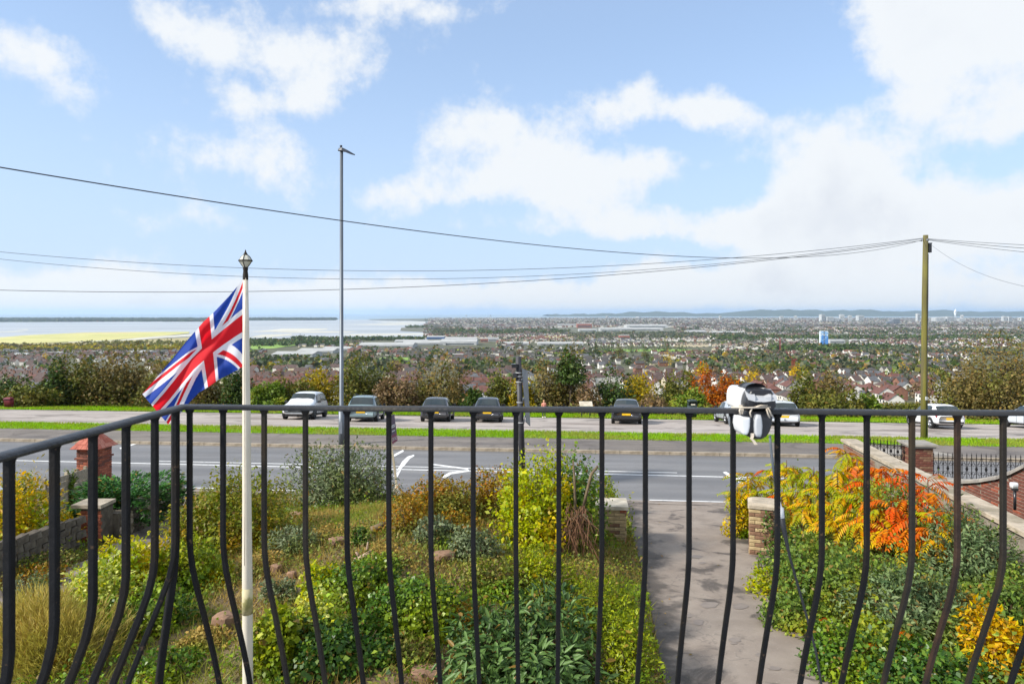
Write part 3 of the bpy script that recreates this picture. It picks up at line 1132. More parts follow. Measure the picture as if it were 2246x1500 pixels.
# handrail: half-rounded flat bar with a mitred corner
def bar_prof(p, x, w=.018, h=.010, z=RAILZ):
    pr = [(-w, -h * .55), (-w, h * .2), (-w * .7, h * .5), (-w * .25, h * .66), (w * .25, h * .66), (w * .7, h * .5), (w, h * .2), (w, -h * .55)]
    return [p + x * a + Vector((0, 0, z + c)) for a, c in pr]
b = MB()
cpt = rail_front(-.87)
secs = [bar_prof(rail_side(1.55), outl), bar_prof(rail_side(.9), outl, z=RAILZ + .001), bar_prof(rail_side(.45), outl), bar_prof(cpt, (outd + outl).normalized() * 1.35)]
for k in (-.4, 0, .3, .62, .95, 1.25, 1.6, 2.0, 2.4):
    secs.append(bar_prof(rail_front(k), outd, z=RAILZ + .0012 * math.sin(k * 5)))
vs = [v for s in secs for v in s]
fs = [(i * 8 + k, i * 8 + (k + 1) % 8, (i + 1) * 8 + (k + 1) % 8, (i + 1) * 8 + k) for i in range(len(secs) - 1) for k in range(8)]
b.add(vs, fs, 0, True)
M['handrail'] = mat('handrail', C('#2e2e2f'), C('#262627'), 9, .42, .2, 70, c3=C('#3a362f'), s3=4, spec=.4)
hr = b.build('handrail', M['handrail'], rail, True)
b = MB()
b.tube([rail_side(1.5) + Vector((0, 0, RAILZ - 1.085)), cpt + Vector((0, 0, RAILZ - 1.085)), rail_front(2.4) + Vector((0, 0, RAILZ - 1.085))], .014, 6, smooth=False)
b.build('bottom_rail', M['black_iron'], rail, True)

# ------------------------------------------------------------------ security light tied to the handrail
lt = thing('security_light', 'black and white solar security light tied onto the handrail with string', 'light', (0, 0, 0))
D = 1.66
lt.location = P(1652, 905, D)
def Q(u, v, dd=0.0):
    return P(u, v, D + dd)
def px(n):
    return n / 1450 * D
# rounded housing: lathe-like stack of rounded rectangles
def rr(w, d, r, n=6):
    pts = []
    for cx, cy, a0 in ((w - r, d - r, 0), (-w + r, d - r, 90), (-w + r, -d + r, 180), (w - r, -d + r, 270)):
        for i in range(n + 1):
            a = math.radians(a0 + 90 * i / n)
            pts.append((cx + r * math.cos(a), cy + r * math.sin(a)))
    return pts
def stack(b, secs, mi=0, smooth=True):
    """secs: (center Vector, half width, half depth, corner radius)"""
    vs, n = [], None
    for c, w, d, r in secs:
        pts = rr(w, d, r)
        n = len(pts)
        vs += [(c.x + x, c.y + y, c.z) for x, y in pts]
    fs = [(i * n + k, i * n + (k + 1) % n, (i + 1) * n + (k + 1) % n, (i + 1) * n + k) for i in range(len(secs) - 1) for k in range(n)]
    fs.append(tuple(range(n))[::-1])
    fs.append(tuple((len(secs) - 1) * n + k for k in range(n)))
    b.add(vs, fs, mi, smooth)
b = MB()
stack(b, [(Q(1624, v, .05), px(w), .045, px(9)) for v, w in ((891, 19), (888, 21), (872, 21), (858, 19), (851, 15), (848, 10))])
b.build('back_housing', M['white_plastic'], lt, True)
b = MB()
stack(b, [(Q(1656, v, .012), px(w), .045, px(8)) for v, w in ((892, 28), (886, 33), (878, 33), (866, 30), (857, 26), (851, 23))])
b.build('head_body', M['black_plastic'], lt, True)
b = MB()
vs = []
for k in range(9):
    a = PI * k / 8
    vs.append(Q(1658 - 23 * math.cos(a), 852 - 12 * math.sin(a), .0))
vs2 = [p + Vector((0, .06, -.004)) for p in vs]
b.add([*vs, *vs2], [(k, k + 1, 9 + k + 1, 9 + k) for k in range(8)] + [tuple(range(9)), tuple(range(9, 18))[::-1], (0, 9, 17, 8)], 0, True)
b.build('sensor_dome', M['black_plastic'], lt, True)
# tilted white lamp panel with ridges
b = MB()
top = [(1631, 852), (1650, 851), (1672, 852), (1690, 853), (1698, 862)]
bot = [(1640, 868), (1655, 872), (1676, 873), (1690, 871), (1704, 870)]
for i in range(4):
    a, c, e, f = Q(*top[i], .02), Q(*top[i + 1], .02), Q(*bot[i + 1], -.05), Q(*bot[i], -.05)
    dz = Vector((0, -.004, px(-8)))
    hump = Vector((0, -.006, px(2.5))) if i % 2 == 0 else Vector((0, 0, 0))
    vs = [a, c, e + hump, f, a + dz, c + dz, e + dz, f + dz]
    b.add(vs, [(0, 3, 2, 1), (4, 5, 6, 7), (3, 7, 6, 2), (0, 1, 5, 4), (1, 2, 6, 5), (0, 4, 7, 3)])
b.build('lamp_panel', M['grey_plastic'], lt, True)
b = MB()
b.lathe([(0, 0), (px(3), 0), (px(3), .004), (0, .006)], 10, Q(1657, 856, -.002))
b.build('panel_screw', M['black_plastic'], lt, True)
# lower body: black bowl with two white cheeks
b = MB()
stack(b, [(Q(1648, v, .012), px(w), .05, px(12)) for v, w in ((955, 12), (950, 20), (940, 27), (925, 32), (912, 33), (898, 31))])
b.build('lower_body', M['black_plastic'], lt, True)
b = MB()
stack(b, [(Q(1620, v, .0), px(w), .05, px(5)) for v, w in ((945, 5), (940, 8), (928, 10.5), (914, 11), (909, 11))])
b.build('side_cheek', M['white_plastic'], lt, True)
b = MB()
stack(b, [(Q(1655, v, -.022), px(w), .03, px(4)) for v, w in ((953, 5), (946, 7.5), (930, 8.5), (916, 7.5), (906, 5))])
b.build('front_cheek', M['grey_plastic'], lt, True)
b = MB()
for a, c, e in (((1604, 893), (1640, 894), (1690, 893)), ((1625, 892), (1622, 900), (1624, 909)), ((1683, 893), (1688, 900), (1692, 912)),
                ((1650, 894), (1645, 905), (1647, 914)), ((1656, 893), (1668, 889), (1683, 889)), ((1681, 896), (1684, 906), (1688, 916))):
    b.tube([Q(*a, -.046), Q(*c, -.05), Q(*e, -.046)], px(1.6), 6)
for k in range(3):
    b.tube([Q(1621 + 3 * k, 889, -.034), Q(1624 + 3 * k, 898, -.05), Q(1622 + 3 * k, 907, -.034)], px(1.7), 5)
b.build('string', M['string'], lt, True)
b = MB()
pts = [(1650, 950), (1650, 957), (1648, 962), (1654, 968), (1658, 975)]
for i in range(len(pts) - 1):
    (u0, v0), (u1, v1) = pts[i], pts[i + 1]
    w0, w1 = 4 - i * .3, 4 - i * .3 + (1 if i == 3 else 0)
    b.add([Q(u0 - w0, v0, -.045), Q(u0 + w0, v0, -.047), Q(u1 + w1, v1, -.047), Q(u1 - w1, v1, -.045), Q(u0 - w0, v0, -.042), Q(u0 + w0, v0, -.044), Q(u1 + w1, v1, -.044), Q(u1 - w1, v1, -.042)],
          [(0, 1, 2, 3), (7, 6, 5, 4), (0, 4, 5, 1), (2, 6, 7, 3), (1, 5, 6, 2), (3, 7, 4, 0)])
b.build('loose_tape', M['string'], lt, True)

# aerial lead: pale rod, connector and black cable running down outside the bars
ae = thing('aerial_lead', 'thin pale rod and connector with a black cable hanging outside the bars', 'cable', P(1700, 1040, 1.82))
b = MB()
def A(u, v, d=1.80):
    return P(u, v, d)
b.tube([A(1689, 955), A(1690, 975), A(1695, 1020), A(1703, 1070), A(1709, 1105)], [.0032, .0032, .0035, .004, .0045], 8)
b.build('rod', M['galv'], ae, True)
b = MB()
b.tube([A(1708, 1100), A(1710, 1112), A(1712, 1114), A(1714, 1135)], [.005, .006, .0085, .008], 8)
b.build('connector', M['white_plastic'], ae, True)
b = MB()
b.tube([A(1714, 1133), A(1719, 1160), A(1732, 1220, 1.82), A(1752, 1290, 1.86), A(1772, 1360, 1.9), A(1790, 1430, 1.92), A(1803, 1510, 1.94), A(1815, 1620, 1.95)], [.0075, .0065] + [.0035] * 6, 8)
b.build('cord', M['cable'], ae, True)
for o in (lt, ae):
    pass

# ------------------------------------------------------------------ flagpole and flag
FD = 7.0
fp = thing('flagpole', 'cream painted flagpole with glass lantern finial standing in the garden', 'flagpole', P(543, 1600, FD))
b = MB()
pv = [(543.5, 1640, 11.5), (543.5, 1500, 11.2), (542.5, 1290, 11.0), (541.5, 1100, 9.6), (540.5, 900, 8.6), (539.5, 760, 7.4), (538.5, 612, 5.6)]
b.tube([P(u, v, FD) for u, v, r in pv], [r / 1450 * FD for u, v, r in pv], 16)
b.build('pole', M['cream_paint'], fp, True)
b = MB()
b.tube([P(542.6, 1345, FD), P(542.4, 1288, FD)], [11.5 / 1450 * FD, 11.3 / 1450 * FD], 16)
b.build('algae_band', M['algae_paint'], fp, True)
b = MB()
pc = P(538.5, 600, FD)
s_ = FD / 1450
b.lathe([(5.8 * s_, -14 * s_), (5.8 * s_, -2 * s_), (5.2 * s_, 0), (5.2 * s_, 2 * s_), (4.6 * s_, 6 * s_), (5.4 * s_, 9 * s_), (5.2 * s_, 14 * s_)], 14, pc)
b.build('pole_cap', M['worn_iron'], fp, True)
b = MB()
b.lathe([(4.5 * s_, 14 * s_), (9 * s_, 20 * s_), (14 * s_, 27 * s_), (14 * s_, 29 * s_), (9.5 * s_, 36 * s_), (5.5 * s_, 40 * s_)], 8, pc, smooth=False)
b.build('lantern_glass', M['lens_glass'], fp, True)
b = MB()
b.lathe([(14.6 * s_, 26.6 * s_), (15 * s_, 28 * s_), (14.6 * s_, 29.6 * s_), (13 * s_, 29.6 * s_), (13, 0)][:4], 16, pc)
for k in range(4):
    a = PI / 2 * k - PI / 2
    cx, cy = math.cos(a), math.sin(a)
    b.tube([pc + Vector((cx * r * s_, cy * r * s_, z * s_)) for r, z in ((4.8, 14), (9.3, 20), (14.6, 28), (9.8, 36), (5.6, 40))], .9 * s_, 5)
b.lathe([(6 * s_, 39 * s_), (4.2 * s_, 43 * s_), (1.6 * s_, 48 * s_), (1.2 * s_, 51 * s_), (0.2 * s_, 52 * s_)], 8, pc, smooth=False)
b.build('lantern_frame', M['worn_iron'], fp, True)
b = MB()
b.tube([P(539, 610, FD - .05), P(537.5, 720, FD - .07), P(535.5, 802, FD - .08), P(536, 900, FD - .09), P(537, 1100, FD - .09), P(536, 1240, FD - .1)], .0035, 5)
b.build('halyard', M['string'], fp, True)

def union_jack(x, y):
    """colour at (x, y), flag 2 wide x 1 high, origin centre, hoist on +x side; counterchanged as the real one"""
    red, white, blue = 1, 0, 2
    if abs(x) < .1 or abs(y) < .1:
        return red
    if abs(x) < 1 / 6 or abs(y) < 1 / 6:
        return white
    L = math.sqrt(5)
    s1 = (x - 2 * y) / L        # distance from one diagonal
    s2 = (x + 2 * y) / L
    w, r = .1, 1 / 15
    def arm(s, sgn):
        if abs(s) > w:
            return None
        t = s * sgn
        if 0 <= t < r:
            return red
        return white
    a = arm(s1, 1 if x > 0 else -1)
    c = arm(s2, -1 if x > 0 else 1)
    for q in (a, c):
        if q == red:
            return red
    if a is not None or c is not None:
        return white
    return blue
NU, NV = 260, 150
te = [(534.5, 612), (502, 650), (470, 684), (446, 706), (411, 746), (374, 792), (340, 832), (312, 864)]
be = [(534.5, 803), (508, 818), (481, 832), (458, 848), (436, 861), (414, 884), (392, 910), (369, 931)]
def along(L, a):
    seg = [math.dist(L[i], L[i + 1]) for i in range(len(L) - 1)]
    q = a * sum(seg)
    for i, s in enumerate(seg):
        if q <= s or i == len(seg) - 1:
            k = q / s
            return (L[i][0] + (L[i + 1][0] - L[i][0]) * k, L[i][1] + (L[i + 1][1] - L[i][1]) * k)
        q -= s
vs, cols = [], []
pal = {0: (*C('#eeeef4'), 1), 1: (*C('#e01c2a'), 1), 2: (*C('#1d45a6'), 1)}
for j in range(NV):
    h = j / (NV - 1)
    for i in range(NU):
        a = i / (NU - 1)
        am = a * (.68 + .64 * a) / 1.32
        tu, tv = along(te, am)
        bu, bv = along(be, am)
        hh = h - .05 * math.sin(a * PI) * math.sin(h * PI)
        u, v = tu + (bu - tu) * hh, tv + (bv - tv) * hh
        fold = .07 * math.sin((a * 1.6 + h * .9) * 2 * PI + .4) * min(1, a * 3) + .035 * math.sin((h * 2.3 - a * 1.1) * 2 * PI) * min(1, a * 2.5)
        fold += .012 * math.sin(a * 21 + h * 9) * min(1, a * 4)
        vs.append(P(u, v, FD + fold - .06 * a))
        cols.append(pal[union_jack(1 - 2 * a, .5 - h)])
fs = [(j * NU + i, j * NU + i + 1, (j + 1) * NU + i + 1, (j + 1) * NU + i) for j in range(NV - 1) for i in range(NU - 1)]
fb = MB()
fb.add(vs, fs, 0, True)
m = bpy.data.materials.new('flag_cloth')
m.use_nodes = True
t = NT(m.node_tree)
at = t.n('ShaderNodeVertexColor', layer_name='print')
bs = t.n('ShaderNodeBsdfPrincipled')
t.link(at.outputs[0], bs.inputs['Base Color'])
bs.inputs['Roughness'].default_value = .75
tr = t.n('ShaderNodeBsdfTranslucent')
t.link(at.outputs[0], tr.inputs[0])
ms = t.n('ShaderNodeMixShader')
ms.inputs[0].default_value = .5
t.link(bs.outputs[0], ms.inputs[1])
t.link(tr.outputs[0], ms.inputs[2])
oo = t.n('ShaderNodeOutputMaterial')
t.link(ms.outputs[0], oo.inputs[0])
fme = fb.mesh('flag', m, off=tuple(P(534.5, 612, FD)))
ca = fme.color_attributes.new('print', 'FLOAT_COLOR', 'POINT')
ca.data.foreach_set('color', [c for q in cols for c in q])
flag = link('flag', fme, None, P(534.5, 612, FD))
tag(flag, 'red, white and blue union flag drooping from the cream flagpole', 'flag')

# ------------------------------------------------------------------ lamp post, telegraph pole, sign post, boards
def post_base(u, v, fn=zroad):
    return G(u, v, fn)
# street lamp on the far pavement
lb = P(749, 988, 28.6)
lb.z = zroad(lb.x, lb.y) + .1
top = P(748, 330, lb.y)
lp = thing('street_lamp', 'tall grey steel street lamp with a dark flat lantern on the far pavement', 'street lamp', lb)
b = MB()
hgt = top.z - lb.z
b.tube([(0, 0, 0), (0, 0, 1.6)], [.125, .125], 14)
b.tube([(0, 0, 1.6), (0, 0, 1.66), (0, 0, hgt)], [.125, .09, .07], 14)
b.build('column', M['galv'], lp)
b = MB()
b.box((0, -.126, .75), (.12, .02, .5))
b.build('column_door', M['steel_grey'], lp)
M['lantern_dark'] = mat('lantern_dark', C('#262d38'), C('#303845'), 4, .4)
b = MB()
out = Vector((.62, -.35, 0))
o_ = Vector((0, 0, hgt))
sec = [(-.16, .04, .10, .06), (-.06, .16, .16, .06), (.1, .18, .19, .05), (.32, .16, .12, .0), (.56, .08, .03, -.03), (.64, .03, .01, -.035)]
ax = Vector((.96, -.28, 0)).normalized()
ay = Vector((-ax.y, ax.x, 0))
vs = []
for a, w, hi, lo in sec:
    c = o_ + ax * a
    lift = Vector((0, 0, -.08 - max(0, a) * .22))
    vs += [c + ay * w + lift + Vector((0, 0, lo)), c - ay * w + lift + Vector((0, 0, lo)), c - ay * w * .7 + lift + Vector((0, 0, hi)), c + ay * w * .7 + lift + Vector((0, 0, hi))]
fs = [(i * 4 + k, i * 4 + (k + 1) % 4, (i + 1) * 4 + (k + 1) % 4, (i + 1) * 4 + k) for i in range(len(sec) - 1) for k in range(4)] + [(3, 2, 1, 0), (20, 21, 22, 23)]
b.add(vs, fs)
b.build('lantern', M['lantern_dark'], lp)
b = MB()
b.lathe([(.03, .1), (.03, .14), (.055, .15), (.055, .21), (.0, .215)], 10, (-.02, 0, hgt))
b.build('photocell', M['lantern_dark'], lp)
b = MB()
b.tube([(0, 0, hgt - .02), (0, 0, hgt + .1)], [.05, .045], 10)
b.build('spigot', M['grey_plastic'], lp)

# telegraph pole
tb = P(2027, 961, 31.4)
tb.z = zroad(tb.x, tb.y)
tp = thing('telegraph_pole', 'mossy wooden telegraph pole on the grass verge with a black terminal box', 'telegraph pole', tb)
ptop = P(2030, 516, tb.y)
b = MB()
hh = ptop.z - tb.z
b.tube([(0, 0, -.2), (0, 0, hh * .3), (.03, 0, hh * .7), (.07, 0, hh)], [.155, .142, .125, .108], 14)
b.build('pole', M['pole_wood'], tp)
b = MB()
b.tube([(.02, -.16, .2), (.05, -.15, hh * .4), (.1, -.135, hh * .7), (.12, -.12, hh - .9)], .018, 6)
b.build('riser_cable', M['cable'], tp)
b = MB()
b.box((.23, -.02, hh - .62), (.13, .18, .42))
b.box((.23, -.02, hh - .39), (.16, .21, .035))
b.build('terminal_box', M['black_plastic'], tp)
b = MB()
b.box((.02, -.155, 1.95), (.12, .012, .16))
b.build('number_plate', M['white_plastic'], tp)
b = MB()
for k in range(3):
    a = 2 * PI * k / 3 + .4
    b.tube([(.065, 0, hh - .22), (.065 + .17 * math.cos(a), .17 * math.sin(a), hh - .22)], .012, 5)
    b.lathe([(.0, -.05), (.03, -.04), (.03, .03), (.0, .05)], 8, (.065 + .17 * math.cos(a), .17 * math.sin(a), hh - .24))
b.build('wire_bracket', M['steel_grey'], tp)

# overhead wires: each sags between its two ends and passes the point seen in the photograph
attach = Vector((tb.x + .06, tb.y, ptop.z - .2))
def wire(label, A, B, via=None, r=.008, m='cable', sag=None, n=60):
    if via is not None:
        u, v = via
        lo, hi = -2.0, 8.0
        tgt = (u - 1123) / 1450
        t0, t1 = 0.0, 1.0
        f0 = A.x - tgt * A.y
        f1 = B.x - tgt * B.y
        t = f0 / (f0 - f1)
        p = A.lerp(B, t)
        want = -(v - 686) / 1450 * p.y
        sag = (p.z - want) / (4 * t * (1 - t))
    b = MB()
    pts = []
    for i in range(n + 1):
        t = i / n
        p = A.lerp(B, t)
        p.z -= sag * 4 * t * (1 - t)
        pts.append(p - A)
    b.tube(pts, r, 5, cap=False)
    o = b.build('overhead_wire', M[m])
    o.location = A
    return tag(o, label, 'wire', 'overhead telephone wires')
wire('thick black wire slanting down across the sky from upper left to the telegraph pole', P(-190, 335, 7.4), attach + Vector((-.1, 0, -.02)), (748, 484), .0085)
wire('thin grey wire topmost of the three that run nearly level to the pole', P(-650, 470, 30), attach + Vector((-.1, 0, .06)), (800, 594), .012, 'cable_grey')
wire('thin grey wire middle of the three that run nearly level to the pole', P(-650, 474, 31), attach + Vector((-.1, 0, .03)), (748, 612), .011, 'cable_grey')
wire('black wire lowest of the three level wires, crossing behind the flag', P(-650, 607, 26), attach + Vector((-.1, 0, -.05)), (748, 635), .012)
wire('top wire leaving the pole towards the right edge', attach + Vector((.1, 0, .03)), P(2650, 548, 30), None, .011, 'cable_grey', .12)
wire('middle wire leaving the pole towards the right edge', attach + Vector((.1, 0, 0)), P(2700, 562, 29), None, .012, 'cable', .18)
wire('third wire leaving the pole towards the right edge, slightly lower', attach + Vector((.1, 0, -.03)), P(2700, 582, 28), None, .011, 'cable_grey', .2)
wire('steep drop wire sagging from the pole down to the right edge', attach + Vector((.1, 0, -.12)), P(2560, 640, 14), None, .006, 'cable_grey', .8)

# black sign post with grey sign backs and detectors
sb = P(1148, 1040, 21.0)
sb.z = zroad(sb.x, sb.y)
sp = thing('sign_post', 'black leaning sign post with detectors and the grey back of a tall road sign', 'sign post', sb)
stop = P(1137, 782, sb.y - .1) - sb
b = MB()
b.tube([(0, 0, -.1), tuple(stop)], [.105, .088], 12)
b.build('post', M['black_post'], sp)
def along_post(v):
    k = (1040 - v) / (1040 - 782.0)
    return Vector(stop) * k
def psz(n):
    return n / 1450 * 21.0
b = MB()
q = along_post(800)
b.box((q.x - psz(9), q.y - .05, q.z), (psz(13), .22, psz(7)))
b.box((q.x - psz(9), q.y - .05, q.z + psz(4.2)), (psz(15), .26, psz(1)))
b.build('traffic_detector', M['black_plastic'], sp)
b = MB()
q = along_post(818)
b.box((q.x - psz(9), q.y - .04, q.z), (psz(8), .16, psz(11)))
b.tube([(q.x - psz(7), q.y - .04, q.z - psz(6)), (q.x - psz(4), q.y - .05, q.z - psz(18)), (q.x + psz(2), q.y - .1, q.z - psz(21)), (q.x + psz(8), q.y, q.z - psz(10))], .012, 5)
b.build('junction_box', M['black_post'], sp)
for v in (813, 820, 831, 870, 909):
    b = MB()
    b.lathe([(.1, -.012), (.112, -.012), (.112, .012), (.1, .012)], 14, along_post(v))
    b.build('band_clamp', M['grey_plastic'], sp)
# sign panel seen edge-on from behind
b = MB()
ptsf = [(1144, 806), (1154, 814), (1161, 926), (1159, 933), (1152, 928), (1146, 880)]
near = [Vector(P(u, v, 20.86)) - sb for u, v in [(1143.5, 808), (1152, 925)]]
c0, c1 = Vector(P(1144.5, 808, 20.8)) - sb, Vector(P(1153.5, 926, 20.8)) - sb
e0, e1 = Vector(P(1155, 813, 22.1)) - sb, Vector(P(1161.5, 934, 22.1)) - sb
tk = Vector((.03, .012, 0))
vs = [c0, e0, e1, c1, c0 + tk, e0 + tk, e1 + tk, c1 + tk]
b.add(vs, [(0, 1, 2, 3), (7, 6, 5, 4), (0, 4, 5, 1), (1, 5, 6, 2), (2, 6, 7, 3), (3, 7, 4, 0)])
b.build('sign_panel', M['steel_grey'], sp)
for k in (.2, .55, .88):
    b = MB()
    a, c = c0.lerp(c1, k), e0.lerp(e1, k)
    b.tube([a + Vector((-.025, 0, .0)), c + Vector((-.025, 0, 0))], .022, 5)
    b.tube([a + Vector((-.025, 0, 0)), along_post(806 + 120 * k) + Vector((.09, -.05, 0))], .016, 5)
    b.build('sign_rail', M['galv'], sp)

# estate agent board leaning in the garden hedge
eb = G(872, 1085)
ed = eb.y
ag = thing('agent_board', 'leaning purple for sale board on a pale timber post with splayed feet', 'sign board', eb)
b = MB()
s_ = ed / 1450
def E(u, v, dd=0.0):
    return Vector(P(u, v, ed + dd)) - eb
b.tube([E(872, 1086), E(866, 1030), E(857, 968), E(853, 905)], 3.2 * s_, 4, smooth=False)
b.build('post', M['wood_pale'], ag)
for a in ((862, 1085, -.25), (882, 1080, .2), (874, 1090, -.4)):
    b = MB()
    b.tube([E(870, 1062, 0), E(*a)], 2.6 * s_, 4, smooth=False)
    b.build('foot', M['wood_pale'], ag)
M['board_purple'] = mat('board_purple', C('#4a3a52'), C('#55405c'), 3, .5)
M['board_pink'] = mat('board_pink', C('#8a2f55'), C('#7b2a4c'), 3, .5)
# two boards back to back in a shallow V, seen steeply from the side
def board(e, du, dd):
    # local frame: origin = top edge near post, right = away, down
    tl, tr = E(851, 914, 0), E(851 + du, 908, dd)
    bl, br = E(856, 978, 0), E(856 + du * 1.15, 966, dd)
    rt = (tr - tl)
    n = rt.cross(bl - tl).normalized() * .012
    k = .70
    ml, mr = tl.lerp(bl, k), tr.lerp(br, k)
    for nm, q, mm in (('board_panel', (tl, tr, mr, ml), 'board_purple'), ('board_footer', (ml, mr, br, bl), 'board_pink')):
        b = MB()
        vs = list(q) + [p + n for p in q]
        b.add(vs, [(0, 1, 2, 3), (7, 6, 5, 4), (0, 4, 5, 1), (1, 5, 6, 2), (2, 6, 7, 3), (3, 7, 4, 0)])
        b.build(nm, M[mm], ag)
    return tl, tr, bl, br, n
tl, tr, bl, br, n = board(None, 14, .75)
def text_mesh(name, body, size, m, parent, M4):
    cu = bpy.data.curves.new(name, 'FONT')
    cu.body = body
    cu.size = size
    cu.align_x = 'CENTER'
    cu.align_y = 'CENTER'
    to = bpy.data.objects.new('tmp', cu)
    COL.objects.link(to)
    dg = bpy.context.evaluated_depsgraph_get()
    me = bpy.data.meshes.new_from_object(to.evaluated_get(dg))
    bpy.data.objects.remove(to)
    me.name = name
    me.materials.clear()
    me.materials.append(m)
    me.transform(M4)
    return link(name, me, parent)
xr = (tr - tl).normalized()
zd = ((tl - bl) - xr * (tl - bl).dot(xr)).normalized()
nn = xr.cross(zd).normalized()
if nn.y > 0:
    pass
wd = (tr - tl).length
def place(k):
    c = tl.lerp(bl, k).lerp(tr.lerp(br, k), .52)
    side = -1 if nn.dot(Vector(P(860, 940, ed))) > 0 else 1
    c = c + nn * (side * .016)
    return Matrix(((xr.x, zd.x, nn.x, c.x), (xr.y, zd.y, nn.y, c.y), (xr.z, zd.z, nn.z, c.z), (0, 0, 0, 1)))
text_mesh('lettering', 'FOR SALE', wd * .21, M['white_plastic'], ag, place(.85))
for k, w in ((.36, .62), (.42, .62), (.56, .5)):
    b = MB()
    Mx = place(k)
    b.box((0, 0, 0), (wd * w, .03, .002), M=None)
    me = b.mesh('print_line', M['white_plastic'])
    me.transform(Mx)
    link('print_line', me, ag)

# litter bins, information board
rb = P(20, 893, 53.5)
rb.z = zroad(rb.x, rb.y)
bn = thing('red_bin', 'faded red litter bin leaning on the grass bank at far left', 'bin', rb)
M['red_bin'] = mat('red_bin', C('#7d2438'), C('#6a1e30'), 4, .6)
b = MB()
stack(b, [(Vector((0, 0, 0)), .24, .2, .04), (Vector((-.03, 0, .55)), .27, .23, .05), (Vector((-.05, 0, .62)), .27, .23, .05)])
b.build('bin_body', M['red_bin'], bn)
b = MB()
stack(b, [(Vector((-.05, 0, .62)), .3, .26, .06), (Vector((-.05, .02, .74)), .28, .2, .06), (Vector((-.05, .04, .78)), .2, .12, .05)])
b.build('bin_lid', M['red_bin'], bn)
b = MB()
b.box((-.05, -.235, .66), (.34, .04, .07))
b.build('slot', M['black_plastic'], bn)

kb_ = P(1518, 914, 48.0)
kb_.z = zroad(kb_.x, kb_.y)
bn = thing('litter_bin', 'dark green hooded litter bin on the bank between the parked saloon and the tied light', 'bin', kb_)
M['bin_green'] = mat('bin_green', C('#2c3a38'), C('#25312f'), 4, .45)
b = MB()
stack(b, [(Vector((0, 0, 0)), .27, .24, .05), (Vector((0, 0, .9)), .3, .27, .06)])
b.build('bin_body', M['bin_green'], bn)
b = MB()
for sx in (-1, 1):
    b.box((sx * .28, 0, 1.03), (.05, .4, .26))
b.box((0, .2, 1.03), (.52, .05, .26))
stack(b, [(Vector((0, 0, 1.16)), .34, .3, .1), (Vector((0, 0, 1.26)), .31, .27, .12), (Vector((0, 0, 1.3)), .2, .18, .1)])
b.build('bin_hood', M['bin_green'], bn)
b = MB()
b.box((0, -.28, .98), (.3, .02, .1))
b.build('bin_notice', M['cream_paint'], bn)

ib = P(1285, 914, 48.5)
ib.z = zroad(ib.x, ib.y)
inf = thing('view_board', 'low sloping viewpoint information board on the bank right of the person', 'information board', ib)
for sx in (-1, 1):
    b = MB()
    b.tube([(sx * .3, 0, 0), (sx * .3, 0, .75)], .05, 8)
    b.build('leg', M['black_post'], inf)
b = MB()
b.box((0, 0, 0), (.95, .6, .05), M=Matrix.Rotation(math.radians(28), 4, 'X').to_3x3())
me = b.mesh('board_panel', M['stone_pale'])
me.transform(Matrix.Translation((0, 0, .9)))
link('board_panel', me, inf)

# ------------------------------------------------------------------ masonry
BR = {}
def brick_mesh(key, L, H, Dp, m):
    k = (key, round(L, 3))
    if k not in BR:
        b = MB()
        e = .006
        hx, hy, hz = L / 2, Dp / 2, H / 2
        # bevelled outer face (y = -hy), plain back
        vs = [(-hx, hy, -hz), (hx, hy, -hz), (hx, hy, hz), (-hx, hy, hz), (-hx, -hy + e, -hz), (hx, -hy + e, -hz), (hx, -hy + e, hz), (-hx, -hy + e, hz),
              (-hx + e, -hy, -hz + e), (hx - e, -hy, -hz + e), (hx - e, -hy, hz - e), (-hx + e, -hy, hz - e)]
        b.add(vs, [(0, 3, 2, 1), (0, 1, 5, 4), (1, 2, 6, 5), (2, 3, 7, 6), (3, 0, 4, 7), (4, 5, 9, 8), (5, 6, 10, 9), (6, 7, 11, 10), (7, 4, 8, 11), (8, 9, 10, 11)])
        BR[k] = b.mesh('brick', m)
    return BR[k]
def brick_face(parent, origin, along, up, width, height, mats, bl=.225, bh=.075, jit=.003, keep=None, stagger=True):
    """bricks laid over one flat face; origin = lower left corner seen from outside (parent space), along/up unit vectors"""
    along, up = along.normalized(), up.normalized()
    n = along.cross(up).normalized()            # outward
    rows = int(height / bh)
    for r in range(rows):
        z = (r + .5) * bh
        x = 0.0
        first = (r % 2 == 1) and stagger
        while x < width - .02:
            L = bl / 2 if first else bl
            first = False
            L = min(L, width - x)
            if L > .05 and (keep is None or keep(x + L / 2, z)):
                mk = mats[rnd.randrange(len(mats))]
                me = brick_mesh(mk, round((L - .01) / .01) * .01, bh - .011, .05, M[mk])
                o = link('brick', me, parent)
                c = origin + along * (x + L / 2) + up * z + n * (-.016 + rnd.uniform(-jit, jit))
                y = -n
                o.matrix_local = Matrix(((along.x, y.x, up.x, c.x), (along.y, y.y, up.y, c.y), (along.z, y.z, up.z, c.z), (0, 0, 0, 1)))
            x += L
def brick_pier(t, w, d, h, mats, faces='front left right', rz=0.0, core='mortar'):
    b = MB()
    b.box((0, 0, h / 2), (w - .03, d - .03, h))
    b.build('core', M[core], t)
    X, Y, Z = Vector((1, 0, 0)), Vector((0, 1, 0)), Vector((0, 0, 1))
    if 'front' in faces:
        brick_face(t, Vector((-w / 2, -d / 2, 0)), X, Z, w, h, mats)
    if 'right' in faces:
        brick_face(t, Vector((w / 2, -d / 2, 0)), Y, Z, d, h, mats)
    if 'left' in faces:
        brick_face(t, Vector((-w / 2, d / 2, 0)), -Y, Z, d, h, mats)

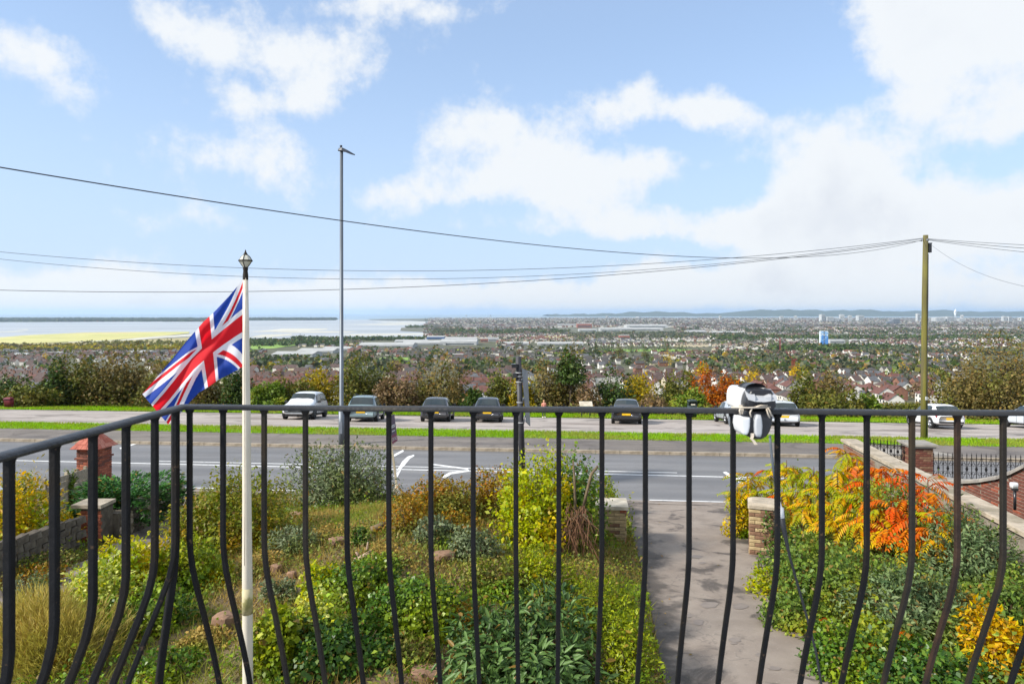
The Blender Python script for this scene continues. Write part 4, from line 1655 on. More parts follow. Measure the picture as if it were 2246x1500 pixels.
# left gate pillar with the tiled pyramid cap
d0 = 20.4
q = P(207, 1100, d0)
q.z = zroad(q.x, q.y) - .05
eave = P(207, 980, d0).z - q.z
pl = thing('brick_pillar', 'red brick gate pillar with a pyramid cap of red tiles beside the road', 'pillar', q, -TH)
brick_pier(pl, .66, .66, eave - .01, ['brick_red', 'brick_red', 'brick_dark', 'brick_orange'], 'front right')
b = MB()
b.box((0, 0, eave - .30), (.74, .74, .05))
b.build('brick_band', M['brick_dark'], pl)
b = MB()
ah = P(207, 944, d0).z - q.z - eave
W0 = .45
def ring(k):
    w = W0 * (1 - k) + .07 * k
    return w, eave + ah * k
b.add([(-W0 + .01, -W0 + .01, eave), (W0 - .01, -W0 + .01, eave), (W0 - .01, W0 - .01, eave), (-W0 + .01, W0 - .01, eave), (-.06, -.06, eave + ah - .01), (.06, -.06, eave + ah - .01), (.06, .06, eave + ah - .01), (-.06, .06, eave + ah - .01)],
      [(3, 2, 1, 0), (4, 5, 6, 7), (0, 1, 5, 4), (1, 2, 6, 5), (2, 3, 7, 6), (3, 0, 4, 7)])
b.build('cap_core', M['brick_dark'], pl)
for side in range(4):
    R = Matrix.Rotation(PI / 2 * side, 3, 'Z')
    rows = 4
    for r in range(rows):
        k0, k1 = r / rows, (r + 1) / rows + .05
        w0, z0 = ring(k0)
        w1, z1 = ring(min(k1, 1))
        cols = max(1, 5 - r)
        for c in range(cols):
            a, e = -1 + 2 * c / cols + .015, -1 + 2 * (c + 1) / cols - .015
            lift = .018 - .003 * r + rnd.uniform(0, .006)
            vs = []
            for zz in (0, -.014):
                vs += [(a * w0, -w0 - lift * .5, z0 + lift + zz), (e * w0, -w0 - lift * .5, z0 + lift + zz), (e * w1, -w1, z1 + lift * .4 + zz), (a * w1, -w1, z1 + lift * .4 + zz)]
            vs = [R @ Vector(p) for p in vs]
            b = MB()
            b.add(vs, [(0, 1, 2, 3), (7, 6, 5, 4), (0, 4, 5, 1), (1, 5, 6, 2), (2, 6, 7, 3), (3, 7, 4, 0)])
            b.build('roof_tile', M['tile_pink' if side == 1 and rnd.random() < .7 else 'tile_red'], pl)
b = MB()
b.box((0, 0, eave + ah + .005), (.16, .16, .05), taper=.5)
b.build('cap_top', M['tile_red'], pl)

# timber fence panels stepping down from that pillar towards the house
fa, fb_ = P(205, 1019, 20.0), P(98, 1052, 16.2)
fz = zgar((fa.x + fb_.x) / 2, (fa.y + fb_.y) / 2)
fn = thing('timber_fence', 'weathered grey board fence stepping down from the tiled pillar', 'fence', (fb_.x, fb_.y, zgar(fb_.x, fb_.y)))
seg = 5
for i in range(seg + 1):
    k = i / seg
    p = fa.lerp(fb_, k)
    g = zgar(p.x, p.y)
    b = MB()
    b.box((p.x, p.y, (p.z + .03 + g) / 2), (.075, .075, p.z + .03 - g))
    b.build('fence_post', M['wood_pale' if i == 3 else 'wood_grey'], fn, True)
for i in range(seg):
    p, q2 = fa.lerp(fb_, i / seg), fa.lerp(fb_, (i + 1) / seg)
    for r in range(6):
        z0 = -.03 - r * .155
        dd = (q2 - p)
        dirx = Vector((dd.x, dd.y, 0)).normalized()
        nn_ = Vector((-dirx.y, dirx.x, 0))
        w = .145
        off = nn_ * (.045 + rnd.uniform(0, .006))
        vs = []
        j0, j1 = rnd.uniform(-.008, .008), rnd.uniform(-.008, .008)
        for o2 in (off, off + nn_ * .02):
            vs += [p + o2 + Vector((0, 0, z0 - w + j0)), q2 + o2 + Vector((0, 0, z0 - w + j1)), q2 + o2 + Vector((0, 0, z0 + j1)), p + o2 + Vector((0, 0, z0 + j0))]
        b = MB()
        b.add(vs, [(0, 1, 2, 3), (7, 6, 5, 4), (0, 4, 5, 1), (1, 5, 6, 2), (2, 6, 7, 3), (3, 7, 4, 0)])
        b.build('board', M['wood_grey'], fn, True)

# mossy retaining wall with a brick end pier, junipers above
wq = G(200, 1200)
wq = P(200, 1205, 13.6)
g0 = zgar(wq.x, wq.y)
wz = P(200, 1112, 13.6).z
wl = thing('retaining_wall', 'flint retaining wall with an orange brick end pier under the juniper', 'wall', (wq.x, wq.y, g0 - .1), -.02)
hp_ = wz - (g0 - .1)
brick_face(wl, Vector((-.22, -.02, 0)), Vector((1, 0, 0)), Vector((0, 0, 1)), .44, hp_, ['brick_orange', 'brick_orange', 'brick_red'], bl=.215, bh=.073)
b = MB()
b.box((0, .2, hp_ / 2), (.41, .4, hp_))
b.build('core', M['flint'], wl)
b = MB()
b.box((-.04, .14, hp_ + .035), (.62, .5, .07))
me = b.build('cap_stone', M['stone'], wl)
# flint face running back on the right
rows, cols = 7, 12
Lw = 2.6
b = MB()
b.box((.18, .4 + Lw / 2, (hp_ - .25) / 2), (.3, Lw, hp_ - .25))
b.build('wall_core', M['flint'], wl)
FL = []
for k in range(6):
    b = MB()
    b.lathe([(.0, -.05), (.07, -.03), (.085, .0), (.06, .035), (0, .05)], 7, smooth=False, axis='x')
    me = b.mesh('flint_stone', M['flint'] if k < 4 else M['stone'])
    for v in me.vertices:
        v.co *= rnd.uniform(.8, 1.2)
    FL.append(me)
for r in range(rows):
    for c in range(cols):
        o = link('flint_stone', rnd.choice(FL), wl, (.33, .5 + (c + .5 * (r % 2)) * Lw / cols, .08 + r * (hp_ - .32) / rows), (rnd.uniform(0, 6), rnd.uniform(-.3, .3), 0), (1, rnd.uniform(1.0, 1.35), rnd.uniform(.75, 1.05)))
# low dark wall on the left running towards the house
lw = thing('garden_wall', 'low dark stone wall beneath the golden shrub at the left', 'wall', P(100, 1250, 12.5))
b = MB()
a0, a1 = P(182, 1178, 13.3), P(-60, 1300, 10.6)
n_ = 9
SBL = []
for k in range(5):
    b2 = MB()
    b2.box((0, 0, 0), (.3, .14, .13), taper=.9)
    me = b2.mesh('wall_stone', M['flint'])
    for v in me.vertices:
        v.co += Vector((rnd.uniform(-.02, .02), rnd.uniform(-.012, .012), rnd.uniform(-.012, .012)))
    SBL.append(me)
dirw = Vector((a1.x - a0.x, a1.y - a0.y, 0))
Lw2 = dirw.length
dirw.normalize()
ang = math.atan2(dirw.y, dirw.x)
for r in range(5):
    x = (r % 2) * .15
    while x < Lw2 - .15:
        p = a0 + dirw * (x + .15)
        g = zgar(p.x, p.y)
        o = link('wall_stone', rnd.choice(SBL), lw)
        o.location = Vector((p.x, p.y, g + .05 + r * .135 + rnd.uniform(-.008, .008))) - Vector(lw.location)
        o.rotation_euler = (0, 0, ang + rnd.uniform(-.04, .04))
        x += .31

# driveway gate piers
d0 = 14.25
q = P(1341, 1185, d0)
q.z = zroad(q.x, q.y) - .03
ht = P(1341, 1108, d0).z - q.z
dp = thing('driveway_pier', 'cream brick driveway pier with a pale flat stone cap', 'pier', q, -TH)
brick_pier(dp, .58, .58, ht, ['brick_cream', 'brick_cream', 'brick_brown', 'brick_orange', 'brick_cream'], 'front right')
b = MB()
b.box((0, 0, ht + .035), (.68, .68, .07))
b.build('cap_stone', M['stone_pale'], dp)
d0 = 13.5
q = P(1672, 1205, d0)
q.z = zroad(q.x, q.y) - .03
ht = P(1672, 1108, d0).z - q.z
dp = thing('ivy_pier', 'brown brick driveway pier half hidden by ivy with a worn stone cap', 'pier', q, -.35)
brick_pier(dp, .5, .55, ht, ['brick_brown', 'brick_brown', 'brick_cream'], 'front left')
b = MB()
stack(b, [(Vector((0, 0, ht)), .28, .31, .03), (Vector((.01, 0, ht + .06)), .29, .31, .04), (Vector((.02, .01, ht + .1)), .22, .24, .08)], smooth=False)
b.build('cap_stone', M['stone'], dp)

# right boundary wall with coping slabs, running from the road towards the house
A0, A1 = P(1862, 962, 20.0), P(2300, 1178, 10.9)
wr = thing('boundary_wall', 'long brick boundary wall with broad stone coping slabs right of the sumac', 'wall', (A0.x, A0.y, zroad(A0.x, A0.y)))
dw = Vector((A1.x - A0.x, A1.y - A0.y, 0))
LW = dw.length
dw.normalize()
nw = Vector((-dw.y, dw.x, 0))
if nw.x > 0:
    nw = -nw            # towards the garden (left)
NS = 11
b = MB()
for i in range(NS):
    p0, p1 = A0.lerp(A1, i / NS), A0.lerp(A1, (i + 1) / NS)
    z = min(p0.z, p1.z) - .09
    for s0 in (0,):
        vs = []
        for p in (p0, p1):
            g = zroad(p.x, p.y) - .2
            vs += [p + nw * .15 + Vector((0, 0, z - p.z)), p - nw * .15 + Vector((0, 0, z - p.z)), Vector((p.x, p.y, g)) - nw * .15, Vector((p.x, p.y, g)) + nw * .15]
        b.add(vs, [(0, 1, 5, 4), (1, 2, 6, 5), (2, 3, 7, 6), (3, 0, 4, 7), (0, 3, 2, 1), (4, 5, 6, 7)])
b.build('core', M['mortar'], wr, True)
for i in range(NS):
    p0, p1 = A0.lerp(A1, i / NS), A0.lerp(A1, (i + 1) / NS)
    z0, z1 = p0.z, p1.z
    dz = (z1 - z0) * .5
    mz = (z0 + z1) / 2
    b = MB()
    vs = []
    for p, zz, e in ((p0, z0, .01), (p1, z1, -.01)):
        for off, h in ((.24, -.085), (-.24, -.085), (-.24, -.012), (-.2, 0), (.2, 0), (.24, -.012)):
            vs.append(p + dw * e + nw * off + Vector((0, 0, zz - p.z + h)))
    fs = [(k, (k + 1) % 6, 6 + (k + 1) % 6, 6 + k) for k in range(6)] + [(5, 4, 3, 2, 1, 0), (6, 7, 8, 9, 10, 11)]
    b.add(vs, fs)
    b.build('coping_slab', M['stone'], wr, True)
Rl = Vector((0, 0, 0))
base0 = Vector((A0.x, A0.y, 0)) + nw * .15
g0 = zroad(A0.x, A0.y)
brick_face(wr, Vector((base0.x, base0.y, g0)) - Vector(wr.location) + Vector((0, 0, 0)), dw, Vector((0, 0, 1)), 2.4, A0.z - .12 - g0, ['brick_brown', 'brick_dark', 'brick_brown'], keep=lambda x, z: True) if nw.dot(dw.cross(Vector((0, 0, 1)))) > 0 else \
    brick_face(wr, Vector((base0.x, base0.y, g0)) + dw * 2.4 - Vector(wr.location), -dw, Vector((0, 0, 1)), 2.4, A0.z - .12 - g0, ['brick_brown', 'brick_dark', 'brick_brown'])

# neighbour's front: pier, curved coping wall, ornate railings
d1 = 20.6
pq = P(2012, 1040, d1)
pq.z = zroad(pq.x, pq.y) - .05
ph = P(2012, 974, d1).z - pq.z
npier = thing('neighbour_pier', 'dark brick gate pier with a wide stone cap between the ornate railings', 'pier', pq, -TH)
brick_pier(npier, .62, .62, ph, ['brick_brown', 'brick_dark', 'brick_dark'], 'front left right')
b = MB()
b.box((0, 0, ph + .03), (.84, .84, .06))
b.box((0, 0, ph - .03), (.74, .74, .06))
b.build('cap_stone', M['slab'], npier)

def railing(name, label, pa, pb, hgt, nb, scroll=True):
    t = thing(name, label, 'railing', pa)
    v = pb - pa
    bm_ = MB()
    bm_.tube([(0, 0, 0), (0, 0, hgt), (0, 0, hgt + .1)], [.011, .011, .002], 6)
    bm_.lathe([(0.0, hgt - .005), (.02, hgt + .02), (0, hgt + .05)], 6)
    bme = bm_.mesh('bar', M['black_iron'])
    sc = MB()
    for sx in (-1, 1):
        for sz in (-1, 1):
            pts = []
            for k in range(12):
                a = k / 11 * 2 * PI * .85
                r = .055 * (1 - .045 * k)
                pts.append((sx * (.075 - r * math.cos(a) * 1.0), 0, hgt * .5 + sz * (.08 + r * math.sin(a) + .045)))
            sc.tube(pts, .007, 4, cap=False)
    sc.lathe([(.0, -.05), (.034, -.03), (.04, 0), (.034, .03), (0, .05)], 6, (0, 0, hgt * .5))
    for sx in (-1, 1):
        sc.tube([(0, 0, hgt * .5), (sx * .12, 0, hgt * .93)], .006, 4, cap=False)
        sc.tube([(0, 0, hgt * .5), (sx * .12, 0, hgt * .07)], .006, 4, cap=False)
    sme = sc.mesh('scroll', M['black_iron'])
    ang = math.atan2(v.y, v.x)
    for i in range(nb + 1):
        p = v * (i / nb)
        link('bar', bme, t, p)
        if scroll and i % 2 == 1:
            link('scroll', sme, t, p + Vector((0, 0, 0)), (0, 0, ang))
    for z in (.05, hgt - .09):
        b = MB()
        b.tube([Vector((0, 0, z)), v + Vector((0, 0, z))], .013, 4, smooth=False)
        b.build('rail', M['black_iron'], t)
    return t
ra, rb2 = P(1902, 1002, 21.2), P(1992, 1012, 20.7)
railing('gate_railing', 'short ornate black iron railing between the boundary wall and the brick pier', ra, rb2, .55, 12)
ra, rb2 = P(2048, 1054, 20.3), P(2420, 1070, 19.0)
railing('gate_railing', 'long ornate black iron railing with scrolls right of the brick pier', ra, rb2, .80, 34)

# curved coping sweeping up to the right, with brickwork below it
cw = thing('curved_wall', 'red brick wall with a curved coping sweeping up to the right edge', 'wall', P(2160, 1150, 13.5))
cpts = [(2010, 1040, 18.6), (2040, 1048, 17.6), (2075, 1053, 16.8), (2110, 1055, 16.0), (2150, 1052, 15.3), (2190, 1045, 14.7), (2220, 1034, 14.2), (2250, 1019, 13.8), (2290, 995, 13.4), (2350, 960, 12.9), (2420, 930, 12.3)]
cp = [P(*c) for c in cpts]
b = MB()
vs = []
for p in cp:
    vs += [p + Vector((.02, .0, 0)), p + Vector((.3, .12, 0)), Vector((p.x + .3, p.y + .12, zroad(p.x, p.y) - .3)), Vector((p.x + .02, p.y, zroad(p.x, p.y) - .3))]
fs = [(i * 4 + k, i * 4 + (k + 1) % 4, (i + 1) * 4 + (k + 1) % 4, (i + 1) * 4 + k) for i in range(len(cp) - 1) for k in range(4)] + [(0, 1, 2, 3), (43, 42, 41, 40)]
b.add(vs, fs)
b.build('core', M['mortar'], cw, True)
for i in range(len(cp) - 1):
    p, q2 = cp[i], cp[i + 1]
    b = MB()
    vs = []
    for e in (p.lerp(q2, .01), p.lerp(q2, .99)):
        for dx, dz in ((-.06, -.06), (-.06, .0), (-.03, .03), (.34, .03), (.36, -.06)):
            vs.append(e + Vector((dx, dx * .2, dz)))
    b.add(vs, [(k, (k + 1) % 5, 5 + (k + 1) % 5, 5 + k) for k in range(5)] + [(4, 3, 2, 1, 0), (5, 6, 7, 8, 9)])
    b.build('coping_slab', M['slab'], cw, True)
for i in range(3, len(cp) - 1):
    p, q2 = cp[i], cp[i + 1]
    al = Vector((q2.x - p.x, q2.y - p.y, 0))
    L = al.length
    zb = max(zroad(p.x, p.y), P(2246, 1200, p.y).z)
    al.normalize()
    zt0, zt1 = p.z, q2.z
    up = Vector((0, 0, 1))
    def kp(x, z, p=p, q2=q2, L=L, zb=zb):
        return zb + z + .04 < p.z + (q2.z - p.z) * (x / L) - .05
    org = Vector((p.x, p.y, zb)) - Vector(cw.location)
    nrm = al.cross(up)
    hgt_ = max(zt0, zt1) - zb
    if nrm.x < 0:
        brick_face(cw, org + Vector((.02, 0, 0)), al, up, L, hgt_, ['brick_dark', 'brick_dark', 'brick_red'], keep=kp)
    else:
        brick_face(cw, org + Vector((.02, 0, 0)) + al * L, -al, up, L, hgt_, ['brick_dark', 'brick_dark', 'brick_red'], keep=lambda x, z, kp=kp, L=L: kp(L - x, z))
# little path light fixed beside the wall
wlq = P(2226, 1118, 12.6)
wlamp = thing('post_light', 'small white topped black post light beside the red brick wall', 'light', wlq)
b = MB()
s_ = 12.6 / 1450
b.tube([(0, 0, 0), (0, 0, 42 * s_)], 3.0 * s_, 8)
b.build('post', M['black_plastic'], wlamp)
b = MB()
b.box((0, 0, 45 * s_), (9 * s_, 9 * s_, 6 * s_))
b.build('hood', M['black_plastic'], wlamp)
b = MB()
stack(b, [(Vector((-2 * s_, 0, 48 * s_)), 6.5 * s_, 5 * s_, 1.5 * s_), (Vector((-2 * s_, 0, 58 * s_)), 6.8 * s_, 5 * s_, 1.5 * s_), (Vector((-2 * s_, 0, 60 * s_)), 5.5 * s_, 4 * s_, 1.5 * s_)])
b.build('lamp_head', M['white_plastic'], wlamp)
# neighbour's paved drive beyond the railings
b = MB()
pp = [P(2085, 986, 25.0), P(2155, 985, 25.6), P(2215, 997, 24.4), P(2110, 999, 24.0)]
for z in (2150,):
    b.add([Vector((p.x, p.y, zroad(p.x, p.y) + .012)) for p in pp], [(0, 3, 2, 1)])
sl = [xy_of(29.0, 11.6), xy_of(29.0, 14.4), xy_of(27.9, 15.3), xy_of(27.9, 11.8)]
b = MB()
b.add([(x, y, H275 + .115) for x, y in sl], [(0, 3, 2, 1)])
tag(b.build('paving_patch', M['slab']), kind='structure')

# ------------------------------------------------------------------ rocks, logs
def rock(label, u, v, w, h, m, cat='rock', d=None):
    p = G(u, v)
    s_ = p.y / 1450
    bm = bmesh.new()
    bmesh.ops.create_icosphere(bm, subdivisions=2, radius=1)
    for vv in bm.verts:
        c = vv.co
        c.x = max(-.75, min(.75, c.x)) + rnd.uniform(-.06, .06)
        c.y = max(-.7, min(.7, c.y)) + rnd.uniform(-.06, .06)
        c.z = max(-.5, min(.6, c.z)) + rnd.uniform(-.05, .05)
        vv.co = Vector((c.x * w * s_ * .7, c.y * w * s_ * .6, c.z * h * s_ * .9))
    me = bpy.data.meshes.new('rock')
    bm.to_mesh(me)
    bm.free()
    me.materials.append(M[m])
    o = link('rock', me, None, (p.x, p.y, p.z + h * s_ * .35), (0, 0, rnd.uniform(-.5, .5)))
    return tag(o, label, cat)
rock('square sandstone block in the middle of the rough garden', 874, 1168, 26, 16, 'sandstone')
rock('small pinkish rock near the flagpole side of the mound', 640, 1272, 18, 22, 'sandstone')
rock('flat brown rock under the golden bush', 650, 1136, 24, 14, 'sandstone')
rock('large grey brown rock beside the foot of the flagpole', 492, 1378, 44, 36, 'sandstone')
rock('brown rock at the crest of the mound left of the driftwood', 740, 1195, 36, 18, 'sandstone')
rock('brown rock half buried below the grey ivy clump', 972, 1230, 46, 22, 'sandstone')
rock('pale flat stone among the soil below the ivy mound', 935, 1480, 60, 18, 'sandstone')
rock('small dark stone beneath the grey green bush', 785, 1100, 14, 12, 'sandstone')
rock('rounded stone left of the ivy at the flagpole side', 606, 1255, 22, 20, 'sandstone')
p = G(795, 1230)
dwd = thing('driftwood', 'bleached forked branch lying on the garden mound', 'branch', p)
s_ = p.y / 1450
b = MB()
def W(u, v, dd=0):
    return Vector(P(u, v, p.y + dd)) - p + Vector((0, 0, .03))
b.tube([W(778, 1233), W(795, 1226, -.1), W(818, 1212, -.05), W(822, 1205)], [.04, .045, .035, .02], 7)
b.build('trunk', M['driftwood'], dwd)
for pts in (((797, 1226), (805, 1214), (807, 1192)), ((790, 1229), (784, 1218), (780, 1214)), ((805, 1221), (812, 1228), (815, 1222)), ((780, 1233), (800, 1236), (814, 1230))):
    b = MB()
    b.tube([W(*q_) for q_ in pts], [.03, .025, .012], 6)
    b.build('limb', M['driftwood'], dwd)
p = G(830, 1170)
st = thing('tree_stump', 'short cut log end lying beside the sandstone block', 'log', p)
b = MB()
b.tube([(-.12, -.06, .08), (.0, .0, .12), (.2, .12, .2)], [.07, .065, .05], 9)
b.build('log', M['bark_pale'], st)

# ------------------------------------------------------------------ cars
M['tyre'] = mat('tyre', C('#1c1c1e'), C('#242426'), 9, .85)
M['rim'] = mat('rim', C('#b4b7ba'), C('#9b9ea2'), 9, .3, metal=.7)
M['rim_dark'] = mat('rim_dark', C('#4d5053'), C('#3c3f42'), 9, .35, metal=.6)
M['car_glass'] = mat('car_glass', C('#20292c'), C('#2c3639'), 1.2, .08, spec=.8)
M['car_trim'] = mat('car_trim', C('#1d1e20'), C('#28292b'), 9, .55)
M['plate_yellow'] = mat('plate_yellow', C('#e0b416'), C('#d0a510'), 9, .4)
M['plate_white'] = mat('plate_white', C('#dcdcd8'), C('#cfcfca'), 9, .4)
M['tail_red'] = mat('tail_red', C('#9a1f26'), C('#7d161d'), 9, .2)
M['head_clear'] = mat('head_clear', C('#c4ccd2'), C('#a4adb4'), 9, .12)
def paint(name, c, c2=None):
    return mat(name, c, c2 or tuple(x * .93 for x in c), 1.5, .28, coat=.7)
M['car_white'] = paint('car_white', C('#dfe1e3'))
M['car_teal'] = paint('car_teal', C('#76898f'))
M['car_charcoal'] = paint('car_charcoal', C('#45464c'))
M['car_navy'] = paint('car_navy', C('#31343f'))
M['car_black'] = paint('car_black', C('#2c2d33'))
M['car_silver'] = paint('car_silver', C('#a9b0b8'))
M['car_pale'] = paint('car_pale', C('#c6cdd5'))

# side profiles: stations (x from rear 0 to front 1 of length) with bottom, belt, top, and half widths (sill, belt, top)
# x, zb, zbelt, ztop, wsill, wbelt, wtop
def stations(kind, L, W, Hh):
    w = W / 2
    if kind == 'suv':
        P_ = [(0.0, .42, .72, .86, .80, .80, .70), (.02, .34, .92, 1.04, .93, .92, .80), (.035, .33, 1.02, 1.10, .95, .94, .80), (.115, .30, 1.05, Hh - .05, .98, .96, .70), (.17, .28, 1.05, Hh, .99, .97, .72),
              (.45, .26, 1.02, Hh + .02, 1.0, .98, .74), (.60, .26, 1.0, Hh - .06, 1.0, .98, .72), (.745, .26, .99, 1.06, 1.0, .97, .80), (.86, .28, .93, 1.01, .99, .96, .80), (.955, .32, .84, .92, .94, .92, .76), (.99, .38, .74, .82, .84, .83, .68), (1.0, .44, .66, .72, .76, .75, .60)]
    elif kind == 'hatch':
        P_ = [(0.0, .38, .60, .74, .80, .80, .70), (.018, .28, .80, .92, .94, .92, .80), (.03, .26, .90, .98, .96, .94, .80), (.14, .24, .95, Hh - .07, .98, .96, .68), (.22, .22, .94, Hh - .01, .99, .97, .70),
              (.42, .21, .91, Hh, 1.0, .98, .72), (.55, .21, .90, Hh - .07, 1.0, .98, .70), (.72, .21, .88, .95, 1.0, .97, .78), (.86, .22, .80, .87, .99, .95, .78), (.955, .25, .70, .77, .93, .90, .74), (.99, .30, .60, .66, .82, .80, .62), (1.0, .36, .52, .58, .72, .70, .54)]
    elif kind == 'saloon':
        P_ = [(0.0, .40, .64, .80, .84, .84, .74), (.015, .30, .84, .96, .95, .93, .82), (.03, .28, .92, .99, .97, .95, .82), (.13, .26, .95, 1.03, .98, .96, .82), (.26, .23, .95, Hh - .05, .99, .97, .68),
              (.44, .22, .93, Hh, 1.0, .98, .70), (.56, .22, .92, Hh - .06, 1.0, .98, .68), (.72, .22, .90, .97, 1.0, .97, .80), (.86, .23, .82, .89, .99, .95, .80), (.955, .26, .72, .79, .93, .90, .75), (.99, .31, .62, .68, .82, .80, .62), (1.0, .36, .54, .6, .72, .70, .54)]
    else:  # estate
        P_ = [(0.0, .40, .66, .80, .84, .84, .74), (.015, .28, .86, .97, .95, .93, .82), (.025, .26, .95, 1.02, .97, .95, .82), (.085, .24, .97, Hh - .06, .98, .96, .70), (.15, .22, .96, Hh - .01, .99, .97, .72),
              (.42, .21, .94, Hh, 1.0, .98, .72), (.55, .21, .93, Hh - .07, 1.0, .98, .70), (.72, .21, .90, .97, 1.0, .97, .78), (.86, .22, .82, .89, .99, .95, .78), (.955, .25, .72, .79, .93, .90, .74), (.99, .30, .62, .68, .82, .80, .62), (1.0, .36, .54, .60, .72, .70, .54)]
    out = []
    for (x, zb, zm, zt, a, b_, c) in P_:
        y = x * L - L / 2
        a, b_, c = a * w, b_ * w, c * w
        zmid = zb + (zm - zb) * .45
        half = [(0, zb), (a * .86, zb), (a, zb + .10), (w * max(a / w, .0) * 1.0 + .0, zmid), (b_, zm), (b_ * .0 + (c + (b_ - c) * .12), zt - (zt - zm) * .12), (c * .90, zt), (0, zt + .022)]
        half[3] = (max(a, b_) * 1.01, zmid)
        out.append((y, half))
    return out


class Shell:
    def __init__(s, st):
        s.st = st
        s.nr = len(st[0][1])

    def pt(s, a, b, side=1):
        i = min(int(a), len(s.st) - 2)
        k = a - i
        j = min(int(b), s.nr - 2)
        q = b - j
        def at(ii):
            y, h = s.st[ii]
            x = h[j][0] * (1 - q) + h[j + 1][0] * q
            z = h[j][1] * (1 - q) + h[j + 1][1] * q
            return Vector((x * side, y, z))
        return at(i).lerp(at(i + 1), k)

    def patch(s, mb, a0, a1, b0, b1, side=1, off=.008, nu=4, nv=3, mi=0, skew=(0, 0)):
        """curved panel that follows the body surface, standing a little proud of it, with thickness"""
        g = []
        for i in range(nu + 1):
            row = []
            for j in range(nv + 1):
                f = j / nv
                lo, hi = a0 + skew[0] * f, a1 + skew[1] * f
                a = lo + (hi - lo) * i / nu
                b = b0 + (b1 - b0) * f
                e = .02
                p = s.pt(a, b, side)
                da = s.pt(min(a + e, len(s.st) - 1.001), b, side) - s.pt(max(a - e, 0), b, side)
                db = s.pt(a, min(b + e, s.nr - 1.001), side) - s.pt(a, max(b - e, 0), side)
                n = da.cross(db)
                n = n.normalized() if n.length > 1e-9 else Vector((0, 0, 1))
                if n.dot(Vector((p.x, 0, p.z - .5))) < 0 and abs(p.x) > .05:
                    n = -n
                elif abs(p.x) <= .05 and n.z < 0:
                    n = -n
                row.append(p + n * off)
            g.append(row)
        vs = [p for r in g for p in r]
        m = nv + 1
        fs = [(i * m + j, (i + 1) * m + j, (i + 1) * m + j + 1, i * m + j + 1) for i in range(nu) for j in range(nv)]
        if side < 0:
            fs = [f[::-1] for f in fs]
        mb.add(vs, fs, mi, True)


def wheel(t, x, y, r, w=.2, rim='rim', spokes=5):
    sx = 1 if x > 0 else -1
    wt = thing('wheel', None, None, (x, y, r))
    wt.parent = t
    b = MB()
    b.lathe([(r * .62, -w / 2), (r * .95, -w / 2), (r, -w / 2 + .03), (r, w / 2 - .03), (r * .95, w / 2), (r * .62, w / 2), (r * .6, w / 2 - .05)], 24, axis='x')
    b.build('tyre', M['tyre'], wt)
    b = MB()
    f = sx * (w / 2 - .012)
    b.lathe([(r * .64, f), (r * .6, f + sx * .006), (r * .55, f), (r * .54, f - sx * .05)], 24, axis='x')
    for k in range(spokes):
        a = 2 * PI * k / spokes
        c, s = math.cos(a), math.sin(a)
        for da in (-.13, .13):
            b.tube([(f - sx * .01, r * .08 * math.cos(a + da * 3), r * .08 * math.sin(a + da * 3)), (f - sx * .008, r * .58 * math.cos(a + da), r * .58 * math.sin(a + da))], .026, 5)
    b.lathe([(0, f + sx * .004), (r * .14, f + sx * .002), (r * .15, f - sx * .03)], 12, axis='x')
    b.build('rim', M[rim], wt)
    b = MB()
    b.lathe([(0, f - sx * .06), (r * .58, f - sx * .06)], 20, axis='x')
    b.build('brake_disc', M['rim_dark'], wt)
    return wt


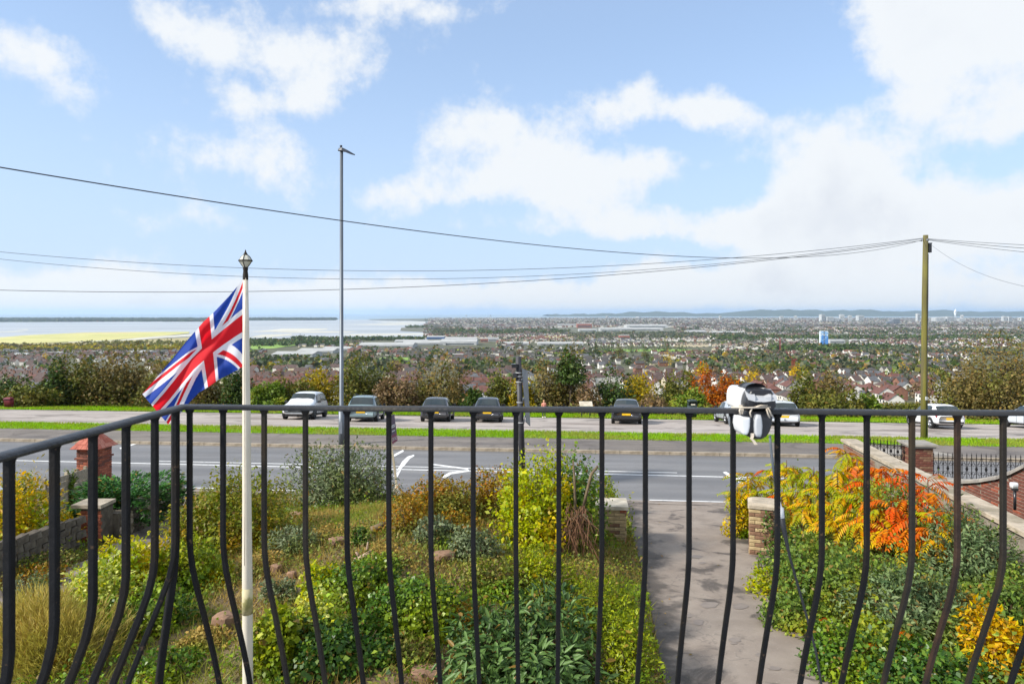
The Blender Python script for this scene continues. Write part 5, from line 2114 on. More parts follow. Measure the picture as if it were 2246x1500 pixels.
def make_car(label, kind, L, W, Hh, m, loc, head, cat='car', plate='plate_yellow', rim='rim', wr=.32, trim_belt=False, roof_rails=False, bumper_trim=None, open_door=False, aerial=False, tow=False, name='parked_car'):
    """head = direction the car points (angle from +Y, clockwise seen from above)"""
    t = thing(name, label, cat, loc, -head, 'cars parked facing the view')
    st = stations(kind, L, W, Hh)
    sh = Shell(st)
    b = MB()
    n = sh.nr
    vs, fs = [], []
    for y, half in st:
        ring = [(x, y, z) for x, z in half] + [(-x, y, z) for x, z in half[-2:0:-1]]
        vs += ring
    k = 2 * n - 2
    for i in range(len(st) - 1):
        for j in range(k):
            fs.append((i * k + j, i * k + (j + 1) % k, (i + 1) * k + (j + 1) % k, (i + 1) * k + j))
    fs.append(tuple(range(k)))
    fs.append(tuple((len(st) - 1) * k + j for j in range(k))[::-1])
    b.add(vs, [f[::-1] for f in fs], 0, True)
    me = b.mesh('body', M[m])
    body = link('body', me, t)
    md = body.modifiers.new('round', 'SUBSURF')
    md.levels = 1
    md.render_levels = 1
    for e in me.edges:
        pass
    # glass
    SUB = .012
    cab = {'suv': (3, 6, 7), 'hatch': (3, 6, 7), 'saloon': (4, 6, 7), 'estate': (3, 6, 7)}[kind]
    r0, r1, r2 = cab
    def split_patch(nm, a0, a1, b0, b1, mm, off=SUB, **kw):
        g = MB()
        for s in (1, -1):
            sh.patch(g, a0, a1, b0, b1, s, off, **kw)
        return g.build(nm, M[mm], t)
    # rear window and windscreen straddle the centre line
    split_patch('rear_window', r0 - .88, r0 - .12, 5.35, 7.0, 'car_glass', nu=4, nv=4)
    split_patch('windscreen', r1 + .10, r2 - .08, 5.3, 7.0, 'car_glass', nu=4, nv=4)
    for s in (1, -1):
        g = MB()
        sh.patch(g, r0 + .95, r0 + 1.98, 4.14, 4.93, s, SUB, skew=(.05, 0))
        g.build('side_window', M['car_glass'], t)
        g = MB()
        sh.patch(g, r0 + 2.06, r1 + .02 if kind != 'saloon' else r1 + .1, 4.14, 4.93, s, SUB)
        sh.patch(g, r1 + .02, r1 + .72, 4.14, 4.93, s, SUB, skew=(0, -.62))
        g.build('side_window', M['car_glass'], t)
        g = MB()
        sh.patch(g, r0 + .22, r0 + .86, 4.16, 4.9, s, SUB, skew=(.30, .05))
        g.build('side_window', M['car_glass'], t)
    # lights, plates, bumper strips
    rear, front = st[0][0], st[-1][0]
    zb, zt = st[1][1][4][1], st[1][1][6][1]
    for s in (1, -1):
        g = MB()
        sh.patch(g, .75, 1.95, 3.55, 4.9 if kind in ('suv', 'estate') else 4.5, s, .014)
        g.build('tail_light', M['tail_red'], t)
        g = MB()
        sh.patch(g, len(st) - 3.3, len(st) - 2.15, 3.6, 4.6, s, .014)
        g.build('headlight', M['head_clear'], t)
        # mirror
        g = MB()
        y0 = st[r2][0] - .28
        z0 = st[r2][1][4][1] + .06
        x0 = st[r2][1][4][0]
        g.box((s * (x0 + .11), y0, z0 + .05), (.2, .09, .14), taper=.85)
        g.box((s * (x0 + .02), y0, z0), (.1, .05, .04))
        g.build('mirror', M['car_trim'], t)
        g = MB()
        sh.patch(g, 2.2, len(st) - 3.2, 1.55, 1.98, s, .012, nu=10)
        g.build('sill', M['car_trim'], t)
        for da in (r0 + 2.02, r0 + .92):
            g = MB()
            sh.patch(g, da, da + .03, 2.1, 4.05, s, .003, nu=1, nv=4)
            g.build('door_seam', M['car_trim'], t)
        for da in (r0 + 1.5, r0 + 2.55):
            g = MB()
            p = sh.pt(min(da, r1 + .6), 3.75, s)
            g.box((p.x + s * .015, p.y, p.z), (.03, .2, .03))
            g.build('door_handle', M[m], t)
    def bumper(nm, yy, z, w, h, mm, dirn):
        g = MB()
        g.box((0, yy + dirn * .012, z), (w, .03, h))
        return g.build(nm, M[mm], t)
    w = W
    bumper('rear_bumper_strip', rear, .40 if kind != 'suv' else .46, w * .8, .10, bumper_trim or 'car_trim', -1)
    bumper('rear_plate', rear + .008, .60 if kind != 'suv' else .68, .52, .115, plate if plate == 'plate_yellow' else 'plate_yellow', -1)
    bumper('front_grille', front, .47 if kind != 'suv' else .56, w * .5, .13, 'car_trim', 1)
    bumper('front_plate', front + .012, .40 if kind != 'suv' else .62, .5, .11, 'plate_white', 1)
    if kind == 'suv':
        g = MB()
        g.box((0, front + .0, .42), (w * .62, .05, .09))
        g.build('skid_plate', M['rim'], t)
        g = MB()
        g.box((0, front - .02, .50), (w * .74, .05, .06))
        g.build('air_intake', M['car_trim'], t)
    if roof_rails:
        for s in (1, -1):
            g = MB()
            y0, y1 = st[r0 + 1][0], st[r1][0]
            zt_ = st[r0 + 2][1][6][1]
            xx = st[r0 + 2][1][6][0]
            g.tube([(s * xx, y0 - .1, zt_ - .02), (s * xx, y0 + .05, zt_ + .05), (s * xx, (y0 + y1) / 2, zt_ + .06), (s * xx, y1 - .1, zt_ + .03), (s * xx, y1, zt_ - .03)], .022, 6)
            g.build('roof_rail', M['car_trim'], t)
    g = MB()
    zt_ = st[r0 + 1][1][7][1]
    if aerial:
        g.tube([(0, st[r0 + 1][0], zt_ - .01), (0, st[r0 + 1][0] - .2, zt_ + .28)], .008, 5)
    else:
        g.box((0, st[r0 + 1][0] + .1, zt_ + .03), (.03, .14, .07), taper=.4)
    g.build('aerial', M['car_trim'], t)
    if tow:
        g = MB()
        g.tube([(0, rear - .05, .38), (0, rear - .12, .40), (0, rear - .12, .47)], .03, 6)
        g.build('tow_bar', M['car_trim'], t)
    # wheels and dark arches
    ya, yf = rear + L * .19, front - L * .185
    for y in (ya, yf):
        for s in (1, -1):
            wheel(t, s * (W / 2 - .095), y, wr, .21, rim)
            g = MB()
            pts = []
            for q in range(13):
                a = PI * q / 12 * 1.16 - .08 * PI
                pts.append((math.cos(a), math.sin(a)))
            R0, R1 = wr * .7, wr * 1.17
            xo = s * (W / 2 + .006)
            vs = [(xo, y + R1 * c, wr + R1 * d) for c, d in pts] + [(xo, y + R0 * c, wr + R0 * d) for c, d in pts] + \
                 [(xo - s * .12, y + R1 * c, wr + R1 * d) for c, d in pts] + [(xo - s * .12, y + R0 * c, wr + R0 * d) for c, d in pts]
            N = 13
            fs = [(i, i + 1, N + i + 1, N + i) for i in range(N - 1)] + [(2 * N + i + 1, 2 * N + i, i, i + 1) for i in range(N - 1)] + [(N + i, N + i + 1, 3 * N + i + 1, 3 * N + i) for i in range(N - 1)]
            g.add(vs, fs)
            g.build('wheel_arch', M['car_trim'], t)
    g = MB()
    g.box((0, 0, .27), (W * .8, L * .86, .14))
    g.build('underbody', M['car_trim'], t)
    if open_door:
        d = thing('door', 'open front door of the car', None, (W / 2, st[r2][0] - .1, 0), -1.05)
        d.parent = t
        g = MB()
        g.add([(0, 0, .34), (0, -1.0, .36), (0, -1.02, .9), (0, -.92, .93), (0, 0, .92), (.06, 0, .34), (.07, -1.0, .36), (.06, -1.02, .9), (.05, -.92, .93), (.05, 0, .92)],
              [(0, 1, 2, 3, 4), (9, 8, 7, 6, 5), (0, 5, 6, 1), (1, 6, 7, 2), (2, 7, 8, 3), (3, 8, 9, 4), (4, 9, 5, 0)])
        g.build('door_panel', M[m], d)
        g = MB()
        g.tube([(.02, -.02, .92), (-.06, -.42, 1.36), (-.08, -.85, 1.36), (.02, -.97, .92)], .028, 6)
        g.build('window_frame', M['car_trim'], d)
        g = MB()
        g.box((-.08, -.1, .98), (.16, .08, .12))
        g.build('mirror', M['car_pale'], d)
    return t


def car_spot(u, v, d=None):
    p = G(u, v, zroad) if d is None else P(u, v, d)
    p.z = zroad(p.x, p.y)
    return p
def rear_at(u, v, L, head):
    """centre of a car whose tail stands on the ground at pixel u, v"""
    p = G(u, v, zroad)
    q = p + Vector((math.sin(head), math.cos(head), 0)) * (L / 2)
    q.z = zroad(q.x, q.y)
    return q
PITCH = math.atan((7.45 - 6.0) / 13.7)
def settle(t):
    t.rotation_mode = 'XYZ'
    rz = t.rotation_euler.z
    fwd = Vector((-math.sin(rz), math.cos(rz), 0))
    g = Vector((ST, CT, 0))
    rt = Vector((math.cos(rz), math.sin(rz), 0))
    sl = math.atan((H47 - H333) / 13.7)
    t.rotation_euler = (sl * fwd.dot(g), -sl * rt.dot(g), rz)
    return t
CARS = [
    # label, kind, L, W, H, paint, (u, v of tail), heading deg, extras
    ('white off road car parked nose towards the house, leftmost of the parked cars', 'suv', 4.55, 1.95, 1.72, 'car_white', (648, 921), 178, dict(plate='plate_white', rim='rim_dark', wr=.37)),
    ('teal grey crossover hatchback just right of the street lamp', 'hatch', 4.25, 1.85, 1.58, 'car_teal', (790, 926), -3, dict(roof_rails=True, wr=.34, bumper_trim='car_teal')),
    ('charcoal saloon parked between the teal hatchback and the car with its door open', 'hatch', 4.3, 1.80, 1.50, 'car_charcoal', (952, 926), 0, dict()),
    ('navy hatchback with its front door standing open beside the black sign post', 'hatch', 4.0, 1.76, 1.52, 'car_navy', (1068, 927), 1, dict(open_door=True, aerial=True)),
    ('black saloon seen square from behind in the middle of the car park', 'saloon', 4.6, 1.82, 1.52, 'car_black', (1374, 931), 10, dict(rim='rim_dark')),
    ('grey saloon partly hidden by the light tied to the handrail', 'saloon', 4.3, 1.78, 1.46, 'car_silver', (1630, 932), 4, dict(bumper_trim='car_silver')),
    ('white estate car with a tow bar just right of the tied light', 'estate', 4.5, 1.80, 1.5, 'car_pale', (1722, 936), 15, dict(tow=True, bumper_trim='car_pale')),
    ('white hatchback parked behind the telegraph pole', 'hatch', 3.9, 1.68, 1.44, 'car_white', (2088, 942), 6, dict(bumper_trim='car_trim')),
    ('pale silver car cut off by the right edge of the picture', 'saloon', 4.5, 1.82, 1.46, 'car_pale', (2335, 946), 4, dict(rim='rim_dark')),
]
for lab, kind, L, W, Hh, m, (u, v), hd, kw in CARS:
    h = math.radians(hd)
    if hd > 90:     # nose towards us: its front stands at the given pixel
        p = G(u, v, zroad)
        q = p + Vector((-math.sin(h), -math.cos(h), 0)) * (L / 2)
    else:
        q = rear_at(u, v, L, h)
    q.z = zroad(q.x, q.y)
    settle(make_car(lab, kind, L, W, Hh, m, q, h, **kw))

# ------------------------------------------------------------------ the person on the bank
def skin_figure(name, joints, edges, radii, m, parent, levels=2):
    me = bpy.data.meshes.new(name)
    me.from_pydata(joints, edges, [])
    me.materials.append(m)
    o = link(name, me, parent)
    md = o.modifiers.new('skin', 'SKIN')
    md.use_smooth_shade = True
    if not me.skin_vertices:
        bpy.context.view_layer.objects.active = o
    for i, r in enumerate(radii):
        me.skin_vertices[0].data[i].radius = (r, r)
    me.skin_vertices[0].data[0].use_root = True
    sb_ = o.modifiers.new('smooth', 'SUBSURF')
    sb_.levels = levels
    sb_.render_levels = levels
    return o
M['skin'] = mat('skin', C('#d9a78c'), C('#cf997d'), 9, .55)
M['coral_top'] = mat('coral_top', C('#e09a86'), C('#d68a76'), 7, .85)
M['dark_leggings'] = mat('dark_leggings', C('#23252e'), C('#2c2e38'), 7, .85)
M['hair_blonde'] = mat('hair_blonde', C('#c9a268'), C('#b48c52'), 14, .6)
M['shoe_white'] = mat('shoe_white', C('#d6d3cd'), C('#c5c2bb'), 7, .6)
pp = G(1193, 916.5, zroad)
pz = zroad(pp.x, pp.y)
PHt = 38.5 / 1450 * pp.y
s_ = PHt / 1.70
per = thing('person', 'person in a coral top and dark leggings standing on the grass bank facing the road', 'person', (pp.x, pp.y, pz + .03), .25)
J = [(0, 0, .90), (0, .0, 1.05), (0, .0, 1.22), (0, .005, 1.36), (0, .0, 1.44), (0, -.01, 1.50), (0, -.015, 1.58), (0, -.01, 1.66),
     (.09, 0, .86), (.10, -.01, .48), (.105, .02, .09), (.115, -.09, .04), (-.09, 0, .86), (-.10, .0, .48), (-.11, .02, .09), (-.125, -.09, .04),
     (.16, 0, 1.37), (.20, .02, 1.12), (.185, -.08, .90), (.18, -.11, .82), (-.16, 0, 1.37), (-.21, .02, 1.12), (-.19, -.09, .90), (-.185, -.12, .82)]
Ed = [(0, 1), (1, 2), (2, 3), (3, 4), (4, 5), (5, 6), (6, 7), (0, 8), (8, 9), (9, 10), (10, 11), (0, 12), (12, 13), (13, 14), (14, 15), (3, 16), (16, 17), (17, 18), (18, 19), (3, 20), (20, 21), (21, 22), (22, 23)]
Rr = [.135, .115, .13, .12, .055, .06, .09, .07, .085, .058, .04, .03, .085, .058, .04, .03, .055, .042, .03, .028, .055, .042, .03, .028]
J = [tuple(c * s_ for c in p) for p in J]
skin_figure('body', J, Ed, [r * s_ for r in Rr], M['skin'], per)
def sub(idx, grow, nm, mm):
    mp = {i: k for k, i in enumerate(idx)}
    skin_figure(nm, [J[i] for i in idx], [(mp[a], mp[b]) for a, b in Ed if a in mp and b in mp], [(Rr[i] + grow) * s_ for i in idx], M[mm], per)
sub([0, 1, 2, 3, 16, 17, 20, 21], .014, 'top', 'coral_top')
sub([0, 8, 9, 10, 12, 13, 14], .008, 'leggings', 'dark_leggings')
for s in (1, -1):
    b = MB()
    stack(b, [(Vector((s * .112, -.04, 0)) * s_, .045 * s_, .125 * s_, .04 * s_), (Vector((s * .112, -.04, .05)) * s_, .047 * s_, .12 * s_, .04 * s_), (Vector((s * .108, .02, .10)) * s_, .043 * s_, .06 * s_, .035 * s_)])
    b.build('shoe', M['shoe_white'], per)
bm = bmesh.new()
bmesh.ops.create_icosphere(bm, subdivisions=3, radius=1)
for vv in list(bm.verts):
    c = vv.co
    if c.y < -.35 and c.z < .45:
        bm.verts.remove(vv)
for vv in bm.verts:
    c = vv.co
    low = max(0, -c.z)
    vv.co = Vector((c.x * .105 * (1 + low * .25), c.y * .115 + .01, c.z * (.12 if c.z > 0 else .20) + 1.605)) * s_
me = bpy.data.meshes.new('hair')
bm.to_mesh(me)
bm.free()
me.materials.append(M['hair_blonde'])
link('hair', me, per)
b = MB()
for s in (1, -1):
    b.lathe([(0, -.010), (.011, -.006), (.012, 0), (0, .008)], 8, (s * .034, -.094, 1.595))
me = b.mesh('eyes', M['dark_glass'])
me.transform(Matrix.Scale(s_, 4))
link('eyes', me, per)
b = MB()
b.tube([(0, -.095, 1.60), (0, -.118, 1.57), (0, -.10, 1.562)], [.008, .013, .012], 6)
me = b.mesh('nose', M['skin'])
me.transform(Matrix.Scale(s_, 4))
link('nose', me, per)
b = MB()
b.tube([(-.026, -.098, 1.535), (0, -.106, 1.533), (.026, -.098, 1.535)], [.004, .008, .004], 6)
me = b.mesh('mouth', M['coral_top'])
me.transform(Matrix.Scale(s_, 4))
link('mouth', me, per)

# ------------------------------------------------------------------ garden plants
def H(*a):
    return [C(x) for x in a]
LM = LEAFM
LM['golden'] = leafmat('golden_leaf', H('#c9a81c', '#d8bb2a', '#a8a02a', '#8c8f2a', '#d2a020'), .4, .45, H('#6f8a2a', '#7f962e'), 1.1)
LM['ivy'] = leafmat('ivy_leaf', H('#4c6c2a', '#5c7c30', '#3e5c28', '#6c8a36', '#365224'), .3, .38, H('#869a36', '#98a63c', '#74883a'), .9, .42, .58)
LM['ivy_dark'] = leafmat('ivy_dark_leaf', H('#3a5826', '#48682c', '#304c22', '#567632', '#6a7e34'), .25, .38)
LM['variegated'] = leafmat('variegated_leaf', H('#c9cc6a', '#d9d98a', '#a9b84e', '#c0b63c', '#7f9a3c'), .35, .45, H('#86a23a', '#93ad42'), 1.3)
LM['yellow_green'] = leafmat('yellow_green_leaf', H('#a4b02a', '#b8bd2e', '#93a52c', '#c6bd26', '#7f982c'), .4, .45, H('#d0b41e', '#c4a81c', '#dcc236'), 1.0)
LM['hebe'] = leafmat('hebe_leaf', H('#8c9a34', '#9ba63a', '#a8aa3a', '#76872e', '#6b7a2c'), .35, .5, H('#5f7a2c', '#72862f'), .9)
LM['laurel'] = leafmat('laurel_leaf', H('#4d6838', '#5c7642', '#415a30', '#6a824c', '#385028'), .2, .45, spec=.3)
LM['greygreen'] = leafmat('grey_green_leaf', H('#6d7a58', '#7f8a68', '#5e6c4a', '#939a7c', '#57643f'), .25, .6, H('#62703c', '#717a46'), 1.2)
LM['spiraea'] = leafmat('spiraea_leaf', H('#82842e', '#74782c', '#908430', '#66722e', '#7c8a34'), .35, .5, H('#a07a2c', '#a8802e', '#8e7a2e'), 1.1, .54, .68)
LM['bramble'] = leafmat('bramble_leaf', H('#8f7230', '#a67a2c', '#7c7434', '#b0682a', '#6f7536', '#9c8434'), .3, .55, H('#7f7f3a', '#8a8440', '#6b7436'), .8)
LM['juniper'] = leafmat('juniper_spray', H('#3f6a34', '#4c7a3a', '#355c30', '#5a883e', '#2f502c'), .2, .6)
LM['straw'] = leafmat('straw_stem', H('#b5a45c', '#c6b46a', '#a89a50', '#9c924a', '#d0be7c'), .35, .7, H('#a09a4c', '#aea258'), .9)
LM['weeds'] = leafmat('weed_leaf', H('#6f7c34', '#7f8a3c', '#5e6e30', '#948c48', '#566a2c', '#8a8c4a', '#86744a', '#7a6644'), .3, .55, H('#5e7a30', '#6f8c38', '#82982f'), .45)
LM['litter'] = leafmat('fallen_leaf', H('#8a6a3c', '#a07a44', '#75603a', '#9a8a50', '#b5793a'), .2, .7)
LM['dry_grass'] = leafmat('dry_grass_blade', H('#b39a5c', '#a48a50', '#c4aa6c', '#948a4c', '#9e8c54'), .35, .7, H('#8a9040', '#7c8a3a', '#99984a'), .45)
LM['bank'] = leafmat('bank_leaf', H('#5a7434', '#6c863c', '#4a6230', '#7e9446', '#40582c', '#8c9c4c'), .3, .45, H('#84923a', '#96a044', '#6e7e36', '#a0983e'), .6, .44, .6)
LM['bank_grey'] = leafmat('bank_grey_leaf', H('#6a7e56', '#7c8e64', '#5a6e48', '#8e9c70', '#4c6240'), .3, .5, H('#6c7e40', '#7e8e4c'), .7)
LM['amber'] = leafmat('amber_leaf', H('#d2a01e', '#e0b62c', '#c88c20', '#b49a2c', '#d8c84a'), .4, .45)
BK = M['twig']


def bush_at(name, label, u, vb, vt, w, n, L, W, m, stem='twig', depth=None, dz=0.0, cat='shrub', ry=None, d=None, **kw):
    p = G(u, vb) if d is None else P(u, vb, d)
    if d is not None:
        p.z = zgar(p.x, p.y)
    s_ = p.y / 1450
    rx = w / 2 * s_
    # height: the top edge is at the crown's middle distance
    yy = p.y + (ry or rx) * .6
    ztop = -(vt - 686) / 1450 * yy
    base = Vector((p.x, p.y + (ry or rx) * .55, 0))
    base.z = zgar(base.x, base.y) + dz
    rz = max(.15, (ztop - base.z)) / 1.02
    return shrub(name, label, cat, base, rx, ry or rx, rz, n, L, W, LM[m], M[stem], rz_rot=0, **kw)

# left of the path
bush_at('golden_shrub', 'large golden yellow shrub at the far left behind the railing', 0, 1232, 1050, 180, 9000, .075, .05, 'golden', lumps=22)
bush_at('pampas_plume', 'pale feathery seed heads at the top of the golden shrub', 50, 1180, 1032, 70, 900, .09, .02, 'straw', lumps=6, cat='plant')
bush_at('ivy_clump', 'dark ivy growing over the timber fence end', 150, 1110, 1034, 22, 700, .06, .05, 'ivy', lumps=8, cat='ivy')
bush_at('ivy_clump', 'ivy spilling over the left of the brick end of the retaining wall', 150, 1180, 1118, 44, 1500, .06, .05, 'ivy_dark', lumps=8, cat='ivy')
bush_at('golden_shrub', 'small yellow leaved shrub in front of the retaining wall', 128, 1205, 1132, 60, 1500, .06, .045, 'golden', lumps=8)
bush_at('green_shrub', 'green leafy bush behind the golden shrub beside the road', 40, 1120, 1046, 66, 2000, .06, .045, 'ivy', lumps=10)
# juniper: layered flat sprays
q = P(268, 1140, 15.2)
q.z = zgar(q.x, q.y)
ju = thing('juniper', 'spreading blue green juniper with layered sprays on the retaining wall', 'shrub', q)
vs = []
lz = P(250, 1140, 15.2).z
for k in range(70):
    a = rnd.uniform(0, 2 * PI)
    rad = rnd.uniform(.2, 1.0)
    tier = rnd.uniform(.1, 1.0)
    L = (.35 + .6 * (1 - tier * .45)) * (1.5 if math.cos(a) > .55 else 1.0)
    ox, oy, oz = .15 * math.cos(a), .15 * math.sin(a), .15 + tier * .85
    for j in range(120):
        t_ = rnd.random() ** .6
        sp = rnd.gauss(0, .10) * (1.1 - t_ * .5)
        x = ox + math.cos(a) * L * t_ - math.sin(a) * sp
        y = oy + math.sin(a) * L * t_ + math.cos(a) * sp
        z = oz + t_ * .10 * L + rnd.gauss(0, .028)
        tip = Vector((math.cos(a + rnd.gauss(0, .5)), math.sin(a + rnd.gauss(0, .5)), rnd.uniform(.0, .7)))
        nn_ = Vector((rnd.gauss(0, .3), rnd.gauss(0, .3), 1))
        vs.append((x, y, z, *tip, *nn_))
A_ = np.array(vs)
k = len(A_)
lv = leaf_verts(A_[:, :3] * np.array([1.05, 1.05, 1.0]), unit(A_[:, 6:9]), A_[:, 3:6], rng.uniform(.08, .15, k), rng.uniform(.03, .05, k))
tag(link('foliage', quads_mesh('foliage', lv, 4, LEAF4, LM['juniper']), ju), kind='stuff')
link('stems', stems_mesh('stems', 12, .8, .8, .9, .03, M['bark']), ju)
bush_at('grass_clump', 'yellow green grassy clump beside the path below the juniper', 315, 1150, 1118, 62, 1300, .08, .02, 'yellow_green', lumps=7, cat='plant')

# path side, lower left
bush_at('yellow_green_shrub', 'yellow green leafy shrub along the path left of the flagpole', 250, 1325, 1190, 170, 5200, .07, .04, 'yellow_green', lumps=16)
bush_at('green_shrub', 'bright green leafy shrub behind the railing corner', 395, 1300, 1180, 150, 4200, .07, .04, 'hebe', lumps=14)
bush_at('variegated_shrub', 'cream and yellow variegated shrub in the lower left', 190, 1370, 1240, 210, 6000, .055, .036, 'variegated', lumps=18)
bush_at('ivy_clump', 'dark ivy mound below the variegated shrub at lower left', 300, 1400, 1290, 170, 4000, .06, .05, 'ivy', lumps=12, cat='ivy')
bush_at('low_shrub', 'sparse green shrub at the edge of the path at far left', 30, 1350, 1262, 110, 1600, .05, .03, 'greygreen', lumps=9)
# straw mound: long thin arching stems
p = G(95, 1475)
s_ = p.y / 1450
hm = thing('heather_mound', 'straw coloured feathery mound at the bottom left corner', 'plant', (p.x - .1, p.y + .35, p.z))
n_ = 15000
pp_, oo_ = lumpy(n_, .85, .75, .72, 16, .75)
tip = unit(oo_ * .8 + .5 * rand_dirs(len(pp_)) + np.array([0, 0, .7]))
link('foliage', quads_mesh('foliage', leaf_verts(pp_, unit(rand_dirs(len(pp_))), tip, rng.uniform(.08, .2, len(pp_)), rng.uniform(.006, .012, len(pp_))), 4, LEAF4, LM['straw']), hm)
link('stems', stems_mesh('stems', 30, .8, .7, .6, .008, M['twig']), hm)
bush_at('red_leaf_sprig', 'small pinkish red leafed plant below the straw mound', 120, 1490, 1440, 60, 420, .05, .03, 'bramble', lumps=5, cat='plant')

# middle of the garden
bush_at('spiraea', 'olive and orange rounded bush behind the flagpole', 490, 1215, 1043, 255, 17000, .07, .042, 'spiraea', lumps=30, shell=.75)
bush_at('grey_green_shrub', 'tall grey green bush with pale leaves beside the road', 728, 1118, 985, 240, 12500, .10, .038, 'greygreen', lumps=24, stems=26, r0=.02)
bush_at('bramble_hedge', 'rusty brown bramble hedge right of the agent board', 960, 1140, 1046, 180, 6500, .055, .04, 'bramble', lumps=20, ry=.8)
bush_at('bramble_hedge', 'olive green end of the bramble hedge beside the yellow shrub', 1075, 1140, 1032, 130, 5200, .055, .04, 'bramble', lumps=16, ry=.8)
bush_at('bramble_clump', 'golden brown low bramble clump in front of the agent board', 890, 1175, 1082, 110, 3200, .05, .03, 'bramble', lumps=12)
bush_at('dead_fern', 'low dark dried clump left on the grass slope', 640, 1220, 1155, 120, 2600, .06, .022, 'greygreen', lumps=9, cat='plant')
bush_at('ivy_clump', 'grey green ivy clump on the crest right of the sandstone block', 955, 1200, 1130, 90, 2600, .05, .035, 'greygreen', lumps=9, cat='ivy')
bush_at('ivy_clump', 'sprawling grey ivy on the slope below the bramble hedge', 1045, 1240, 1165, 110, 2800, .05, .035, 'greygreen', lumps=10, cat='ivy')
bush_at('dark_stump_ivy', 'dark mossy ivy covered stump behind the driftwood', 785, 1202, 1158, 36, 900, .04, .03, 'ivy_dark', lumps=5, cat='ivy')
bush_at('ivy_mound', 'glossy green ivy mound in the middle of the garden', 905, 1390, 1268, 190, 11000, .05, .042, 'ivy', lumps=20, cat='ivy')
bush_at('ivy_mound', 'lower dark ivy mound at the bottom beside the flagpole', 740, 1480, 1365, 220, 10000, .05, .042, 'ivy_dark', lumps=20, cat='ivy')
bush_at('ivy_mound', 'mixed green and yellow ivy mound below the driftwood', 800, 1330, 1222, 190, 8000, .045, .036, 'ivy', lumps=16, cat='ivy')
bush_at('variegated_shrub', 'cream edged variegated shrub right of the flagpole near the bottom', 670, 1440, 1300, 140, 5200, .05, .036, 'variegated', lumps=14)
bush_at('yellow_green_shrub', 'small yellow green bush above the variegated shrub', 700, 1330, 1235, 90, 2600, .055, .04, 'yellow_green', lumps=9)
bush_at('ivy_clump', 'bright green ivy right against the flagpole at the bottom', 590, 1490, 1345, 110, 3600, .065, .05, 'hebe', lumps=10, cat='ivy')
bush_at('tall_yellow_shrub', 'tall bright yellow green shrub left of the driveway pier', 1185, 1215, 1008, 165, 9000, .075, .042, 'yellow_green', lumps=26, ry=1.0, stems=22, r0=.02)
bush_at('tall_ivy', 'dark green ivy climbing the trunk beside the driveway pier', 1270, 1195, 1002, 130, 6500, .06, .05, 'ivy', lumps=20, ry=.8, stems=24, r0=.03)
bush_at('laurel_sprig', 'fresh green leafy sprig above the driveway pier', 1330, 1135, 1050, 56, 1100, .075, .045, 'hebe', lumps=7, ry=.5)
# woody tangle under the tall shrub
p = G(1262, 1225)
tg = thing('woody_tangle', 'tangle of bare brown stems under the tall yellow shrub', 'stems', p)
b = MB()
for i in range(60):
    a = rnd.uniform(-.9, .9)
    h = rnd.uniform(.35, .95)
    st = Vector((rnd.uniform(-.15, .2), rnd.uniform(-.1, .3), rnd.uniform(.55, .95)))
    en = st + Vector((math.sin(a) * h * .9, -rnd.uniform(.1, .5), -h))
    mid = st.lerp(en, .45) + Vector((rnd.gauss(0, .08), -.12, .12))
    b.tube([st, mid, en], [.009, .008, .005], 4, cap=False)
b.build('vine', M['twig_red'], tg)
for pts in (((-.35, -.1, .35), (-.22, -.14, .52), (-.05, 0, .5), (.05, .1, .4)), ((-.1, 0, .7), (.12, -.1, .82), (.3, -.05, .62), (.35, 0, .45)), ((.0, .2, 0), (.02, .2, .7), (.0, .15, 1.4), (-.03, .1, 1.75)), ((.1, .2, .6), (.3, .1, 1.5), (.42, .1, 1.65)), ((-.28, -.12, .5), (-.3, -.1, .2), (-.2, -.1, .0))):
    b = MB()
    b.tube(pts, [.03, .028, .022, .014][:len(pts)], 7)
    b.build('branch', M['bark_pale'], tg)

# smaller growth that fills the rough garden
for lab, u, vb, vt, w, n, m, c_ in [
        ('tufty straw weeds at the near end of the dry grass', 560, 1260, 1210, 90, 1500, 'dry_grass', 'plant'), ('yellowing weeds at the foot of the spiraea bush', 450, 1290, 1235, 110, 1800, 'yellow_green', 'plant'),
        ('rough dry weeds left of the flagpole foot', 430, 1430, 1385, 120, 1700, 'dry_grass', 'plant'), ('green weeds along the bottom edge left of the flagpole', 350, 1500, 1430, 130, 2000, 'ivy', 'plant'),
        ('pale straw weeds on the slope above the ivy mound', 850, 1250, 1195, 130, 2000, 'dry_grass', 'plant'), ('golden weeds on the crest above the driftwood', 730, 1190, 1150, 110, 1700, 'dry_grass', 'plant'),
        ('bright green tuft below the grey ivy', 1060, 1290, 1235, 100, 1900, 'hebe', 'plant'), ('brownish weeds right of the ivy mound', 1010, 1400, 1330, 90, 1500, 'bramble', 'plant'),
        ('mixed weeds below the ivy mound', 900, 1470, 1410, 120, 1800, 'weeds', 'plant'), ('olive tuft at the left foot of the dark ivy mound', 610, 1330, 1275, 90, 1500, 'greygreen', 'plant'),
        ('rusty dead stems below the bramble hedge', 990, 1180, 1120, 130, 2200, 'bramble', 'plant'), ('olive weeds below the spiraea bush right of the flagpole', 590, 1215, 1165, 100, 1700, 'spiraea', 'plant'),
        ('yellow green weeds among the mixed ivy', 770, 1290, 1235, 110, 2000, 'yellow_green', 'plant'), ('low green creeper by the woody tangle', 1150, 1290, 1225, 110, 1900, 'yellow_green', 'plant')]:
    bush_at('weed_clump', lab, u, vb, vt, w, n, .05, .028, m, lumps=9, cat=c_, shoots=14, stems=8)

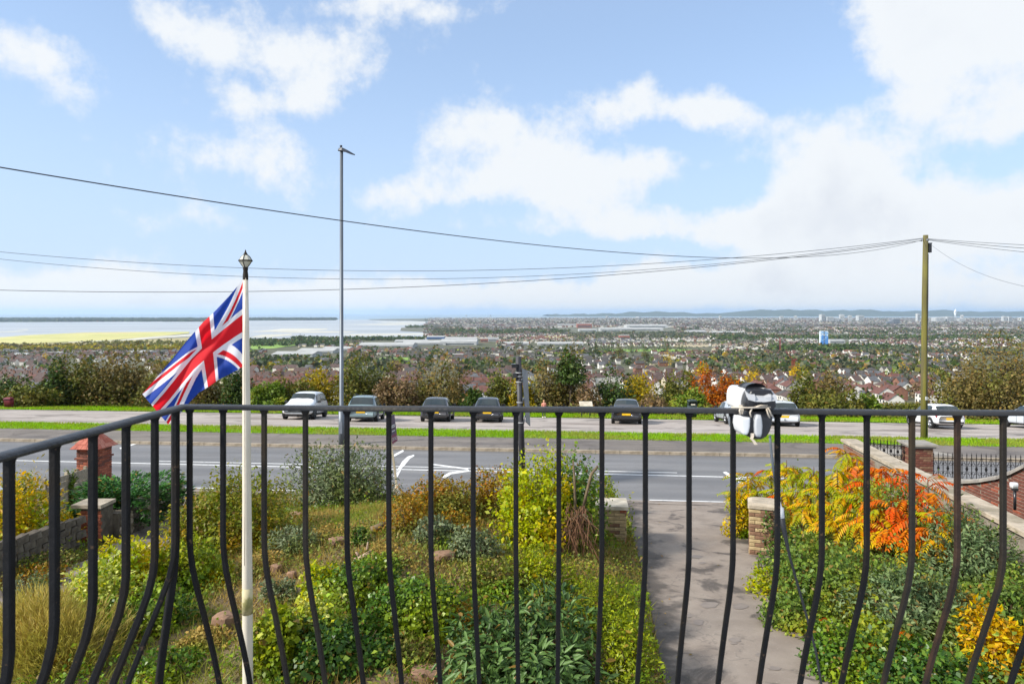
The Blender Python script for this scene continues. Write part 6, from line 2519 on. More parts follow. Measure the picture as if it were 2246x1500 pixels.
# shrubs beside the driveway
bush_at('hebe', 'low yellow green hebe mass along the left edge of the driveway', 1330, 1400, 1262, 170, 8000, .04, .018, 'hebe', lumps=24, ry=.6, shoots=10)
bush_at('hebe', 'upper yellow green hebe below the tall yellow shrub', 1215, 1310, 1215, 180, 6500, .045, .02, 'hebe', lumps=18, ry=.6, shoots=12)
bush_at('hebe', 'feathery yellow green hebe at the bottom left of the driveway', 1395, 1530, 1345, 120, 6500, .045, .018, 'hebe', lumps=18, ry=.6, shoots=12)
bush_at('green_shrub', 'green weeds between the ivy mound and the tall yellow shrub', 1085, 1310, 1225, 130, 3600, .05, .03, 'weeds', lumps=12)
# laurel with leaves that can be picked apart
p = G(1165, 1560)
lz = P(1165, 1345, p.y + .5).z
q = Vector((p.x, p.y + .62, 0))
q.z = zgar(q.x, q.y)
la = thing('laurel', 'large leathery dark green bush at the bottom centre', 'shrub', q)
rz = (lz - q.z)
LVS = []
for k in range(8):
    v = leaf_verts(np.zeros((1, 3)), np.array([[0, 0, 1.0]]), np.array([[1.0, 0, 0]]), np.array([.135 * rnd.uniform(.8, 1.15)]), np.array([.042 * rnd.uniform(.85, 1.15)]), True, .14)
    LVS.append(quads_mesh('leaf', v, 6, LEAF6, LM['laurel']))
pl_, ol_ = lumpy(4600, .88, .75, rz, 24, .8)
k = len(pl_)
face = (pl_[:, 1] * -1 + pl_[:, 2] * .8 + rng.normal(size=k) * .05)
order = np.argsort(-face)
pick = set(order[:900:3].tolist())
for i in pick:
    o_ = Vector(ol_[i])
    tipv = (o_ * .7 + Vector(rand_dirs(1)[0]) * .8 + Vector((0, 0, -.25))).normalized()
    nv = (o_ + Vector((0, 0, .5))).normalized()
    sd = tipv.cross(nv).normalized()
    up = sd.cross(tipv)
    o = link('leaf', rnd.choice(LVS), la)
    c = Vector(pl_[i]) + o_ * .02
    o.matrix_local = Matrix(((tipv.x, -sd.x, up.x, c.x), (tipv.y, -sd.y, up.y, c.y), (tipv.z, -sd.z, up.z, c.z), (0, 0, 0, 1)))
rest = np.array([i for i in range(k) if i not in pick])
pr, orr = pl_[rest], ol_[rest]
tip = unit(orr * .7 + rand_dirs(len(rest)) * .8 + np.array([0, 0, -.25]))
o = link('foliage', quads_mesh('foliage', leaf_verts(pr, unit(orr + np.array([0, 0, .5])), tip, rng.uniform(.09, .15, len(rest)), rng.uniform(.032, .048, len(rest)), True, .14), 6, LEAF6, LM['laurel']), la)
o['kind'] = 'stuff'
link('stems', stems_mesh('stems', 20, .8, .7, rz, .014, M['twig']), la)

# right-hand bank
bush_at('bank_shrub', 'mid green undergrowth between the ivy covered pier and the sumac', 1775, 1290, 1175, 150, 5500, .06, .038, 'bank', lumps=18)
bush_at('bank_shrub', 'dense green undergrowth below the sumac', 1850, 1340, 1190, 230, 8500, .06, .04, 'bank', lumps=22)
bush_at('ivy_pier_growth', 'dark ivy and yellow leaves growing over the left side of the ivy covered pier', 1628, 1180, 1075, 62, 2600, .05, .042, 'golden', lumps=10, cat='ivy')
bush_at('bank_shrub', 'fuchsia like green bush against the boundary wall', 2010, 1215, 1062, 170, 6500, .055, .03, 'bank', lumps=18)
bush_at('bank_shrub', 'low leafy green bush on the driveway edge halfway down the bank', 1760, 1385, 1300, 140, 4200, .055, .04, 'bank', lumps=12)
bush_at('bank_grey_shrub', 'tall grey green nettle like bush by the coping at right', 2165, 1300, 1135, 190, 8500, .08, .026, 'bank_grey', lumps=20, stems=30)
bush_at('bank_grey_shrub', 'grey green bushy growth in the lower right of the bank', 2040, 1420, 1260, 260, 9500, .075, .028, 'bank_grey', lumps=24, stems=30)
bush_at('bank_shrub', 'dark green ground ivy along the lower driveway edge', 1880, 1500, 1385, 190, 10500, .046, .036, 'ivy', lumps=18, cat='ivy')
bush_at('bank_shrub', 'dark leafy mass at the bottom right below the amber bush', 2080, 1560, 1420, 260, 11000, .055, .036, 'ivy_dark', lumps=20)
bush_at('amber_shrub', 'amber yellow leaved bush at the right edge near the bottom', 2205, 1490, 1335, 140, 2200, .075, .034, 'amber', lumps=14, shell=.7)
bush_at('bank_shrub', 'green leafy growth at the right edge above the amber bush', 2246, 1420, 1270, 150, 4200, .065, .035, 'bank', lumps=14)

for lab, u, vb, vt, w, n, m in [
        ('yellow green weeds along the driveway edge below the ivy covered pier', 1715, 1310, 1245, 110, 2600, 'yellow_green'), ('mid green growth between sumac and driveway', 1790, 1320, 1225, 150, 3600, 'weeds'),
        ('olive undergrowth in the middle of the bank', 1960, 1340, 1235, 170, 4200, 'bank'), ('pale green stems below the coping at right', 2110, 1240, 1120, 130, 3800, 'bank'),
        ('yellow green undergrowth at the bottom of the bank', 1960, 1470, 1370, 170, 4200, 'hebe'), ('brown dry stems among the grey green growth', 2100, 1370, 1290, 120, 2200, 'bramble')]:
    bush_at('undergrowth', lab, u, vb, vt, w, n, .055, .03, m, lumps=14, cat='plant')

bush_at('pier_ivy', 'dark ivy creeping over the front of the right hand driveway pier', 1690, 1222, 1120, 40, 1700, .045, .036, 'ivy_dark', lumps=9, cat='ivy', shoots=8)
bush_at('wall_weeds', 'weeds hanging over the low dark stone wall', 90, 1262, 1205, 110, 2000, .045, .03, 'weeds', lumps=10, cat='plant', shoots=12)
bush_at('wall_weeds', 'dry brown weeds at the foot of the low dark stone wall', 40, 1300, 1245, 130, 2000, .045, .025, 'bramble', lumps=10, cat='plant', shoots=12)

# sumac: pinnate fronds in whorls at the stem tips
SM = {
    'red': leafmat('sumac_red', H('#d8643c', '#dc7040', '#d05834', '#e07c48'), .5, .45),
    'orange': leafmat('sumac_orange', H('#dc8a38', '#dc7c40', '#e09c42', '#d07040'), .5, .45),
    'yellow': leafmat('sumac_yellow', H('#d2b428', '#dcbc30', '#c8b42a', '#e0a430'), .5, .45),
    'lime': leafmat('sumac_lime', H('#97a62a', '#a8b02e', '#85992c', '#bdb430'), .5, .45),
}
def frond_mesh(key, L):
    pos, nrm, tip, Ls, Ws = [], [], [], [], []
    n = 11
    def spine(t_):
        return np.array([L * t_ * (1 - .12 * t_), 0, .10 * L * math.sin(t_ * PI * .9) - .42 * L * t_ * t_])
    for i in range(n):
        t_ = .14 + .84 * i / (n - 1)
        p_ = spine(t_)
        ll = L * .26 * (1 - abs(t_ - .5) * .85) * rnd.uniform(.9, 1.1)
        for s_ in (1, -1):
            pos.append(p_)
            tip.append((.35, s_ * .8, -.55 + rnd.gauss(0, .1)))
            nrm.append((0, -s_ * .5, 1.0))
            Ls.append(ll)
            Ws.append(ll * .30)
    pos.append(spine(.98)); tip.append((1, 0, -.6)); nrm.append((0, 0, 1)); Ls.append(L * .17); Ws.append(L * .05)
    v = leaf_verts(np.array(pos), unit(np.array(nrm, dtype=float)), np.array(tip, dtype=float), np.array(Ls), np.array(Ws), True, .08)
    me = quads_mesh('frond', v, 6, LEAF6, SM[key])
    return me
FR = {k_: [frond_mesh(k_, .52 * f) for f in (.85, 1.0, 1.15)] for k_ in SM}
whorls = [(1640, 1050, 15.2, 'lime lime yellow'), (1690, 1040, 15.4, 'lime lime lime red'), (1742, 1048, 14.6, 'lime lime yellow'), (1785, 1036, 14.2, 'lime lime yellow'), (1836, 1040, 13.6, 'yellow lime lime'),
          (1880, 1020, 14.0, 'lime yellow orange'), (1930, 1036, 13.4, 'red orange'), (1975, 1050, 13.0, 'red red orange'), (1958, 1118, 11.9, 'red orange red'), (1900, 1092, 12.6, 'yellow orange lime'),
          (1850, 1100, 13.0, 'yellow lime'), (1790, 1105, 13.5, 'lime yellow'), (2010, 1150, 11.4, 'orange red'), (1945, 1165, 11.6, 'orange yellow'), (1715, 1088, 14.2, 'lime red yellow'), (1618, 1080, 15.0, 'lime yellow'),
          (2055, 1165, 11.0, 'orange yellow'), (1880, 1140, 12.2, 'yellow lime orange'), (2035, 1065, 12.4, 'red orange'),
          (1660, 1085, 14.8, 'lime lime yellow'), (1765, 1070, 14.0, 'lime lime yellow'), (1812, 1070, 13.6, 'yellow lime'), (1865, 1062, 13.4, 'lime lime yellow orange'), (1910, 1058, 13.2, 'lime yellow red'), (1990, 1095, 12.2, 'red orange'),
          (1925, 1130, 12.0, 'orange yellow lime'), (1830, 1145, 12.6, 'lime yellow'), (1985, 1175, 11.4, 'orange yellow'), (1760, 1130, 13.4, 'lime yellow'), (2075, 1130, 11.4, 'lime orange'), (1725, 1020, 15.2, 'lime yellow'), (1855, 1000, 14.4, 'lime orange yellow')]
sm0 = P(1850, 1200, 13.2)
sm0.z = zgar(sm0.x, sm0.y)
su = thing('sumac', 'sumac thicket with orange, red and yellow feathered leaves beside the driveway', 'shrub', sm0)
for (u, v, d, ks) in whorls:
    c = P(u, v, d)
    g = Vector((c.x * .98 + sm0.x * .02, c.y + .1, 0))
    g.z = zgar(g.x, g.y)
    b = MB()
    b.tube([g, g.lerp(c, .5) + Vector((rnd.gauss(0, .05), rnd.gauss(0, .05), 0)), c, c + Vector((0, 0, .12))], [.022, .018, .014, .008], 6)
    b.build('stem', M['twig'], su, True)
    ks = ks.split()
    nf = rnd.randint(12, 15)
    a0_ = rnd.uniform(0, 6)
    for i in range(nf):
        a = a0_ + 2 * PI * i / nf + rnd.uniform(-.2, .2)
        k_ = rnd.choice(ks)
        o = link('frond', rnd.choice(FR[k_]), su)
        o.location = c + Vector((0, 0, rnd.uniform(-.16, .1))) - sm0
        o.rotation_euler = (rnd.uniform(-.4, .4), rnd.uniform(-.45, .55), a)
        o.scale = (rnd.uniform(.8, 1.12),) * 3
for (u, v, k_) in ((1798, 1232, 'orange'), (1745, 1285, 'red'), (1800, 1272, 'red'), (1838, 1296, 'red'), (1890, 1295, 'red'), (1852, 1248, 'yellow'), (1905, 1392, 'red'), (1930, 1426, 'orange'), (2005, 1396, 'red'), (1820, 1360, 'red'), (1975, 1385, 'lime'), (1925, 1325, 'lime')):
    p = G(u, v)
    p = P(u, v, p.y - .85)
    o = link('frond', FR[k_][0], None, p, (rnd.uniform(-.3, .3), rnd.uniform(-.2, .4), rnd.uniform(0, 6)), (.8,) * 3)
    tag(o, 'single sumac frond in ' + {'red': 'red', 'orange': 'orange', 'yellow': 'yellow', 'lime': 'yellow green'}[k_] + ' lying on the green undergrowth of the bank' + (' near the driveway' if u < 1860 else ' low down' if v > 1380 else ''), 'leaf', 'sumac fronds on the undergrowth')

# ground cover of the garden
def on_free_ground(n, x0, x1, y0, y1, keep):
    x = rng.uniform(x0, x1, n)
    y = rng.uniform(y0, y1, n)
    out = []
    for a, c in zip(x, y):
        s, t = st_of(a, c)
        if s > 19.3:
            continue
        if drive_l(c) - .02 < a < drive_r(c) + .02:
            continue
        if in_path(a, c):
            continue
        if keep(a, c):
            out.append((a, c, zgar(a, c)))
    return np.array(out)
def in_path(x, y):
    if x > -3:
        return False
    for i in range(0, 60, 3):
        l = _lerp_list(path_l, 6 * i / 59.001)
        r = _lerp_list(path_r, 6 * i / 59.001)
        if abs((l.y + r.y) / 2 - y) < .55 and l.x - .02 < x < r.x + .02:
            return True
    return False
def vn(x, y, s=1.0, o=0.0):
    return math.sin(x * 1.3 * s + o) * math.sin(y * 1.1 * s + 1.7 * o) + .6 * math.sin(x * 2.9 * s - y * 2.1 * s + o) + .4 * math.sin(x * 5.3 * s + y * 4.7 * s + 2 * o)
def bare(x, y):
    return (math.hypot((x + 3.6) / 1.0, (y - 8.6) / 1.9) < 1 or math.hypot((x + 1.05) / .75, (y - 7.9) / .7) < 1)
def dry(x, y):
    return math.hypot((x + 3.2) / 3.3, (y - 14.4) / 2.2) < 1 or math.hypot((x + 1.4) / 1.2, (y - 13.6) / .9) < 1
g1 = on_free_ground(95000, -9, 3.0, 5.5, 19.4, lambda a, c: (vn(a, c) > -1.0) and not (bare(a, c) and rnd.random() < .7) and not (dry(a, c) and rnd.random() < .6))
k = len(g1)
g1[:, 2] += np.abs(rng.normal(size=k)) * (.05 + .10 * np.clip([vn(a * 1.7, c * 1.7, 1, 2.2) for a, c, _ in g1], 0, 1.6))
lv = leaf_verts(g1, unit(rand_dirs(k) * .6 + np.array([0, -.2, 1])), unit(rand_dirs(k) + np.array([0, 0, .35])), rng.uniform(.035, .085, k), rng.uniform(.02, .05, k))
tag(link('ground_cover', quads_mesh('ground_cover', lv, 4, LEAF4, LM['weeds'])), kind='stuff')
g2 = on_free_ground(90000, -9, 3.0, 5.5, 19.4, lambda a, c: dry(a, c) or rnd.random() < .62)
tag(link('dry_grass', blades('dry_grass', g2, .20, .007, LM['dry_grass'], .75)), kind='stuff')
g3 = on_free_ground(110000, 2.5, 12.5, 5.0, 19.3, lambda a, c: True)
k = len(g3)
g3[:, 2] += np.abs(rng.normal(size=k)) * (.10 + .22 * np.clip([vn(a * 1.4, c * 1.4, 1, .9) for a, c, _ in g3], 0, 1.5))
lv = leaf_verts(g3, unit(rand_dirs(k) * .6 + np.array([0, -.3, 1])), unit(rand_dirs(k) + np.array([0, 0, .4])), rng.uniform(.04, .09, k), rng.uniform(.025, .055, k))
tag(link('bank_cover', quads_mesh('bank_cover', lv, 4, LEAF4, LM['bank'])), kind='stuff')
n_ = 1500
x = rng.uniform(-6, 9, n_)
y = rng.uniform(6, 19.5, n_)
pts = []
for a, c in zip(x, y):
    on = drive_l(c) < a < drive_r(c)
    e = min(abs(a - drive_l(c)), abs(a - drive_r(c)))
    if on and rnd.random() > (.55 if e < .35 else .06):
        continue
    pts.append((a, c, (zroad(a, c) if on else zgar(a, c)) + (.022 if on else .05)))
pts = np.array(pts)
k = len(pts)
lv = leaf_verts(pts, unit(rand_dirs(k) * .25 + np.array([0, 0, 1])), unit(rand_dirs(k) * np.array([1, 1, .1])), rng.uniform(.03, .07, k), rng.uniform(.02, .04, k))
tag(link('fallen_leaves', quads_mesh('fallen_leaves', lv, 4, LEAF4, LM['litter'])), kind='stuff')

# ------------------------------------------------------------------ trees along the brow of the hill
def T(*a):
    return [tuple(min(1.0, k * 1.28) for k in C(x)) for x in a]
TM = {
    'olive': leafmat('olive_tree_leaf', T('#59602c', '#666a30', '#4c5628', '#747036', '#444c26'), .3, .6, T('#6d6a34', '#7a7038', '#5f5c2e'), .35),
    'brown': leafmat('brown_tree_leaf', T('#6a5f36', '#766640', '#5b5632', '#84724a', '#514c2c'), .3, .6, T('#5c6030', '#6a6a34'), .35),
    'dark': leafmat('dark_tree_leaf', T('#33451f', '#3d5026', '#2b3a1c', '#475a2a'), .2, .5, T('#4d5a2c', '#445026'), .5),
    'gold': leafmat('gold_tree_leaf', T('#8a7a2c', '#9c8830', '#77702c', '#ac9432', '#66682c'), .35, .6, T('#6a7030', '#7a7a30'), .4),
    'rust': leafmat('rust_tree_leaf', T('#a0552a', '#b0622c', '#8c4a28', '#b87834', '#7c5030'), .35, .6),
    'redbrown': leafmat('redbrown_tree_leaf', T('#705c44', '#7c6850', '#655440', '#88745a', '#625838'), .3, .6),
    'yellow': leafmat('yellow_tree_leaf', T('#b0922a', '#c4a42e', '#98842c', '#a8982e'), .4, .6),
    'town': leafmat('town_tree_leaf', T('#465240', '#525a44', '#3c4838', '#5c5e48', '#6a6850'), .25, .7),
    'green': leafmat('green_tree_leaf', T('#566a2c', '#647a32', '#485c28', '#74863a'), .3, .55, T('#7a8436', '#868c3a'), .4),
}
def trunk_mesh(name, h, w, m, nb=16, bare=False, r0=None):
    b = MB()
    r0 = r0 or h * .028
    top = Vector((rnd.gauss(0, .05) * w, rnd.gauss(0, .05) * w, h * .8))
    b.tube([(0, 0, -.6), (rnd.gauss(0, .02) * w, 0, h * .25), top * .6 + Vector((rnd.gauss(0, .04) * w, 0, 0)), top], [r0 * 1.25, r0, r0 * .6, r0 * .2], 7, cap=False)
    def branch(st, dr, L, r, depth):
        pts, rs = [st], [r]
        d_ = dr.copy()
        p = st.copy()
        for k in range(4):
            d_ = (d_ + Vector((rnd.gauss(0, .25), rnd.gauss(0, .25), rnd.gauss(.08, .2)))).normalized()
            p = p + d_ * (L / 4)
            pts.append(p.copy())
            rs.append(r * (1 - (k + 1) / 4.6))
            if depth > 0 and k > 0:
                branch(p.copy(), (d_ + Vector((rnd.gauss(0, .7), rnd.gauss(0, .7), rnd.gauss(.1, .4)))).normalized(), L * rnd.uniform(.4, .65), rs[-1] * .7, depth - 1)
        b.tube(pts, rs, 4, cap=False)
    for i in range(nb):
        t_ = rnd.uniform(.18, .95)
        a = rnd.uniform(0, 2 * PI)
        st = Vector((0, 0, 0)).lerp(top, t_)
        branch(st, Vector((math.cos(a), math.sin(a), rnd.uniform(.3, 1.0))).normalized(), w * rnd.uniform(.3, .55), r0 * .45, 2 if bare else 1)
    return b.mesh(name, m)
def hill_tree(label, u, vt, wpx, d, key, n=3200, leaf=.24, bark='bark', name='hill_tree', bare=False, lumps=18, shell=.55, nb=14, low=.06, sq=1.0):
    p = P(u, 800, d)
    p.z = zroad(p.x, p.y)
    ztop = -(vt - 686) / 1450 * d
    h = ztop - p.z
    w = wpx / 1450 * d / 2 * 1.04
    n = int(n * 1.7)
    t = thing(name, label, 'tree', p, rnd.uniform(0, 6), 'trees along the brow of the hill')
    me = foliage_mesh('crown', n, w * 1.04, w * sq, h * (1 - low), leaf, leaf * .62, TM[key], lumps, shell, lr=(.22, .46), jitter=.9, bottom=-.05)
    link('crown', me, t, (0, 0, h * low))
    link('trunk', trunk_mesh('trunk', h * .96, w * .85, M[bark], nb, bare), t)
    return t
HT = [
    ('low dark green bush at the far left edge of the bank', 25, 833, 100, 57, 'dark', {}),
    ('olive brown scrub right of the red bin', 75, 848, 90, 56, 'olive', {}),
    ('dark ivy covered tree rising left of the brown thicket', 118, 802, 62, 58, 'dark', {}),
    ('olive tree at the left end of the brown thicket', 168, 783, 90, 60, 'olive', {}),
    ('tall brownish tree in the thicket left of the flag', 228, 778, 95, 60, 'brown', {}),
    ('broad brown tree behind the lower corner of the flag', 292, 778, 105, 61, 'brown', {}),
    ('brown tree hidden behind the flag', 370, 796, 110, 60, 'brown', {}),
    ('bushy brown tree between flag and flagpole', 455, 806, 105, 59, 'brown', {}),
    ('dark ivy clad tree just behind the flagpole', 520, 813, 74, 57, 'dark', {}),
    ('low yellow green bush right of the flagpole', 585, 845, 72, 55, 'green', {}),
    ('olive green bush above the white off road car', 640, 838, 86, 57, 'olive', {}),
    ('orange brown bush left of the street lamp', 705, 818, 84, 59, 'gold', {}),
    ('dense olive tree right of the street lamp', 792, 792, 96, 58, 'olive', dict(n=4200)),
    ('olive shoulder of the dense tree behind the teal car', 838, 808, 62, 59, 'olive', {}),
    ('reddish brown rounded bush between the teal and charcoal cars', 868, 836, 84, 55, 'redbrown', {}),
    ('brown scrub behind the charcoal saloon', 925, 830, 66, 58, 'brown', {}),
    ('bare twisted tree wrapped in ivy above the charcoal saloon', 968, 779, 100, 56, 'brown', dict(n=1700, bare=True, nb=26)),
    ('thin brown saplings left of the dark conifer', 1010, 835, 50, 57, 'brown', dict(n=900, bare=True)),
    ('small dark green conifer like bush above the navy hatchback', 1038, 858, 48, 54.5, 'dark', {}),
    ('olive yellow tree left of the black sign post', 1095, 828, 76, 57, 'olive', {}),
    ('yellowish bush behind the black sign post', 1145, 845, 60, 56, 'gold', {}),
    ('straggly brown tree right of the black sign post', 1200, 800, 88, 57, 'brown', dict(n=2200, bare=True, nb=24)),
    ('big ivy topped tree with hanging brown vines', 1245, 774, 84, 57, 'brown', dict(n=3600, bare=True, nb=24, bark='bark_pale')),
    ('dark ivy head on top of the vine hung tree', 1252, 778, 58, 56, 'dark', dict(low=.62, n=1500)),
    ('pale brown dead bush beside the vine hung tree', 1285, 850, 52, 54.5, 'redbrown', dict(n=1300)),
    ('dark evergreen above the black saloon', 1342, 818, 84, 57, 'dark', {}),
    ('yellow ochre tree right of the dark evergreen', 1398, 836, 76, 60, 'gold', {}),
    ('small lemon yellow tree in front of the houses', 1424, 832, 36, 66, 'yellow', dict(n=1500)),
    ('olive tree left of the rust red tree', 1460, 834, 66, 60, 'olive', {}),
    ('tall olive tree touching the rust red tree', 1500, 825, 70, 60, 'olive', {}),
    ('rust red autumn tree', 1555, 822, 88, 58, 'rust', dict(n=4200)),
    ('orange tree just left of the tied light', 1604, 838, 52, 59, 'rust', {}),
    ('rounded dark green bush below the rust red tree', 1520, 862, 84, 54, 'green', {}),
    ('pale bush right of the black saloon', 1432, 872, 58, 54, 'redbrown', dict(n=1300)),
    ('olive tree right of the tied light', 1765, 822, 66, 57, 'olive', {}),
    ('brown topped tree behind the olive bush', 1832, 828, 80, 58, 'brown', {}),
    ('rounded olive bush at the back of the car park', 1830, 862, 108, 54, 'olive', {}),
    ('small bright yellow green bush left of the clipped hedge', 1912, 874, 42, 54, 'green', {}),
    ('wide spreading brown tree at the right edge', 2205, 752, 240, 51, 'brown', dict(n=9000, leaf=.2, bare=True, nb=30, lumps=30)),
    ('left hand lower limbs of the spreading tree at the right edge', 2105, 812, 130, 52, 'brown', dict(n=4200, leaf=.2, bare=True, nb=20)),
]
for lab, u, vt, w, d, key, kw in HT:
    hill_tree(lab, u, vt, w, d, key, **kw)
# clipped hedge
p = P(1980, 905, 54)
hd = thing('clipped_hedge', 'low clipped hedge behind the car park left of the telegraph pole', 'hedge', (p.x, p.y, zroad(p.x, p.y)))
n_ = 3500
w_, dz_ = 55 / 1450 * 54, -(885 - 686) / 1450 * 54 - zroad(p.x, p.y)
pts = np.stack([rng.uniform(-w_, w_, n_), rng.uniform(-.8, .8, n_), rng.random(n_) ** .5 * dz_], 1)
link('foliage', quads_mesh('foliage', leaf_verts(pts, unit(rand_dirs(n_) + np.array([0, -.5, .6])), rand_dirs(n_), rng.uniform(.12, .22, n_), rng.uniform(.08, .14, n_)), 4, LEAF4, TM['olive']), hd)
b = MB()
for i in range(18):
    x0 = -w_ + 2 * w_ * (i + .5) / 18
    b.tube([(x0, 0, -.3), (x0 + rnd.gauss(0, .1), 0, dz_ * .9)], .04, 4, cap=False)
b.build('stems', M['bark'], hd)
# scrub under the trees, one continuous mass
n_ = 42000
s_ = rng.uniform(54, 64, n_)
t_ = rng.uniform(-48, 48, n_)
xs, ys = s_ * ST + t_ * CT, s_ * CT - t_ * ST
zz = np.interp(s_, PS, -PH) + rng.random(n_) ** 1.4 * (0.5 + .8 * (np.sin(t_ * .9) * np.sin(t_ * .37 + 1) + 1) * .5) * (1 + (s_ - 54) * .12)
pts = np.stack([xs, ys, zz], 1)
tag(link('hillside_scrub', quads_mesh('hillside_scrub', leaf_verts(pts, unit(rand_dirs(n_) + np.array([0, -.4, .7])), rand_dirs(n_), rng.uniform(.18, .34, n_), rng.uniform(.1, .2, n_)), 4, LEAF4, TM['olive'])), kind='stuff')

# ------------------------------------------------------------------ the town on the plain
def zt(x, y):
    return max(prof(st_of(x, y)[0]), -99.35)
ROOFS = {'brown': mat('roof_brown', C('#5a4944'), C('#4a3c38'), .6, .85), 'grey': mat('roof_grey', C('#4e4b49'), C('#413f3d'), .6, .85),
         'red': mat('roof_red', C('#6b473f'), C('#5b3d36'), .6, .85), 'slate': mat('roof_slate', C('#5e6064'), C('#505256'), .6, .8), 'orange': mat('roof_orange', C('#775346'), C('#68473c'), .6, .85)}
WALLS = {'white': mat('wall_white', C('#dcd9d2'), C('#cfccc4'), .5, .85), 'cream': mat('wall_cream', C('#cfc4ac'), C('#c2b69c'), .5, .85),
         'brick': mat('wall_brick', C('#8a6350'), C('#7a5545'), .5, .9), 'grey': mat('wall_grey', C('#a5a29c'), C('#96938d'), .5, .9)}
M['town_window'] = mat('town_window', C('#3a4147'), C('#4b5258'), .5, .2)
M['chimney_brick'] = mat('chimney_brick', C('#7a5848'), C('#6a4a3c'), .5, .9)

# depth of the tree line at each u: what is lower is hidden by the trees on the brow
TL = sorted([(u, vt + 6) for _, u, vt, w, d, k_, kw in HT])
def hidden(u, v):
    best = 885
    for lab, uu, vt, w, d, k_, kw in HT:
        e = abs(u - uu) / (w / 2)
        if e < .85:
            best = min(best, vt + (880 - vt) * .5 * e * e + 4)
    return v > best
def house_mesh(W_, D_, eave, ridge, hip=False):
    w, d = W_ / 2, D_ / 2
    b = MB()
    b.add([(-w, -d, -2), (w, -d, -2), (w, d, -2), (-w, d, -2), (-w, -d, eave), (w, -d, eave), (w, d, eave), (-w, d, eave)], [(0, 1, 5, 4), (1, 2, 6, 5), (2, 3, 7, 6), (3, 0, 4, 7), (4, 5, 6, 7)])
    if not hip:
        b.add([(-w, -d, eave), (-w, d, eave), (-w, 0, ridge), (w, -d, eave), (w, d, eave), (w, 0, ridge)], [(0, 2, 1), (3, 4, 5)])
    r = MB()
    o = .35
    if hip:
        q = d * .95
        r.add([(-w - o, -d - o, eave - .1), (w + o, -d - o, eave - .1), (w + o, d + o, eave - .1), (-w - o, d + o, eave - .1), (-w + q, 0, ridge + .12), (w - q, 0, ridge + .12)],
              [(0, 1, 5, 4), (2, 3, 4, 5), (1, 2, 5), (3, 0, 4), (3, 2, 1, 0)])
    else:
        r.add([(-w - o, -d - o, eave - .15), (w + o, -d - o, eave - .15), (w + o, 0, ridge + .12), (-w - o, 0, ridge + .12), (-w - o, d + o, eave - .15), (w + o, d + o, eave - .15),
               (-w - o, -d - o, eave - .3), (w + o, -d - o, eave - .3), (w + o, d + o, eave - .3), (-w - o, d + o, eave - .3)], [(0, 1, 2, 3), (3, 2, 5, 4), (6, 7, 1, 0), (4, 5, 8, 9)])
    c = MB()
    c.box((w * .55, d * .1, ridge + .35), (.9, .7, 1.7))
    c.box((w * .55, d * .1, ridge + 1.25), (1.05, .85, .15))
    return b, r, c
HK = []
for W_, D_, e_, r_, hip in ((6.4, 7, 4.9, 7.3, False), (5.6, 7.6, 5.0, 7.7, False), (8.6, 7.4, 4.9, 7.5, True), (8.2, 7.6, 2.7, 5.4, True), (8.8, 7, 2.7, 5.3, False), (11, 7, 5.0, 7.6, False)):
    HK.append((W_, D_, e_, r_, hip, house_mesh(W_, D_, e_, r_, hip)))
MESH = {}
def hm_(i, part, mk):
    k = (i, part, mk)
    if k not in MESH:
        MESH[k] = HK[i][5][{'wall': 0, 'roof': 1, 'chimney': 2}[part]].mesh(part, {'wall': WALLS, 'roof': ROOFS}.get(part, {}).get(mk) or M['chimney_brick'])
    return MESH[k]
wb = MB()
wb.box((0, 0, 0), (1.2, .12, 1.15))
WIN = wb.mesh('window', M['town_window'])

# streets: the plain is cut into blocks, each with its own direction
def block_dir(x, y):
    i, j = math.floor(x / 230.0), math.floor(y / 260.0)
    r = random.Random(i * 7919 + j * 104729)
    return r.choice([0.0, 0.1, -.12, PI / 2 * .95, .18, -.2, .0, .05, -.06]), r
spots = []
for j in range(1, 24):
    for i in range(-24, 25):
        cx, cy = i * 230.0 + 115, j * 260.0 + 30
        a, r = block_dir(cx, cy)
        kind = r.random()
        c, s = math.cos(a), math.sin(a)
        if kind < .04 and cy > 1200:
            continue        # open ground
        pal = r.choice(['brown', 'brown', 'brown', 'grey', 'red', 'grey', 'slate', 'orange'])
        wl_ = r.choice(['white', 'white', 'white', 'brick', 'cream', 'white'])
        terr = r.random() < .45
        for row in range(-6, 7):
            for k in range(-19, 20):
                step = 5.9 if terr else 9.0
                lx, ly = k * step + r.uniform(-.6, .6), row * 19.5 + (r.uniform(-2, 2) if not terr else 0)
                if abs(lx) > 113 or abs(ly) > 124:
                    continue
                if r.random() < (.06 if terr else .16):
                    continue
                x, y = cx + lx * c - ly * s, cy + lx * s + ly * c
                if y < 300:
                    continue
                z = zt(x, y)
                u, v = 1123 + 1450 * x / y, 686 - 1450 * (z + 5) / y
                if not (-420 < u < 2700):
                    continue
                spots.append((y, x, z, u, v, a + (PI if r.random() < .5 else 0), pal if r.random() < .7 else r.choice(['brown', 'grey', 'red', 'slate']), wl_ if r.random() < .6 else r.choice(['white', 'brick', 'cream', 'grey', 'white']), terr))
spots.sort()
def water(u, v):
    return (v < 747 and u < 545) or (v < 747 and u < 930 and v < 746)
KEEP = [(-40, 769, 600, 26), (298, 770, 120, 30), (548, 764, 105, 22), (820, 790, 82, 9), (1310, 772, 255, 12), (590, 786, 175, 22), (800, 765, 290, 22), (1150, 762, 140, 9), (1220, 731, 260, 13), (1795, 762, 70, 30)]
def clear_zone(u, v):
    for (u0, vb, w, h) in KEEP:
        if u0 - 4 < u < u0 + w and vb - h < v < vb + 1:
            return True
    return False
spots = [q for q in spots if not water(q[3], q[4]) and not hidden(q[3], q[4]) and not clear_zone(q[3], q[4] + 3)]
near_h, far_h = [], []
